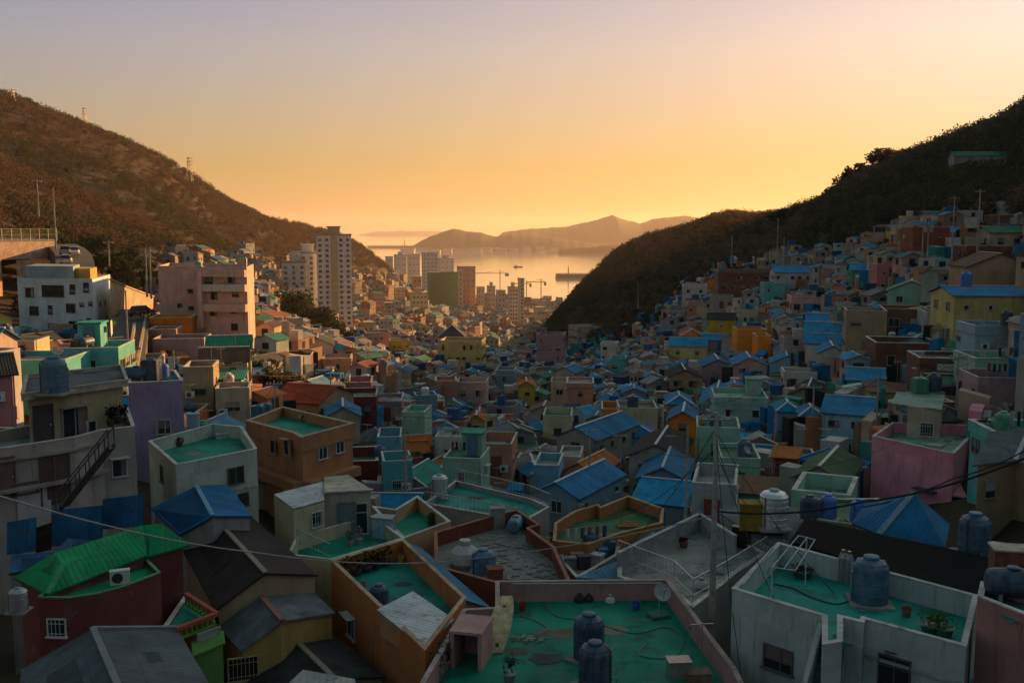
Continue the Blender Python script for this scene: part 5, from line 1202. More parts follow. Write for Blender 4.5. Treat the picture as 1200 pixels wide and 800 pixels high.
M(466,540,34,86,'flat','turquoise','teal','turquoise balcony house below the sky blue house','turquoise balcony house',10,4, hut=False)
tank(atd(445,541,92), 'round', 'navy', 'white capped dark tank beside turquoise balcony house', .9)
M(420,540,44,90,'flat','maroon','dark grey','dark maroon low house behind the cream hut',None,8,6)
M(523,446,24,168,'flat','salmon pink','dark grey','salmon round fronted house','salmon round house',5,5, hut=False)
M(552,448,36,172,'flat','pale pink','grey','long pale pink house mid valley','long pale pink house',-3,6)
M(592,434,22,205,'flat','dusty blue','grey','dusty blue small house mid valley',None,-4,6)
M(558,492,20,128,'gable','yellow','orange','tiny yellow pavilion house','yellow pavilion',0,3)
M(444,390,28,300,'flat','pale pink','dark grey','pale pink block at the foot of the white towers','pale pink block',14,9, storeys=3)
M(469,399,22,292,'flat','yellow','grey','small yellow cube house mid valley','yellow cube house',12,6, storeys=2)
M(540,399,49,264,'flat','pale yellow','dark grey','long pale yellow school with three rows of windows','pale yellow school',-6,9, storeys=3, wincol=(.1,.08,.05), hut=False, fix=True)
M(529,394,32,282,'hip','beige','dark grey','hall with wide dark green tiled hipped roof','dark hipped hall',0,8, rise=3.0, fix=True)
M(644,392,30,322,'flat','mauve','dark grey','six storey mauve apartment block','mauve apartment block',-10,9, storeys=5, name='apartment_building', cat='apartment building', hut=True)
M(617,412,30,308,'flat','rose','dark grey','low rose wing left of the mauve apartment block','rose wing',-8,9, storeys=2)
M(694,382,36,330,'flat','beige','grey','long beige building under the dark wood','beige long building',18,10, storeys=2)
M(713,402,18,250,'flat','white','grey','white narrow house with dark openings','white narrow house',-12,7, storeys=3)
M(724,420,18,228,'flat','turquoise','teal','bright turquoise small house','bright turquoise house',-8,6, storeys=2)
M(617,452,20,178,'gable','yellow','orange','orange yellow gabled house mid valley','orange yellow gable',0,5)
M(680,449,31,170,'flat','salmon pink','grey','salmon pink block with roof clutter','salmon block',-4,7, storeys=2)
M(655,447,19,174,'flat','cream','grey','cream block beside the salmon block',None,-4,6, storeys=2)
M(661,436,24,200,'gable','beige','blue','house with small blue gabled roof mid valley','small blue roof',-25,6)
M(803,441,36,168,'gable','tan','charcoal','tan house with dark charcoal gabled roof','charcoal gabled house',-5,8)
M(842,429,38,170,'gable','mauve','blue','mauve house under wide blue gabled roof with white ridge','mauve blue roofed house',-6,8, capc=(.6,.6,.6))
M(879,427,38,168,'gable','pale pink','blue','pink house with blue and white gabled roof under the orange wall','pink blue roofed house',-8,8, capc=(.6,.6,.6))
M(838,474,36,140,'gable','dusty blue','bright blue','long house with stepped bright blue roof','long bright blue roof',-14,14, capc=(.6,.6,.6), rise=1.4)
M(869,466,62,124,'flat','mint green','pale green','wide mint green house with roof hut','wide mint house',-8,8, hut=True)
M(748,478,46,125,'flat','cream','dark grey','plain cream cube house with dark tank','cream cube house',-3,6, wins=False, hut=False, storeys=3)
tank(atd(741,477,126.5), 'square', 'navy', 'black tank on the plain cream cube house', 1.1)
M(715,479,20,130,'flat','orange','grey','small orange house left of the cream cube','small orange house',-5,6)
M(653,487,34,128,'flat','cream','green','cream flat house with green roof','cream green roofed house',-5,6)
M(748,510,44,113,'hip','dusty blue','bright blue','house with rounded bright blue hipped roof','bright blue hipped house',0,6)
M(675,512,44,106,'gable','grey','blue','house with big blue gabled roof and white ridge','big blue gabled house',-32,11, capc=(.6,.6,.6))
M(702,518,38,100,'gable','dusty blue','pale blue','house with dusty pale blue gabled roof','pale blue gabled house',-24,8)
M(768,534,60,93,'gable','grey','charcoal','wide grey house with charcoal gabled roof','wide charcoal gable',-16,9)
M(776,560,56,86,'gable','dusty blue','blue','dusty blue house with blue gabled roof facing front','front blue gable',-14,8, capc=(.35,.42,.5))
M(771,588,56,76,'gable','dusty blue','bright blue','low house with wide bright blue roof','low wide blue roof',-22,7, ridge='x', capc=(.3,.4,.5))
M(678,552,36,91,'gable','pale pink','orange','house with clean orange gabled roof','orange gabled house',-28,6, capc=(.5,.3,.2))
M(652,578,50,79,'gable','dusty blue','blue','dusty blue house with broad blue gabled roof','broad blue gable',-30,9)
M(640,545,30,88,'flat','sky blue','grey','sky blue house beside orange gable',None,-8,5)
M(667,535,26,95,'flat','pale pink','grey','pale pink two storey house near the slim pole',None,-8,5, storeys=2)
M(842,501,50,99,'flat','mint green','pale green','mint green house with high walled roof','walled mint house',-10,6, hut=False)
tank(atd(838,502,101.5), 'round', 'navy', 'dark tank on the walled mint house roof', .95)
M(800,490,30,112,'gable','orange','blue','orange gabled house with blue white trimmed roof','orange white trimmed gable',-12,6, capc=(.6,.6,.6))
M(797,472,28,130,'hip','tan','bright blue','house with small bright blue hipped roof','small bright hip',-6,6)
M(868,537,46,84,'flat','mint green','olive' if 'olive' in COATC else 'moss','mint house with mossy flat roof and tank','mossy mint house',-8,6, hut=False)
tank(atd(872,536,86.5), 'round', 'blue', 'blue tank on the mossy mint house roof', .95)
M(812,512,36,90,'gable','pale grey','slate','white grey gabled house with outside stairs','white stair house',-20,8)
M(885,575,44,70,'shed','turquoise','rust brown','weathered turquoise shed with rust brown roof','weathered turquoise shed',-16,4)
M(837,567,50,66,'flat','pale grey','grey','pale grey house behind the concrete pole',None,-14,6)
M(960,560,52,70,'gable','grey','moss green','low house with moss green gabled roof','moss gabled house',-28,7)
M(920,533,26,82,'shed','maroon','orange','lean-to with bright yellow orange awning','orange awning',-20,3)
M(945,540,28,82,'flat','mauve','grey','mauve back house beside the orange awning',None,-10,5)
M(962,577,58,62,'flat','mint green','pale green','pale mint terrace with sloping white walls','sloping mint terrace',-24,5, hut=False)
M(881,386,34,192,'flat',(.86,.30,.03),'grey','tall bright orange windowless wall house','bright orange wall',-4,6, wins=False, hut=False, extra=False, storeys=4)
M(896,394,16,189,'flat',(.86,.30,.03),'grey','lower orange wing of the bright orange wall',None,-4,6, wins=False, hut=False, storeys=4)
M(812,393,28,232,'hip','salmon pink','orange','house with orange salmon hipped roof','salmon hipped house',-6,7)
M(806,405,42,216,'gable','pale yellow','bright blue','row house with long bright blue roof','blue row house',-14,7, ridge='x')
M(838,398,24,222,'gable','mauve','blue','mauve house with blue roof right of salmon hip',None,-10,7, ridge='x')
M(845,374,30,236,'gable','yellow','charcoal','yellow house with wide charcoal roof','yellow charcoal house',-14,8, ridge='x', storeys=2)
M(814,334,28,292,'flat','white','grey','white two storey house on the wood edge','white hill house',-10,8, storeys=3)
M(834,329,17,294,'gable','orange','dark grey','orange brown gabled house on the wood edge','orange brown hill gable',-6,8, storeys=2)
M(877,318,68,262,'flat','brick brown','teal','large brown brick building of three storeys','large brick building',-6,14, wallm=BRICK, storeys=4, hut=False)
M(908,332,24,252,'flat','turquoise','teal','turquoise roofed annexe right of the brick building','turquoise annexe',-6,8, storeys=2)
M(942,319,66,256,'gable','pale grey','bright blue','long pale house under a bright blue roof','long bright blue roofed house',-6,9, ridge='x', rise=1.6)
M(952,348,46,228,'flat','pale pink','grey','pale pink house with long balcony','pink balcony house',-8,9, storeys=2)
M(846,347,26,264,'flat','grey','dark grey','grey house below the brown gable','grey hill house',-10,8, storeys=2)
M(817,356,22,260,'flat','salmon pink','grey','salmon house stepping down the slope','salmon hill house',-10,8, storeys=2)
M(882,365,44,238,'flat','cream','dark grey','cream terrace row under the brick building',None,-8,6, storeys=1)
M(908,378,16,214,'flat','yellow','red' if 'red' in COATC else 'green','bright yellow and red painted house','yellow red house',-8,5, storeys=2)
M(968,378,42,180,'gable','white','bright blue','topmost of four blue gabled white houses','top blue gable',-16,7, ridge='x', capc=(.6,.6,.6))
M(965,388,40,172,'gable','pale grey','bright blue','second of four blue gabled white houses','second blue gable',-16,7, ridge='x', capc=(.6,.6,.6))
M(966,402,40,162,'gable','white','bright blue','third of four blue gabled white houses','third blue gable',-16,7, ridge='x', capc=(.6,.6,.6))
M(976,413,32,152,'gable','white','bright blue','lowest of four blue gabled white houses','lowest blue gable',-14,7, capc=(.6,.6,.6))
M(922,425,36,165,'gable','light blue','bright blue','light blue house with bright blue gabled roof','light blue gable',-14,7)
M(938,436,36,150,'flat','white','grey','white low house in front of light blue gable','white low house',-10,5)
M(947,462,40,122,'gable','tan','charcoal','house with low charcoal gabled roof','low charcoal gable',-20,7)
M(1014,445,38,116,'gable','turquoise','bright blue','turquoise house with bright blue gabled roof','turquoise blue gable',-20,7, ridge='x')
M(1044,458,46,108,'shed','cream','rust brown','cream house with rusty sheet roof','rusty sheet house',-14,6)
M(992,484,50,95,'gable','light blue','blue','light blue house with broad blue gabled roof above the pink house','light blue broad gable',-24,8, ridge='x', storeys=2)
M(924,480,24,108,'hip','dusty blue','bright blue','small house with bright blue hat roof','blue hat house',-10,4)
M(952,486,26,104,'hip','maroon','blue','maroon house with blue skylight roof','blue skylight house',-10,4)
M(1016,364,44,140,'flat','tan','dark grey','tall tan house with side windows','tall tan house',-14,6, storeys=3)
M(1062,362,48,138,'flat','brick brown','grey','brown orange house with wide windows and white side','brown wide window house',-14,7, storeys=2, hut=False)
M(1104,366,34,140,'flat','pale grey','grey','pale grey windowless side house','pale side house',-10,6, wins=False, hut=False, storeys=4)
M(1068,340,48,165,'gable','mint green','light green','mint house with pale green gabled roof','mint gabled house',-22,8, storeys=2)
M(1064,402,70,117,'flat','brick brown','teal','brick house under a wide teal roof','brick teal house',-10,7, wallm=BRICK, storeys=2, hut=False)
M(1116,420,70,102,'flat','brick brown','dark grey','long brown brick retaining house','long brick house',-10,6, wallm=BRICK, storeys=1, hut=False)
M(1162,346,84,114,'gable','pale yellow','bright blue','pale yellow house with long bright blue roof','pale yellow blue roofed house',-4,8, ridge='x', storeys=2, rise=.9)
tank(atd(1132,336,115.5)+Vector((0,0,.0)), 'round', 'bright blue', 'bright blue tank at the yellow house roof end', 1.05)
M(1170,382,50,102,'flat','light blue','dark grey','light blue house with balcony and dark tank','light blue balcony house',-6,6, storeys=2, hut=False)
tank(atd(1179,382,104), 'round', 'navy', 'dark tank on the light blue balcony house', .95)
M(1176,420,62,94,'flat','mint green','green','mint green house under the light blue balcony house','right mint house',-6,6, storeys=1)
M(1178,443,60,88,'flat','mauve','dark grey','dull mauve house at the right edge','dull mauve house',-8,6, storeys=2)
M(1172,312,70,138,'gable','tan','rust brown','large tan house with rusty low roof','large tan house',-10,10, wins=False, rise=1.8, storeys=3)
M(1136,272,50,192,'gable','cream','bright blue','cream roadside house under a bright blue roof','cream blue roadside house',-3,7, ridge='x', storeys=1, rise=1.0)
M(1186,272,50,192,'gable','beige','green','beige roadside house under a green roof','green roofed roadside house',-3,7, ridge='x', storeys=1, rise=1.0)
M(1059,272,22,194,'flat','yellow','grey','small yellow roadside house','yellow roadside house',-3,6, storeys=1)
M(1092,266,42,194,'flat','red','dark grey','red brick roadside house with pale window','red roadside house',-3,7, storeys=2, wallm=BRICK)
M(1160,288,50,168,'flat','brick brown','dark grey','brown house on the hillside at right','brown hillside house',-6,7, storeys=2)
M(1014,316,30,225,'gable','green','bright blue','dark green house with bright blue roof','green blue roofed house',-10,6, ridge='x')
M(1048,310,38,185,'flat','rose','grey','rose pink stepped house near the little lighthouse','rose stepped house',-8,6, storeys=2)
M(1186,252,40,225,'flat','brick brown','grey','brown hut high on the right hillside',None,-5,6, storeys=1)
M(1185,236,24,240,'flat','white','grey','white topped hut high on the right hillside','high white hut',-5,6, storeys=1)
M(1150,182,60,300,'gable','grey','green','long green roofed hut among hillside trees','high green roof',-5,5, ridge='x', storeys=1)
# the little lighthouse
p = atd(1092,326,172); o = thing('lighthouse', 'little white and blue lighthouse tower with red ball top', 'lighthouse', (p.x,p.y,p.z-3)); m = MB(); m.lathe((p.x,p.y,p.z-3), [(.8,0),(.7,4.2)], 16); part('shaft', m, PAINT, o, (.5,.5,.52)); m = MB(); m.lathe((p.x,p.y,p.z+1.2), [(.72,0),(.66,1.2),(.85,1.25),(.85,1.4)], 16); part('gallery', m, PAINT, o, (.05,.2,.5)); m = MB(); m.lathe((p.x,p.y,p.z+2.6), [(.1,-.05),(.5,.2),(.62,.6),(.5,1.0),(.2,1.2),(0,1.22)], 14); part('lantern', m, PAINT, o, (.5,.06,.04))

# ---------------------------------------------------------------- blocks on the left shoulder
def wall_windows(root, a, b, spec, col=(.08,.07,.06), near=False):
    for px, py, w, h in spec: edge_win(root, a, b, px, py, w, h, near, col)
wb, wbl = plan_flat('white four storey house with bluish front and sunlit side', 'white four storey house', [(20,146),(108,143),(129,157),(40,161)], -7.2, .5, (.66,.72,.75), 'grey', th=.18)
a,b = wbl[0], wbl[1]
wall_windows(wb, a, b, [(35,343,1.3,1.2),(62,341,3.6,1.6),(85,336,.8,.6),(85,342,.8,.6),(101,334,.8,.6),(101,340,.8,.6),(40,364,1.4,1.2),(59,360,.6,.5),(59,366,.6,.5),(83,361,1.4,1.2),(96,357,.6,.5),(106,356,.5,.5),(62,383,1.4,1.0),(86,381,1.4,1.1),(97,378,.8,.7),(104,376,.7,.7)])
wall_windows(wb, wbl[1], wbl[2], [(117,356,.5,.7),(123,354,.5,.7),(118,377,.5,.8),(125,373,.5,.8)])
w = MB(); w.prism([((px-600)/F_PX*d*.995, d) for px, d in ((28,149),(84,147),(92,156),(42,158))], -7.65, -5.5); part('penthouse', w, PAINT, wb, (.28,.38,.42))
w = MB(); w.prism([((px-600)/F_PX*d*.995, d) for px, d in ((86,149),(104,148),(112,155),(94,156))], -7.65, -5.9); part('yellow_room', w, PAINT, wb, (.5,.33,.08))
for a_,b_ in ((352,346),(372,371)): pass
pk5, pl = plan_flat('tall five storey pink building with sunlit narrow side', 'tall pink block', [(185,150),(236,150),(237,145),(289,144),(297,158),(198,164)], -5.6, .5, (.68,.43,.34), 'dark grey', th=.2, name='apartment_building', cat='apartment building')
wall_windows(pk5, pl[0], pl[1], [(223,341,.7,.5),(211,358,.7,.5),(224,361,.7,.5)])
wall_windows(pk5, pl[2], pl[3], [(243,329,1.5,1.1),(271,327,.9,1.0),(251,347,.9,.9),(276,344,.9,.9),(250,366,.9,.9),(274,363,.9,.9),(275,383,.9,.9)])
a,b = pl[2], pl[3]; e_ = (b-a).normalized(); nx = Vector((e_.y,-e_.x,0)); nx = nx if nx.y < 0 else -nx
for zz, hh in ((-6.6,.5),(-8.7,.5),(-11.6,.55)):
    m = MB(); m.obox((a+b)/2+nx*.45+Vector((0,0,zz+5.8)), (b-a)/2*1.0, nx*.45, Vector((0,0,hh))); part('balcony', m, PAINT, pk5, (.68,.44,.35) if zz != -8.7 else (.66,.58,.47))
m = MB(); m.obox(pl[2]+nx*.6+Vector((0,0,-4.5)), e_*.3, nx*.5, Vector((0,0,4.2))); part('fin', m, PAINT, pk5, (.72,.48,.38))
m = MB(); q = pl[3]; m.lathe((q.x-.5,q.y+1,-5.9), [(.3,0),(.35,1.6),(.1,1.9)], 10); part('flue', m, STEEL, pk5, (.35,.33,.3))
tank(Vector((pl[1].x-1, pl[1].y+2, -6.1)), 'square', 'green', 'small green tank on the tall pink block roof', .8)
M(190,386,30,142,'flat','salmon pink','grey','salmon low house left of the tall pink block foot',None,8,5)
# white apartment towers
def tower(px, py0, py1, wpx, d, D, col, fl, cols, label, short, yaw=0, strip=None, capc=(.35,.3,.2), crown=True, group=None, z1=None):
    p = atd(px, py0, d); b = atd(px, py1, d); w = wpx*d/F_PX; y = R(yaw); cx, cy = p.x-math.sin(y)*D/2, p.y+math.cos(y)*D/2
    zb = min(g1(cx, cy)-1, b.z); H = p.z-zb
    r = thing('apartment_building', label, 'apartment building', (cx, cy, zb), y, group, False); r['px'] = proj((cx,cy,p.z)); r['ztop'] = p.z
    ALLH.append((cx, cy, math.hypot(w,D)/2, [Vector((cx+sx*w/2, cy+sy*D/2, 0)) for sx, sy in ((-1,-1),(1,-1),(1,1),(-1,1))]))
    if short: NEAR.append((proj((cx,cy,p.z)), short))
    m = MB(); m.box(-w/2, w/2, -D/2, D/2, -3, H, skip='b'); part('wall', m, PAINT, r, col)
    m = MB(); m.box(-w/2-.3, w/2+.3, -D/2-.3, D/2+.3, H+.002, H+.9); part('roof', m, CONC, r, capc)
    if crown: m = MB(); m.box(-w*.18, w*.18, -D*.2, D*.2, H+.9, H+4.5); m.box(-w*.22, w*.22, -D*.24, D*.24, H+4.5, H+5.1); part('lift_tower', m, PAINT, r, strip or col)
    if strip: m = MB(); m.box(-w*.1, w*.1, -D/2-.5, -D/2-.004, -3, H+.4); part('stair_strip', m, PAINT, r, strip)
    fh = (H-3)/fl; n = 0
    for f in range(fl):
        zz = H-1.0-(f+.5)*fh
        if zz < .5: continue
        for c in range(cols):
            t = -w/2+(c+.5)*w/cols
            if strip and abs(t) < w*.13: continue
            if n < 96: add_window(r, (t, -D/2-.006, zz), 0, min(1.6, w/cols*.55), min(1.5, fh*.5), False, (.3,.3,.3)); n += 1
        if n < 98 and f % 2 == 0: add_window(r, (w/2+.006, 0, zz), math.pi/2, 1.2, 1.2, False, (.3,.3,.3)); n += 1
    return r
tower(391,276,404,40,545,14,(.74,.73,.72),20,5,'tallest white apartment tower with yellow grey centre strip','tallest white tower',10,(.50,.44,.26))
tower(360,297,388,36,560,13,(.7,.69,.69),14,4,'mid height white apartment tower with glazed balconies','mid white tower',10,None,(.3,.3,.3),True)
tower(344,308,390,28,548,12,(.72,.7,.69),12,3,'stepped white apartment tower at the left of the group','stepped white tower',10,None)
tower(346,350,396,26,530,10,(.52,.49,.46),6,4,'low white apartment wing before the stepped tower','low white wing',12,None,crown=False)
def rnd_(k): return (math.sin(k*12.9898)*43758.5453) % 1
LB_ = [ # px, top, base, w px, d, D, colour, floors, cols, label
 (470,299,318,13,1500,20,(.66,.62,.58),6,2,'pale waterfront block leftmost of the close pair beside the bay'),
 (485,298,318,14,1520,20,(.68,.62,.54),6,3,'pale waterfront block rightmost of the close pair beside the bay'),
 (504,296,330,18,1380,20,(.66,.63,.60),12,4,'tall pale waterfront tower left of the netted building'),
 (524,303,326,16,1450,20,(.64,.60,.56),7,3,'pale waterfront tower behind the netted building'),
 (457,301,316,7,1480,14,(.6,.52,.46),5,2,'slim waterfront block far left of the bay'),
 (549,313,343,17,1200,20,(.56,.30,.24),8,3,'red pink waterfront tower right of the netted building'),
 (520,320,340,33,1180,18,(.09,.22,.12),1,0,'building wrapped in dark green netting'),
 (540,318,346,6,1160,12,(.66,.52,.36),8,1,'narrow cream slab right of the green netting'),
 (467,338,354,16,900,12,(.64,.50,.34),4,3,'cream hillside apartment block on the left town slope'),
 (492,344,360,18,860,12,(.6,.52,.32),4,4,'mustard apartment block in the left town'),
 (489,325,340,10,1000,12,(.58,.36,.26),5,2,'rosy apartment block above the mustard one'),
 (453,356,370,15,760,11,(.6,.36,.18),3,3,'orange brick apartment block on the left slope'),
 (602,337,366,10,980,12,(.52,.50,.48),9,3,'grey riverside apartment tower'),
 (612,327,366,5,960,10,(.6,.55,.42),13,1,'slim yellow grey stair tower beside grey apartment tower'),
 (634,361,371,9,900,12,(.64,.5,.34),3,3,'cream block catching sun near the wood foot'),
 (576,336,350,9,1150,16,(.52,.45,.40),5,2,'dull waterfront block in the middle of town'),
 (588,341,352,9,1120,16,(.5,.42,.36),4,2,'brown grey waterfront block right of centre'),
 (564,337,350,8,1180,14,(.5,.43,.38),4,2,'brown waterfront block beside red pink tower'),
 (645,354,363,10,1150,14,(.46,.40,.36),3,2,'low dark waterfront block near the wood end'),
 (628,351,360,9,1300,14,(.48,.42,.36),3,2,'small waterfront block by the cranes'),
 (432,380,392,10,420,8,(.64,.48,.32),3,2,'small sunlit apartment block right of the tallest tower'),
]
for k, (a,b,c,w,d,D,col,fl,co,lab) in enumerate(LB_):
    tower(a,b,c,w,d,D,col,fl,co,lab,None,random.uniform(4,20),None,tuple(x*.7 for x in col),crown=k % 3 == 0 and co > 0)
# ---------------------------------------------------------------- road, platform and cars at upper left
def strip(name, pts, w, m, lift=.05, col=None, kind='structure'):
    P = [Vector(p) for p in pts]; mb = MB(); L_, R__ = [], []
    for i, p in enumerate(P):
        t = (P[min(i+1, len(P)-1)]-P[max(i-1, 0)]); t.z = 0; t.normalize(); n = Vector((t.y, -t.x, 0)); L_.append(p-n*w/2); R__.append(p+n*w/2)
    for i in range(len(P)-1): mb.poly([L_[i], R__[i], R__[i+1], L_[i+1]]); 
    for i in range(len(P)-1): 
        d_ = Vector((0,0,-2.5)); mb.poly([R__[i], R__[i]+d_, R__[i+1]+d_, R__[i+1]]); mb.poly([L_[i]+d_, L_[i], L_[i+1], L_[i+1]+d_])
    o = part(name, mb, m, None, col); return tag(o, kind=kind)
strip('road', [atd(142,440,95), atd(147,412,112), atd(152,392,126), atd(156,375,140), atd(158,362,156)], 4.2, ROAD)
strip('road', [atd(86,322,158), atd(88,308,168), atd(86,298,180), atd(80,291,190), atd(70,286,198)], 6.0, ROAD)
o = thing('retaining_wall', 'long sunlit retaining wall beside the sloping road', 'wall', atd(155,362,152)); m = MB(); P = [atd(128,372,146), atd(152,370,162), atd(179,368,182)]; T = [atd(129,328,146), atd(152,338,162), atd(180,348,182)]
for i in range(2): m.poly([P[i],P[i+1],T[i+1],T[i]]); m.poly([T[i],T[i+1],T[i+1]+Vector((0,1,0)),T[i]+Vector((0,1,0))])
part('wall_face', m, CONC, o, (.5,.38,.24)); m = MB()
for i in range(2): m.bar(T[i]+Vector((0,0,.1)), T[i+1]+Vector((0,0,.1)), .35, .2)
part('coping', m, CONC, o, (.5,.42,.3))
for i, (q0, q1, d0, d1, nm) in enumerate([((150,440),(158,385),98,132,'left'),((160,440),(172,372),98,150,'right')]):
    o = thing('kerb_fence', ['low pale parapet on the left of the sloping road','low pale parapet on the right of the sloping road'][i], 'parapet', atd(*q0,d0)); m = MB(); a, b = atd(*q0,d0), atd(*q1,d1); m.bar(a+Vector((0,0,.3)), b+Vector((0,0,.3)), .25, .9); part('parapet_wall', m, CONC, o, (.42,.33,.22)); m = MB(); m.bar(a+Vector((0,0,.78)), b+Vector((0,0,.78)), .32, .07); part('coping', m, CONC, o, (.45,.36,.25))
# platform with fence
pf, pfl = px_flat('pinkish concrete car deck at the upper left', 'concrete car deck', [(-60,284),(66,282),(66,276),(-60,276)], -2.3, .0, (.46,.34,.27), 'grey', m=CONC, name='car_deck', cat='deck')
for ch in list(pf.children):
    if ch.name.startswith('wall'): C.objects.unlink(ch); bpy.data.objects.remove(ch)
m = MB(); P = [pfl[0], pfl[1]]; m.prism([(p.x,p.y) for p in px_loop([(-60,284),(66,282),(66,276),(-60,276)], -2.3)], -5.6, -2.35, bottom=True); part('deck_wall', m, CONC, pf, (.46,.34,.27))
m = MB(); 
for a in (16, -20): p = atd(a+6,312,176); m.box(p.x-.9, p.x+.9, p.y+1, p.y+2.8, -12, -5.6)
part('pier', m, CONC, pf, (.45,.3,.22))
o = thing('mesh_fence', 'tall wire mesh fence along the edge of the car deck', 'fence', pfl[0]); m = MB(); q = MB()
for k in range(12):
    v = Vector(pfl[0]).lerp(Vector(pfl[1]), k/11)+Vector((0,.3,0)); m.bar(v, v+Vector((0,0,2.3)), .09)
for zz in (.1, 1.2, 2.3): q.bar(Vector(pfl[0])+Vector((0,.3,zz)), Vector(pfl[1])+Vector((0,.3,zz)), .05)
for k in range(120):
    v = Vector(pfl[0]).lerp(Vector(pfl[1]), k/119)+Vector((0,.3,0)); q.bar(v, v+Vector((0,0,2.3)), .02)
part('post', m, STEEL, o, (.16,.16,.15)); part('mesh_panel', q, STEEL, o, (.06,.09,.08))
def car(p, rz, col, label, group='cars parked by the upper road'):
    o = thing('parked_car', label, 'car', p, rz, group, False)
    sec = [(-2.1,.45,.75),(-2.05,.35,.9),(-1.2,.3,.98),(-.95,.3,1.0),(.9,.3,1.0),(1.9,.3,.85),(2.15,.35,.7),(2.2,.45,.55)]
    m = MB(); rings = [[(x,-.82,z0),(x,.82,z0),(x,.86,(z0+z1)/2),(x,.78,z1),(x,-.78,z1),(x,-.86,(z0+z1)/2)] for x, z0, z1 in sec]
    for A, B in zip(rings, rings[1:]):
        for k in range(6): m.poly([A[k], A[(k+1)%6], B[(k+1)%6], B[k]], smooth=False)
    m.poly(rings[0]); m.poly(rings[-1][::-1]); part('body', m, CARPAINT, o, col)
    m = MB(); lo = [(-2.0,-.74,.95),(1.15,-.74,.98),(1.15,.74,.98),(-2.0,.74,.95)]; hi = [(-1.55,-.6,1.48),(.35,-.6,1.5),(.35,.6,1.5),(-1.55,.6,1.48)]
    for k in range(4): m.poly([lo[k], lo[(k+1)%4], hi[(k+1)%4], hi[k]])
    part('windows', m, GLASS, o); m = MB(); m.obox((-.6,0,1.5), (.98,0,0), (0,.62,0), (0,0,.035)); part('roof', m, CARPAINT, o, col)
    for x in (-1.35, 1.35):
        for y in (-.8, .8):
            w = MB(); n = 14
            A = [(x+.33*math.cos(k*2*math.pi/n), y-.1, .33+.33*math.sin(k*2*math.pi/n)) for k in range(n)]; B = [(a,y+.1,c) for a,_,c in A]
            for k in range(n): w.poly([A[k],A[(k+1)%n],B[(k+1)%n],B[k]])
            w.poly(A); w.poly(B[::-1]); wo = part('wheel', w, RUBBER, o, (.02,.02,.02)); h = MB(); s = -1 if y < 0 else 1
            h.poly([(x+.2*math.cos(k*2*math.pi/n), y+s*.105, .33+.2*math.sin(k*2*math.pi/n)) for k in range(n)]); part('rim', h, STEEL, wo, (.5,.5,.5))
    for y in (-.6,.6):
        h = MB(); h.obox((2.19,y,.62), (.03,0,0), (0,.16,0), (0,0,.07)); part('headlight', h, TRIM, o, (.7,.7,.65)); h = MB(); h.obox((-2.12,y,.72), (.02,0,0), (0,.14,0), (0,0,.08)); part('tail_light', h, TRIM, o, (.4,.02,.02))
    return o
car(atd(87,300,177)+Vector((0,0,.1)), R(-70), (.6,.6,.6), 'white car facing downhill on the upper road'); car(atd(77,299,176)+Vector((0,0,.1)), R(110), (.35,.36,.38), 'silver car by the edge of the concrete deck'); car(atd(78,310,166)+Vector((0,0,.1)), R(110), (.5,.5,.5), 'pale car with red lights below the silver car'); car(atd(166,372,141)+Vector((0,0,.2)), R(80), (.03,.03,.05), 'dark car at the top of the sloping road')
# poles of the upper left and right
for a in [(62,220,292,128,'tall lamp post pole at the end of the concrete deck',0,.12),(43,210,254,160,'pole with crossarm behind the car deck',1,.14),(127,282,312,150,'short pole at the roadside bend',1,.12),(170,290,348,140,'left of two close poles by the retaining wall',2,.15),(175,293,350,142,'right of two close poles by the retaining wall',1,.15),(147,340,434,100,'slim pole beside the sloping road',0,.11),(203,410,440,95,'pale pole in front of the mauve house',0,.10),
          (1119,230,316,165,'tall pale pole at the right with long arm',1,.15),(1149,222,310,160,'tall leaning pole right of the lighthouse',1,.16),(1083,246,318,170,'left pole of the transformer pair',1,.14),(1089,250,318,170,'right pole carrying grey transformers',2,.14),(1171,250,300,185,'pole beside the blue roofed roadside house',1,.12),(858,275,312,260,'thin pole above the brick building',0,.16),(912,256,314,258,'left lamp pole on the right hill shoulder',0,.16),(919,278,314,258,'right lamp pole on the right hill shoulder',0,.16),(748,332,362,300,'thin pole at the wood edge',0,.14)]:
    pole(*a[:4], a[4], a[5], a[6], transformer='transformers' in a[4])
VP = []
for k, (px, d, l) in enumerate([(318,96,'behind the orange brown house'),(520,112,'among roofs left of the yellow pavilion'),(598,120,'in the lane below the orange yellow gable'),(636,100,'beside the sky blue house'),(730,104,'right of the pale blue gabled house'),(764,140,'by the bright blue hip roofs'),(826,118,'between wide mint house and white stair house'),(905,118,'above the blue hat house'),(958,98,'left of the light blue broad gable'),(1034,90,'behind the tall pink house left corner'),(1128,84,'before the long brick house'),(980,150,'among the blue gabled white houses'),(870,150,'below the bright orange wall'),(705,160,'above the small orange house'),(560,180,'in the middle of the valley'),(430,150,'left of the pink tower house'),(385,120,'between red roof and dark maroon house'),(250,98,'by the teal shed'),(660,210,'near the small blue roof'),(780,205,'below the salmon hipped house')]):
    x = (px-600)/F_PX*d; z = g1(x, d); q = proj((x, d, z+7.5)); q0 = proj((x, d, z))
    o = pole(q[0], q[1], q0[1], d, 'slim concrete pole '+l, 1, .11); VP.append(Vector((x, d, z+7.1)))
rv = random.Random(3)
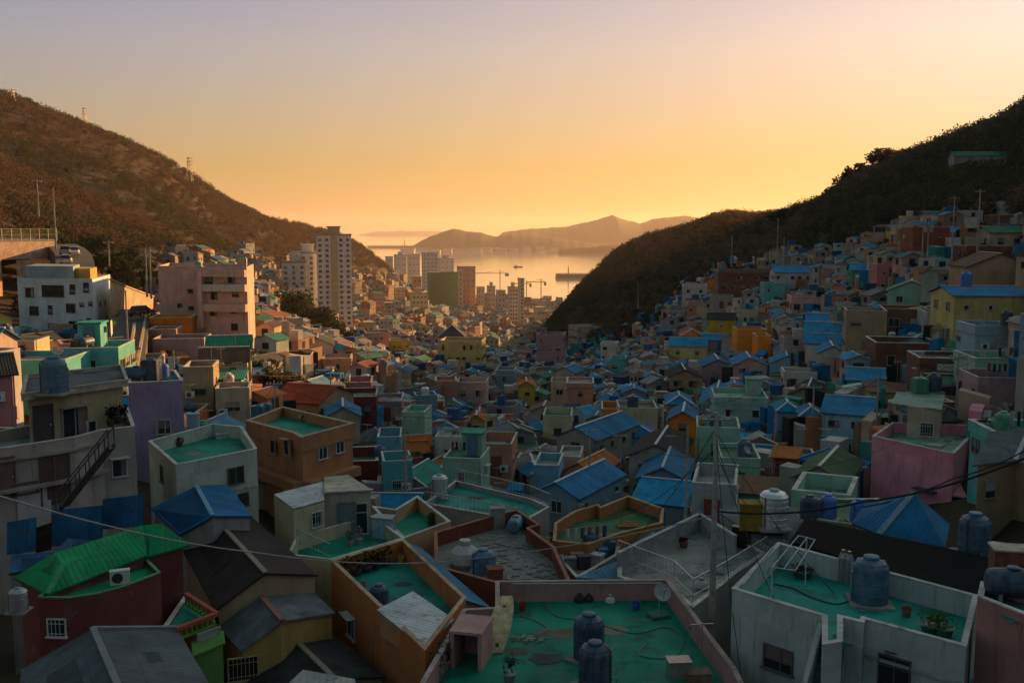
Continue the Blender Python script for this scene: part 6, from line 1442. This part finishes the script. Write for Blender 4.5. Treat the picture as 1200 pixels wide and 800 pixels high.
for k, a in enumerate(VP):
    near_ = sorted(VP, key=lambda b: (b-a).length)[1:3]
    for b in near_:
        if (b-a).length < 70 and (a.x, a.y) < (b.x, b.y): cable([a, b], 1.0, .022, 'sagging wires strung between slim poles over the village roofs', group='wires between village poles')
    for _ in range(3):
        b = a + Vector((rv.uniform(-12, 12), rv.uniform(-10, 10), 0)); b.z = g1(b.x, b.y)+3.4; cable([a, b], .5, .014, 'service wire dropping from a slim pole to a roof', group='service wires')
# ---------------------------------------------------------------- individually recognisable trees
def ground_at(px, d): x = (px-600)/F_PX*d; return (x, d, g1(x, d))
for k, (px, d, h) in enumerate([(903,505,9),(914,500,11),(926,490,9),(938,480,10),(950,470,12),(962,452,11),(972,432,13),(984,420,14),(996,405,13),(1006,396,11),(1019,392,13),(1028,390,15),(1040,392,12),(1056,398,9),(1074,402,9),(1095,408,9),(1118,412,8)]):
    h *= .62
    for q_ in (0, 1): tree(ground_at(px+q_*7-3, d+q_*6), h*(1-.2*q_), h*.42, 'pine tree on the skyline of the right wooded ridge', (.03,.04,.02), 420, .55, 'skyline pines', 'pine tree', low=.35, name='pine_tree', pine=True)
for k, (px, d, h) in enumerate([(84,215,9),(96,220,10),(108,212,9),(120,215,11),(133,208,10),(146,212,11),(158,205,10),(168,214,9),(72,225,9),(60,230,9)]):
    tree(ground_at(px, d), h, h*.42, 'dark evergreen tree in the grove above the upper road', (.03,.045,.02), 500, .45, 'evergreens above the upper road', 'evergreen tree', low=.2, name='evergreen_tree')
for k, (px, d, h) in enumerate([(334,352,12),(342,345,13),(350,340,14),(357,336,13),(364,332,13),(371,328,12),(378,326,12),(385,322,11),(392,318,11),(399,314,10),(406,312,9),(346,362,12),(360,352,12),(374,346,11),(388,338,10)]):
    tree(ground_at(px, d), h, h*.5, 'dark tree in the belt at the foot of white towers', (.035,.045,.02), 450, .55, 'trees below the white towers', 'tree', low=.08)
for k, (px, d, h, c, l) in enumerate([(318,122,5,(.08,.06,.025),'brown leafed tree beside the red roofed house'),(308,128,5.5,(.06,.06,.025),'olive tree above the red roofed house'),(330,128,4.5,(.09,.055,.02),'russet bush tree behind the red roof'),(345,130,4,(.07,.06,.03),'small tree between red roof and maroon house'),(188,160,6,(.07,.055,.03),'scrubby tree above the retaining wall'),(150,168,6,(.06,.05,.03),'scrubby bush tree left of the retaining wall poles'),(20,170,5,(.12,.05,.025),'rusty leafed tree behind the car deck')]):
    tree(ground_at(px, d), h, h*.5, l, c, 450, .3, None, 'tree', low=.05)
# masts on the ridges
def lattice(px, py0, py1, d, label, group='transmission towers'):
    t, b = atd(px, py0, d), atd(px, py1, d); b.z = min(b.z, g1(b.x, b.y)+1); o = thing('transmission_tower', label, 'transmission tower', b, 0, group); H = t.z-b.z; m = MB(); w0, w1 = H*.12, H*.02; C4 = [(-1,-1),(1,-1),(1,1),(-1,1)]
    def pt(c, f): w = w0+(w1-w0)*f; return Vector((b.x+c[0]*w, b.y+c[1]*w, b.z+H*f))
    for c in C4: m.bar(pt(c,0), pt(c,1), H*.012)
    for s in range(6):
        for k in range(4): m.bar(pt(C4[k], s/6), pt(C4[(k+1)%4], (s+1)/6), H*.008)
    part('lattice_frame', m, STEEL, o, (.2,.17,.15)); m = MB()
    for f in (.7,.82,.94): m.bar((t.x-H*.14, t.y, b.z+H*f), (t.x+H*.14, t.y, b.z+H*f), H*.02)
    part('crossarm', m, STEEL, o, (.2,.17,.15)); return o
lattice(222,184,208,860,'transmission tower standing on the left ridge against sky'); lattice(16,104,132,700,'transmission tower near the top of left hill'); lattice(99,126,140,760,'small mast on the upper left ridge')
def crane(px, py0, py1, d, jib, label):
    t, b = atd(px, py0, d), atd(px, py1, d); b.z = min(b.z, t.z-30); o = thing('tower_crane', label, 'tower crane', b, 0, 'harbour cranes'); m = MB(); m.bar(b, t, 1.0); part('mast', m, STEEL, o, (.3,.16,.06)); m = MB(); z = t.z-(t.z-b.z)*.12; m.bar((t.x-jib, t.y, z), (t.x+jib*.35, t.y, z), .8); m.bar(t, (t.x-jib*.8, t.y, z), .3); m.bar(t, (t.x+jib*.3, t.y, z), .3); part('jib', m, STEEL, o, (.3,.16,.06)); m = MB(); m.box(t.x+jib*.2, t.x+jib*.35, t.y-2, t.y+2, z-4, z-.7); part('counterweight', m, CONC, o, (.25,.22,.2)); return o
crane(586,317,340,1350,34,'leftmost tower crane over the waterfront'); crane(617,329,356,1250,18,'middle tower crane over the waterfront'); crane(634,327,350,1200,18,'rightmost tower crane before the bay')
for k in range(16):
    px = 478+k*15.5; d = 4400+rnd_(k)*500; p = atd(px, 290, d); w_, h_ = 30+50*rnd_(k+40), 6+10*rnd_(k+80)
    o = thing('harbour_shed', 'pale harbour shed on the far shore below the hills', 'shed', (p.x, d, SEA), 0, 'harbour sheds on the far shore', False); m = MB(); m.box(-w_/2, w_/2, -25, 25, -2, h_); part('wall', m, PAINT, o, (.5,.46,.42)); m = MB(); m.prism([(-w_/2-2,-27),(w_/2+2,-27),(w_/2+2,27),(-w_/2-2,27)], h_+.1, h_+5); part('roof', m, CONC, o, (.3,.28,.27))
# harbour: breakwater, boats
def boat(px, py, L, label, name='boat', h=6, col=(.05,.04,.04)):
    d = -SEA/(-(ray(px,py).z/ray(px,py).y)); p = atd(px, py, d); p.z = SEA; o = thing(name, label, 'boat', p, 0, None, False); m = MB(); pts = [(-L/2,-L*.1),(L*.3,-L*.11),(L/2,0),(L*.3,L*.11),(-L/2,L*.1)]; m.prism(pts, -1, h*.4); part('hull', m, PAINT, o, col); m = MB(); m.box(-L*.35,-L*.1,-L*.07,L*.07,h*.4,h); part('cabin', m, PAINT, o, (.4,.38,.36)); m = MB(); m.tube((-L*.2,0,h),(-L*.2,0,h*1.8),.3); part('mast', m, STEEL, o, (.2,.2,.2)); return o
boat(607,313,26,'small dark boat in the middle of the bay'); boat(590,293.5,120,'long low ship near the far shore', 'ship', 16); boat(542,291.5,70,'small ship at the breakwater tip', 'ship', 12)
d = 2150; o = thing('breakwater', 'dark low breakwater islet with beacon', 'breakwater', atd(672,327,d)); P = [atd(x, y, d) for x, y in ((651,325),(656,322),(690,322),(700,326))]; m = MB(); m.prism([(P[0].x,d),(P[0].x+6,d-22),(P[3].x,d-26),(P[3].x,d+30),(P[0].x+8,d+26)], SEA-3, SEA+9); part('stone_bank', m, CONC, o, (.12,.1,.09)); m = MB(); q = atd(666,322,d); m.tube((q.x,d,SEA+9), (q.x,d,SEA+26), 1.4, .8); part('beacon', m, PAINT, o, (.25,.12,.1))
o = thing('breakwater', 'thin straight breakwater at the far left of bay', 'breakwater', atd(452,289,5600)); a, b = atd(431,289,5600), atd(486,288.5,5600); m = MB(); m.bar((a.x,5600,SEA), (b.x,5600,SEA), 40, 22); part('stone_bank', m, CONC, o, (.12,.1,.09)); m = MB(); q = atd(474,284,5600); m.tube((q.x,5600,SEA), (q.x,5600,SEA+45), 3, 2); part('beacon', m, PAINT, o, (.2,.15,.12))
# ================================================================ the rest of the village: houses fitted between those above
BOX = []       # pixel boxes of landmarks (to keep them in view): x0, x1, y0, y1, distance
bpy.context.view_layer.update()
for o in [o for o in bpy.data.objects if o.parent is None and 'ztop' in o]:
    c = [h for h in ALLH if abs(h[0]-o.location.x) < .6 and abs(h[1]-o.location.y) < .6]
    if not c: continue
    P = [proj((v.x, v.y, z)) for v in c[0][3] for z in (o['ztop'], o['zvis'] if 'zvis' in o else o['ztop']-3.5)]
    BOX.append((min(p[0] for p in P), max(p[0] for p in P), min(p[1] for p in P), max(p[1] for p in P), o.location.y))
rf = random.Random(11)
def fits(x, y, rad):
    for hx, hy, hr, _ in ALLH:
        if (hx-x)**2+(hy-y)**2 < (hr*.74+rad*.74)**2: return False
    return True
def hides(x0, x1, y0, y1, d):
    for a0, a1, b0, b1, dd in BOX:
        if d < dd-1:
            w, h = min(x1, a1)-max(x0, a0), min(y1, b1)-max(y0, b0)
            if w > 0 and h > 0 and w*h > (.10 if a1-a0 < 60 else .05)*(a1-a0)*(b1-b0): return True
    return False
used_labels = set()
WPAL = [('white',8),('cream',8),('pale pink',8),('salmon pink',7),('light blue',6),('sky blue',4),('mint green',8),('pale yellow',4),('grey',9),('lavender',2),('beige',9),('turquoise',4),('peach',6),('tan',6),('mauve',6),('dusty blue',8),('pale grey',7),('rose',3),('brick brown',6),('olive',3)]
RPAL = [('blue',10),('bright blue',9),('dark grey',8),('charcoal',7),('orange',2),('rust brown',5),('grey',4),('pale blue',5),('sea green',3),('slate',6),('dark brown',4),('moss green',3),('red',1)]
CPAL = [('green',9),('teal',6),('grey',6),('moss',3),('pale green',3),('dark grey',4)]
def pick(L, side=None):
    t = rf.random()*sum(w for _, w in L)
    for k, w in L:
        t -= w
        if t <= 0: return k
    return L[-1][0]
def rel(q, n):
    dx, dy = q[0]-n[0][0], q[1]-n[0][1]
    if abs(dx) > abs(dy)*1.4: return 'right of' if dx > 0 else 'left of'
    return 'below' if dy > 0 else 'above'
def name_it(q, wall, rooft):
    near = sorted(NEAR, key=lambda n: (n[0][0]-q[0])**2+(n[0][1]-q[1])**2)[:4]
    for n in near[:3]:
        l = f'{wall} house with {rooft}, {rel(q, n)} the {n[1]}'
        if len(l.split()) <= 16 and l not in used_labels: used_labels.add(l); return l
    for n in near[:2]:
        for n2 in near[1:]:
            l = f'{wall} house, {rooft}, between {n[1]} and {n2[1]}'
            if len(l.split()) <= 16 and n != n2 and l not in used_labels: used_labels.add(l); return l
    return None
FILL = []
def try_fill(u, y, FAR=False):
    x = (u-600)/F_PX*y
    w, D = rf.uniform(2.9, 4.9), rf.uniform(3.4, 5.8); rad = math.hypot(w, D)/2
    if not fits(x, y, rad): return False
    if y > 105: w *= .86; D *= .86
    z = g1(x, y); st = rf.choice([1,1,1,1,2] if y > 80 else [1,1,2]); h = st*(2.5 if y < 105 else 2.25)+rf.uniform(.1, .6)
    side = (u-600)/600
    yaw = R(rf.gauss(6 if u < 560 else -14, 21))
    zc = max(g1(x+a, y+b) for a in (-w/2, w/2) for b in (-D/2, D/2)); zt = (z+zc)/2+h
    q0, q1 = proj((x-w/2, y, zt+.8)), proj((x+w/2, y-D/2, zt-2.5))
    if hides(q0[0]-1, q1[0]+1, q0[1], q1[1], y): return False
    roof = rf.choice(['flat']*6+['gable']*8+['hip']*3+['shed']*2)
    q = proj((x, y, zt)); lab = None
    for _ in range(12):
        wall = rf.choice(['salmon pink','peach','orange','tan','rose','brick brown','cream','pale yellow','beige']) if u < 500 and rf.random() < .6 else pick(WPAL)
        if roof == 'flat': rc = pick(CPAL); rt = f'flat {rc} roof'
        else: rc = rf.choice(['blue', 'bright blue']) if u > 640 and rf.random() < .5 else pick(RPAL); rt = f'{rc} {dict(gable="gabled", hip="hipped", shed="lean-to")[roof]} roof'
        lab = name_it(q, wall, rt)
        if lab: break
    if not lab: return False
    near = y < 100
    kw = dict(coat=rc) if roof == 'flat' else {}
    short = lab
    o = house(x, y, yaw, w, D, zt, roof, wall, rc, lab, None, near=near, seed=rf.randint(1, 10**6), ridge=rf.choice('xyy'), group=None, capc=rf.choice([(.5,.52,.54), (.3,.36,.42), None, (.2,.2,.22)]) or ROOFC.get(rc, (.3,.3,.3)), **kw)
    FILL.append(o)
    if roof == 'flat' and y < 200 and rf.random() < .8:
        kind = rf.choice(['round','round','round','square','lying','steel']); col = rf.choice(['blue','navy','navy','bright blue','green','yellow']) if kind != 'steel' else 'grey'
        ph = .8; dx, dy = rf.uniform(-.25,.25)*w, rf.uniform(-.1,.3)*D
        n = min(NEAR, key=lambda n: (n[0][0]-q[0])**2+(n[0][1]-q[1])**2)
        cn = dict(navy='dark navy', grey='grey steel').get(col, col)
        tl = f'{cn} {kind} tank on {wall} flat roofed house {rel(q, n)} the {n[1]}'
        if tl not in used_labels and len(tl.split()) <= 16:
            used_labels.add(tl)
            fz = [c for c in o.children if c.name.startswith('roof_floor')][0].data.vertices[0].co.z + o.location.z
            cs, sn = math.cos(yaw), math.sin(yaw); tank((x+cs*dx-sn*dy, y+sn*dx+cs*dy, fz+.004), kind, col, tl, rf.uniform(.75, 1.0), rf.uniform(0, 3))
    return True
def village(u, y):
    z = g1((u-600)/F_PX*y, y); py = proj(((u-600)/F_PX*y, y, z))[1]
    if u > 630 and py < LB(u, [630, 645, 700, 740, 780, 800, 840, 900, 960, 1020, 1040, 1130, 1240], [390, 395, 398, 384, 355, 335, 314, 308, 304, 294, 276, 270, 270]): return False
    if u < 300 and py < LB(u, [-50, 60, 130, 185, 300], [330, 340, 372, 345, 330]): return False
    if 125 < u < 185 and y > 92: return False       # the sloping road
    if u < 480 and y > 330: return False
    if 322 < u < 415 and y > 245: return False
    return True
target = 300 - sum(1 for o in bpy.data.objects if o.get('category') == 'house')
n = 0
for lo, hi, tries in ((62,85,3000),(85,115,3600),(115,150,4600),(150,190,4200),(190,225,3500)):
    for _ in range(tries):
        if n >= target: break
        u, y = rf.uniform(-40, 1240), math.sqrt(rf.uniform(lo*lo, hi*hi))
        if village(u, y) and try_fill(u, y): n += 1
print('filled', n, 'of', target)
# ---------------------------------------------------------------- the town beyond: too many to count
def far_town():
    tri, col = [], []
    rng = np.random.default_rng(5)
    pal = .88*np.array([(.50,.47,.43),(.50,.40,.30),(.48,.32,.26),(.42,.42,.42),(.35,.42,.46),(.50,.44,.28),(.30,.29,.28),(.46,.26,.16),(.38,.46,.40),(.40,.22,.15)])
    rpal = .88*np.array([(.02,.22,.44),(.03,.2,.15),(.22,.21,.20),(.07,.07,.07),(.14,.08,.05),(.30,.11,.05),(.25,.25,.26),(.04,.18,.2)])
    placed = []; cell = {}
    def ok(x, y, r):
        i, j = int(x//12), int(y//12)
        for a in (-1,0,1):
            for b in (-1,0,1):
                for (px_, py_, pr) in cell.get((i+a, j+b), ()):
                    if (px_-x)**2+(py_-y)**2 < ((pr+r)*.72)**2: return False
        return True
    for hx, hy, hr, _ in ALLH: cell.setdefault((int(hx//12), int(hy//12)), []).append((hx, hy, hr))
    def quad(a, b, c, d, k): tri.append((a, b, c)); tri.append((a, c, d)); col.append(k); col.append(k)
    def emit(x, y, w, D, h, yaw, z, wc, rc, gable, st, lvl=True):
        cs, sn = math.cos(yaw), math.sin(yaw); T = lambda a, b, c: (x+cs*a-sn*b, y+sn*a+cs*b, c)
        zt = z+h; P = [T(-w/2,-D/2,z-5),T(w/2,-D/2,z-5),T(w/2,D/2,z-5),T(-w/2,D/2,z-5)]; Q = [T(-w/2,-D/2,zt),T(w/2,-D/2,zt),T(w/2,D/2,zt),T(-w/2,D/2,zt)]
        for k in range(4): quad(P[k], P[(k+1)%4], Q[(k+1)%4], Q[k], wc)
        if gable:
            o = .3; r0, r1 = T(0,-D/2-o,zt+w*.2), T(0,D/2+o,zt+w*.2); E = [T(-w/2-o,-D/2-o,zt-.1),T(w/2+o,-D/2-o,zt-.1),T(w/2+o,D/2+o,zt-.1),T(-w/2-o,D/2+o,zt-.1)]
            quad(E[0], r0, r1, E[3], rc); quad(E[1], E[2], r1, r0, rc*1.02); tri.append((Q[0], Q[1], T(0,-D/2,zt+w*.19))); col.append(wc); tri.append((Q[2], Q[3], T(0,D/2,zt+w*.19))); col.append(wc)
        else:
            t = .2; I = [T(-w/2+t,-D/2+t,zt-.6),T(w/2-t,-D/2+t,zt-.6),T(w/2-t,D/2-t,zt-.6),T(-w/2+t,D/2-t,zt-.6)]; J = [(a,b,zt) for a,b,_ in I]
            quad(*I, rc)
            for k in range(4): quad(J[(k+1)%4], J[k], I[k], I[(k+1)%4], wc); quad(Q[k], Q[(k+1)%4], J[(k+1)%4], J[k], wc*.95)
            if rng.random() < .45:   # tank or stair hut on top
                a, b = rng.uniform(-.3,.3)*w, rng.uniform(-.3,.3)*D; s = rng.uniform(.5,1.2); kc = np.array([(.03,.1,.25),(.02,.05,.12),(.45,.42,.4)][rng.integers(3)])
                B = [T(a-s,b-s,zt-.6),T(a+s,b-s,zt-.6),T(a+s,b+s,zt-.6),T(a-s,b+s,zt-.6)]; U = [(p,q_,zt+1.3) for p,q_,_ in B]
                for k in range(4): quad(B[k], B[(k+1)%4], U[(k+1)%4], U[k], kc)
                quad(*U, kc)
        if lvl and rng.random() < .65:   # an addition leaning on one side
            a0 = rng.uniform(.3,.6)*w; h2 = rng.uniform(.45,.8)*h; sx = rng.choice([-1,1]); ww = rng.uniform(1.0,2.4); c2 = pal[rng.integers(len(pal))]*rng.uniform(.6,1.1); r2 = rpal[rng.integers(len(rpal))]
            if rng.random() < .5: cn = [(sx*w/2, -D/2+.3),(sx*(w/2+ww), -D/2+.3),(sx*(w/2+ww), D/2-.8),(sx*w/2, D/2-.8)]
            else: cn = [(-a0, -D/2-ww),(a0, -D/2-ww),(a0, -D/2),(-a0, -D/2)]
            B = [T(p, q_, z-3) for p, q_ in cn]; U = [T(p, q_, z+h2+(.35 if i in (0,3) else 0)) for i, (p, q_) in enumerate(cn)]
            for k in range(4): quad(B[k], B[(k+1)%4], U[(k+1)%4], U[k], c2)
            V_ = [T(p*1.0, q_, z+h2+.06+(.35 if i in (0,3) else 0)) for i, (p, q_) in enumerate(cn)]; quad(*V_, r2)
        if gable and lvl:
            cw = np.array((.5,.52,.55)); quad(T(-.14,-D/2-o-.02,zt+w*.2+.02), T(.14,-D/2-o-.02,zt+w*.2+.02), T(.14,D/2+o,zt+w*.2+.02), T(-.14,D/2+o,zt+w*.2+.02), cw)
        dk = np.array((.03,.03,.032))
        for s in range(st):
            zz = z+s*2.7+1.4
            for L, dist, rot in ((w, D/2, 0), (D, w/2, 1), (D, w/2, -1)):
                for k in range(max(1, int(L/2.4))):
                    if rng.random() < .3: continue
                    t = -L/2+(k+.5)*L/max(1, int(L/2.4)); a = rng.uniform(.35,.65); b_ = rng.uniform(.4,.6)
                    if rot == 0: f = lambda u, v: T(t+u, -dist-.04, zz+v)
                    elif rot == 1: f = lambda u, v: T(dist+.04, t+u, zz+v)
                    else: f = lambda u, v: T(-dist-.04, t-u, zz+v)
                    quad(f(-a,-b_), f(a,-b_), f(a,b_), f(-a,b_), dk)
    n = 0
    for lo, hi, tries, s in ((78,190,20000,.74),(190,330,22000,.74),(330,560,16000,1.1),(560,900,14000,1.3),(900,1550,9000,1.9)):
        for _ in range(tries):
            u, y = rng.uniform(200 if lo > 300 else 120, 690 if lo > 300 else 1400), math.sqrt(rng.uniform(lo*lo, hi*hi)); x = (u-600)/F_PX*y; z = g1(x, y)
            if z < SEA+1.5: continue
            py = proj((x, y, z))[1]
            if lo > 300:
                if py < LB(u, [200, 300, 340, 400, 440, 470, 480, 700], [304, 306, 316, 318, 320, 322, 316, 316]): continue
                if u > 632 and y < 700: continue
            elif not village(u, y): continue
            if 320 < u < 418 and 245 < y < 400: continue
            big = y > 480 and rng.random() < .12
            w, D = rng.uniform(3.0,5.4)*s**.7, rng.uniform(3.4,6.4)*s**.7; st = int(rng.integers(1, 3)) + (int(rng.integers(1,4)) if big else 0)
            if big: w *= 1.5; D *= 1.5
            r = math.hypot(w, D)/2
            if not ok(x, y, r): continue
            zt = z+st*2.7+.4
            if lo < 300:
                q0, q1 = proj((x-w/2, y, zt+.8)), proj((x+w/2, y-D/2, zt-2.5))
                if hides(q0[0], q1[0], q0[1], q1[1], y): continue
            cell.setdefault((int(x//12), int(y//12)), []).append((x, y, r)); n += 1
            k = rng.uniform(.75, 1.15); emit(x, y, w, D, st*(2.7 if lo > 300 else 2.3)+.4, R(rng.normal(-10 if u < 600 else -12, 20)), z, pal[rng.choice([1,2,7,9,5,0]) if u < 560 and rng.random() < .6 else rng.integers(len(pal))]*k, (rpal[0] if u > 640 and rng.random() < .45 else rpal[rng.integers(len(rpal))])*rng.uniform(.7,1.3), rng.random() < (.25 if big else .55), st)
    # loose odds and ends on roofs and in the lanes
    for _ in range(14000):
        u, y = rng.uniform(60, 1380), math.sqrt(rng.uniform(72*72, 400*400)); x = (u-600)/F_PX*y
        if not (village(u, y) or (330 < y < 400 and 420 < u < 630)): continue
        z = g1(x, y); s = rng.uniform(.2,1.0); hgt = rng.uniform(.4,4.2) if rng.random() < .5 else rng.uniform(.3,2.2); kc = np.array([(.5,.5,.5),(.02,.2,.42),(.05,.05,.05),(.3,.2,.12),(.42,.16,.07),(.04,.25,.2),(.4,.4,.36),(.02,.16,.34),(.5,.36,.28),(.03,.03,.03)][rng.integers(10)])
        a = rng.uniform(0,3.14); cs, sn = math.cos(a), math.sin(a); L = s*rng.uniform(1,2.2); B = [(x+cs*p-sn*q_, y+sn*p+cs*q_) for p, q_ in ((-L,-s),(L,-s),(L,s),(-L,s))]
        t = rng.uniform(-.35,.35)
        q_ = proj((x, y, z+hgt))
        if hides(q_[0]-4, q_[0]+4, q_[1], q_[1]+8, y) and rng.random() < .75: continue
        for k in range(4): i, j = k, (k+1)%4; zi = z+hgt+(t if i in (0,3) else -t); zj = z+hgt+(t if j in (0,3) else -t); quad((*B[i],z-1.5),(*B[j],z-1.5),(*B[j],zj),(*B[i],zi),kc*.9)
        quad((*B[0],z+hgt+t),(*B[1],z+hgt-t),(*B[2],z+hgt-t),(*B[3],z+hgt+t),kc)
    print('far houses', n)
    o = mass('distant_town', np.array(tri, float).reshape(-1, 3, 3), np.array(col, float).reshape(-1, 3), FARWALL); return o
o = far_town(); tag(o, 'dense distant town of small pastel houses filling the valley', 'town', None, 'stuff')
# wires from the concrete pole and across the view
P0 = Vector((POLE_C.location.x, 45.5, atd(840,490,45.5).z)); up_ = lambda z: P0+Vector((0,0,-z))
cable([atd(-30,572,26), atd(300,647,38), atd(525,657,44), P0+Vector((0,0,-4.6))], .25, .028, 'pale sagging cable crossing the lower left roofs', (.35,.33,.31))
cable([P0+Vector((0,0,-4.4)), atd(1010,588,44), atd(1210,533,40)], .3, .05, 'thick black cable from the concrete pole to the right edge')
cable([atd(1010,594,52), atd(1118,560,50), atd(1215,520,46)], .2, .035, 'thin black cable crossing the pink wall')
for k, (a, b, d) in enumerate([(724,648,54),(1012,727,40),(870,800,36),(960,800,36),(690,610,66),(905,596,60),(640,480,110),(1080,500,74)]):
    cable([P0+Vector((0,0,-.4-.25*k)), atd(a, b, d)], .6+.1*k, .018, ['drop wire from pole to grey yard wall','drop wire from pole to the white terrace','wire from pole down past the bottom edge','wire from pole down to the lower right','wire from pole to the moss terrace','wire from pole to the steel tank roof','wire from pole up the valley','wire from pole to the tall pink house'][k])
T_ = [o for o in bpy.data.objects if o.name.startswith('utility_pole')]
for (i, a), (j, b), l in [((0,(127,283,150)),(1,(170,291,140)),'wire between the bend pole and the wall poles'),((0,(43,213,160)),(1,(127,285,150)),'wire from the deck pole to the bend pole'),((0,(1119,233,165)),(1,(1215,205,150)),'wire from the tall right pole out of view'),((0,(1083,250,170)),(1,(1119,240,165)),'wire between transformer pair and the tall pole'),((0,(1149,226,160)),(1,(1171,254,185)),'wire between leaning pole and roadside pole')]:
    cable([atd(*a), atd(*b)], .5, .03, l)
# things set on the roofs in view: plant pots, dishes, crates and washing
rc_ = random.Random(21); seen_ = set()
for (o, short, w, d, yaw, roof, y) in list(HOUSES):
    if roof != 'flat' or y > 120: continue
    fl_ = [c for c in o.children if c.name.startswith('roof_floor')]
    if not fl_: continue
    fz = fl_[0].data.vertices[0].co.z+o.location.z+.004; cs, sn = math.cos(yaw), math.sin(yaw)
    who = short or o['label'].split(' with ')[0]+' '+o['label'].split(', ')[-1] if ', ' in o['label'] else short
    if not who: continue
    spots = [(-.36,-.36),(.36,-.34),(-.36,.3),(.1,-.38)]; rc_.shuffle(spots)
    for k, (a, b) in enumerate(spots[:rc_.choice([1,2,2,3])]):
        p = (o.location.x+cs*a*w-sn*b*d, o.location.y+sn*a*w+cs*b*d, fz)
        kind = rc_.choice(['potted plant','satellite dish','storage crate','potted plant','washing line'])
        lab = f'{kind} on the roof of the {who}'
        if lab in seen_ or len(lab.split()) > 16: continue
        seen_.add(lab)
        if kind == 'potted plant': pot_plant(p, lab, rc_.uniform(.4,.9), rc_.choice([(.04,.06,.025),(.08,.1,.03),(.1,.06,.03)]), rc_.choice([(.25,.1,.06),(.1,.1,.1),(.4,.38,.35)]), rc_.uniform(.22,.36))
        elif kind == 'satellite dish': dish(p, lab, .4, rc_.uniform(-1,1), .9, stand=False)
        elif kind == 'storage crate': slab_box('storage_crate', lab, 'crate', p, rc_.uniform(.6,1.2), rc_.uniform(.4,.7), rc_.uniform(.3,.9), rc_.choice([(.3,.3,.3),(.25,.15,.1),(.05,.15,.3),(.45,.42,.4)]), WOOD, rc_.uniform(0,1))
        else: washing(p, (p[0]+cs*w*.4*(-1 if a > 0 else 1), p[1]+sn*w*.4*(-1 if a > 0 else 1), fz), lab, [rc_.choice([(.5,.5,.5),(.4,.12,.08),(.1,.15,.3),(.05,.05,.06),(.45,.4,.3)]) for _ in range(4)])
# ---------------------------------------------------------------- air of the evening
HAZE = True
if HAZE:
    m = bpy.data.materials.new('evening_haze'); m.use_nodes = True; nt = m.node_tree; nt.nodes.clear(); o_ = nt.nodes.new('ShaderNodeOutputMaterial'); v = nt.nodes.new('ShaderNodeVolumePrincipled')
    v.inputs['Color'].default_value = (1,.91,.84,1); v.inputs['Density'].default_value = 5.2e-5; v.inputs['Anisotropy'].default_value = .35; nt.links.new(v.outputs[0], o_.inputs['Volume'])
    mb = MB(); mb.box(-9000, 9000, -150, 19000, SEA-8, 190); h = part('haze', mb, m); h['kind'] = 'stuff'; h['label'] = 'thin evening haze over the valley and bay'
for o in bpy.data.objects:
    for k in ('_o', 'px', 'ztop', 'zvis'):
        if k in o: del o[k]
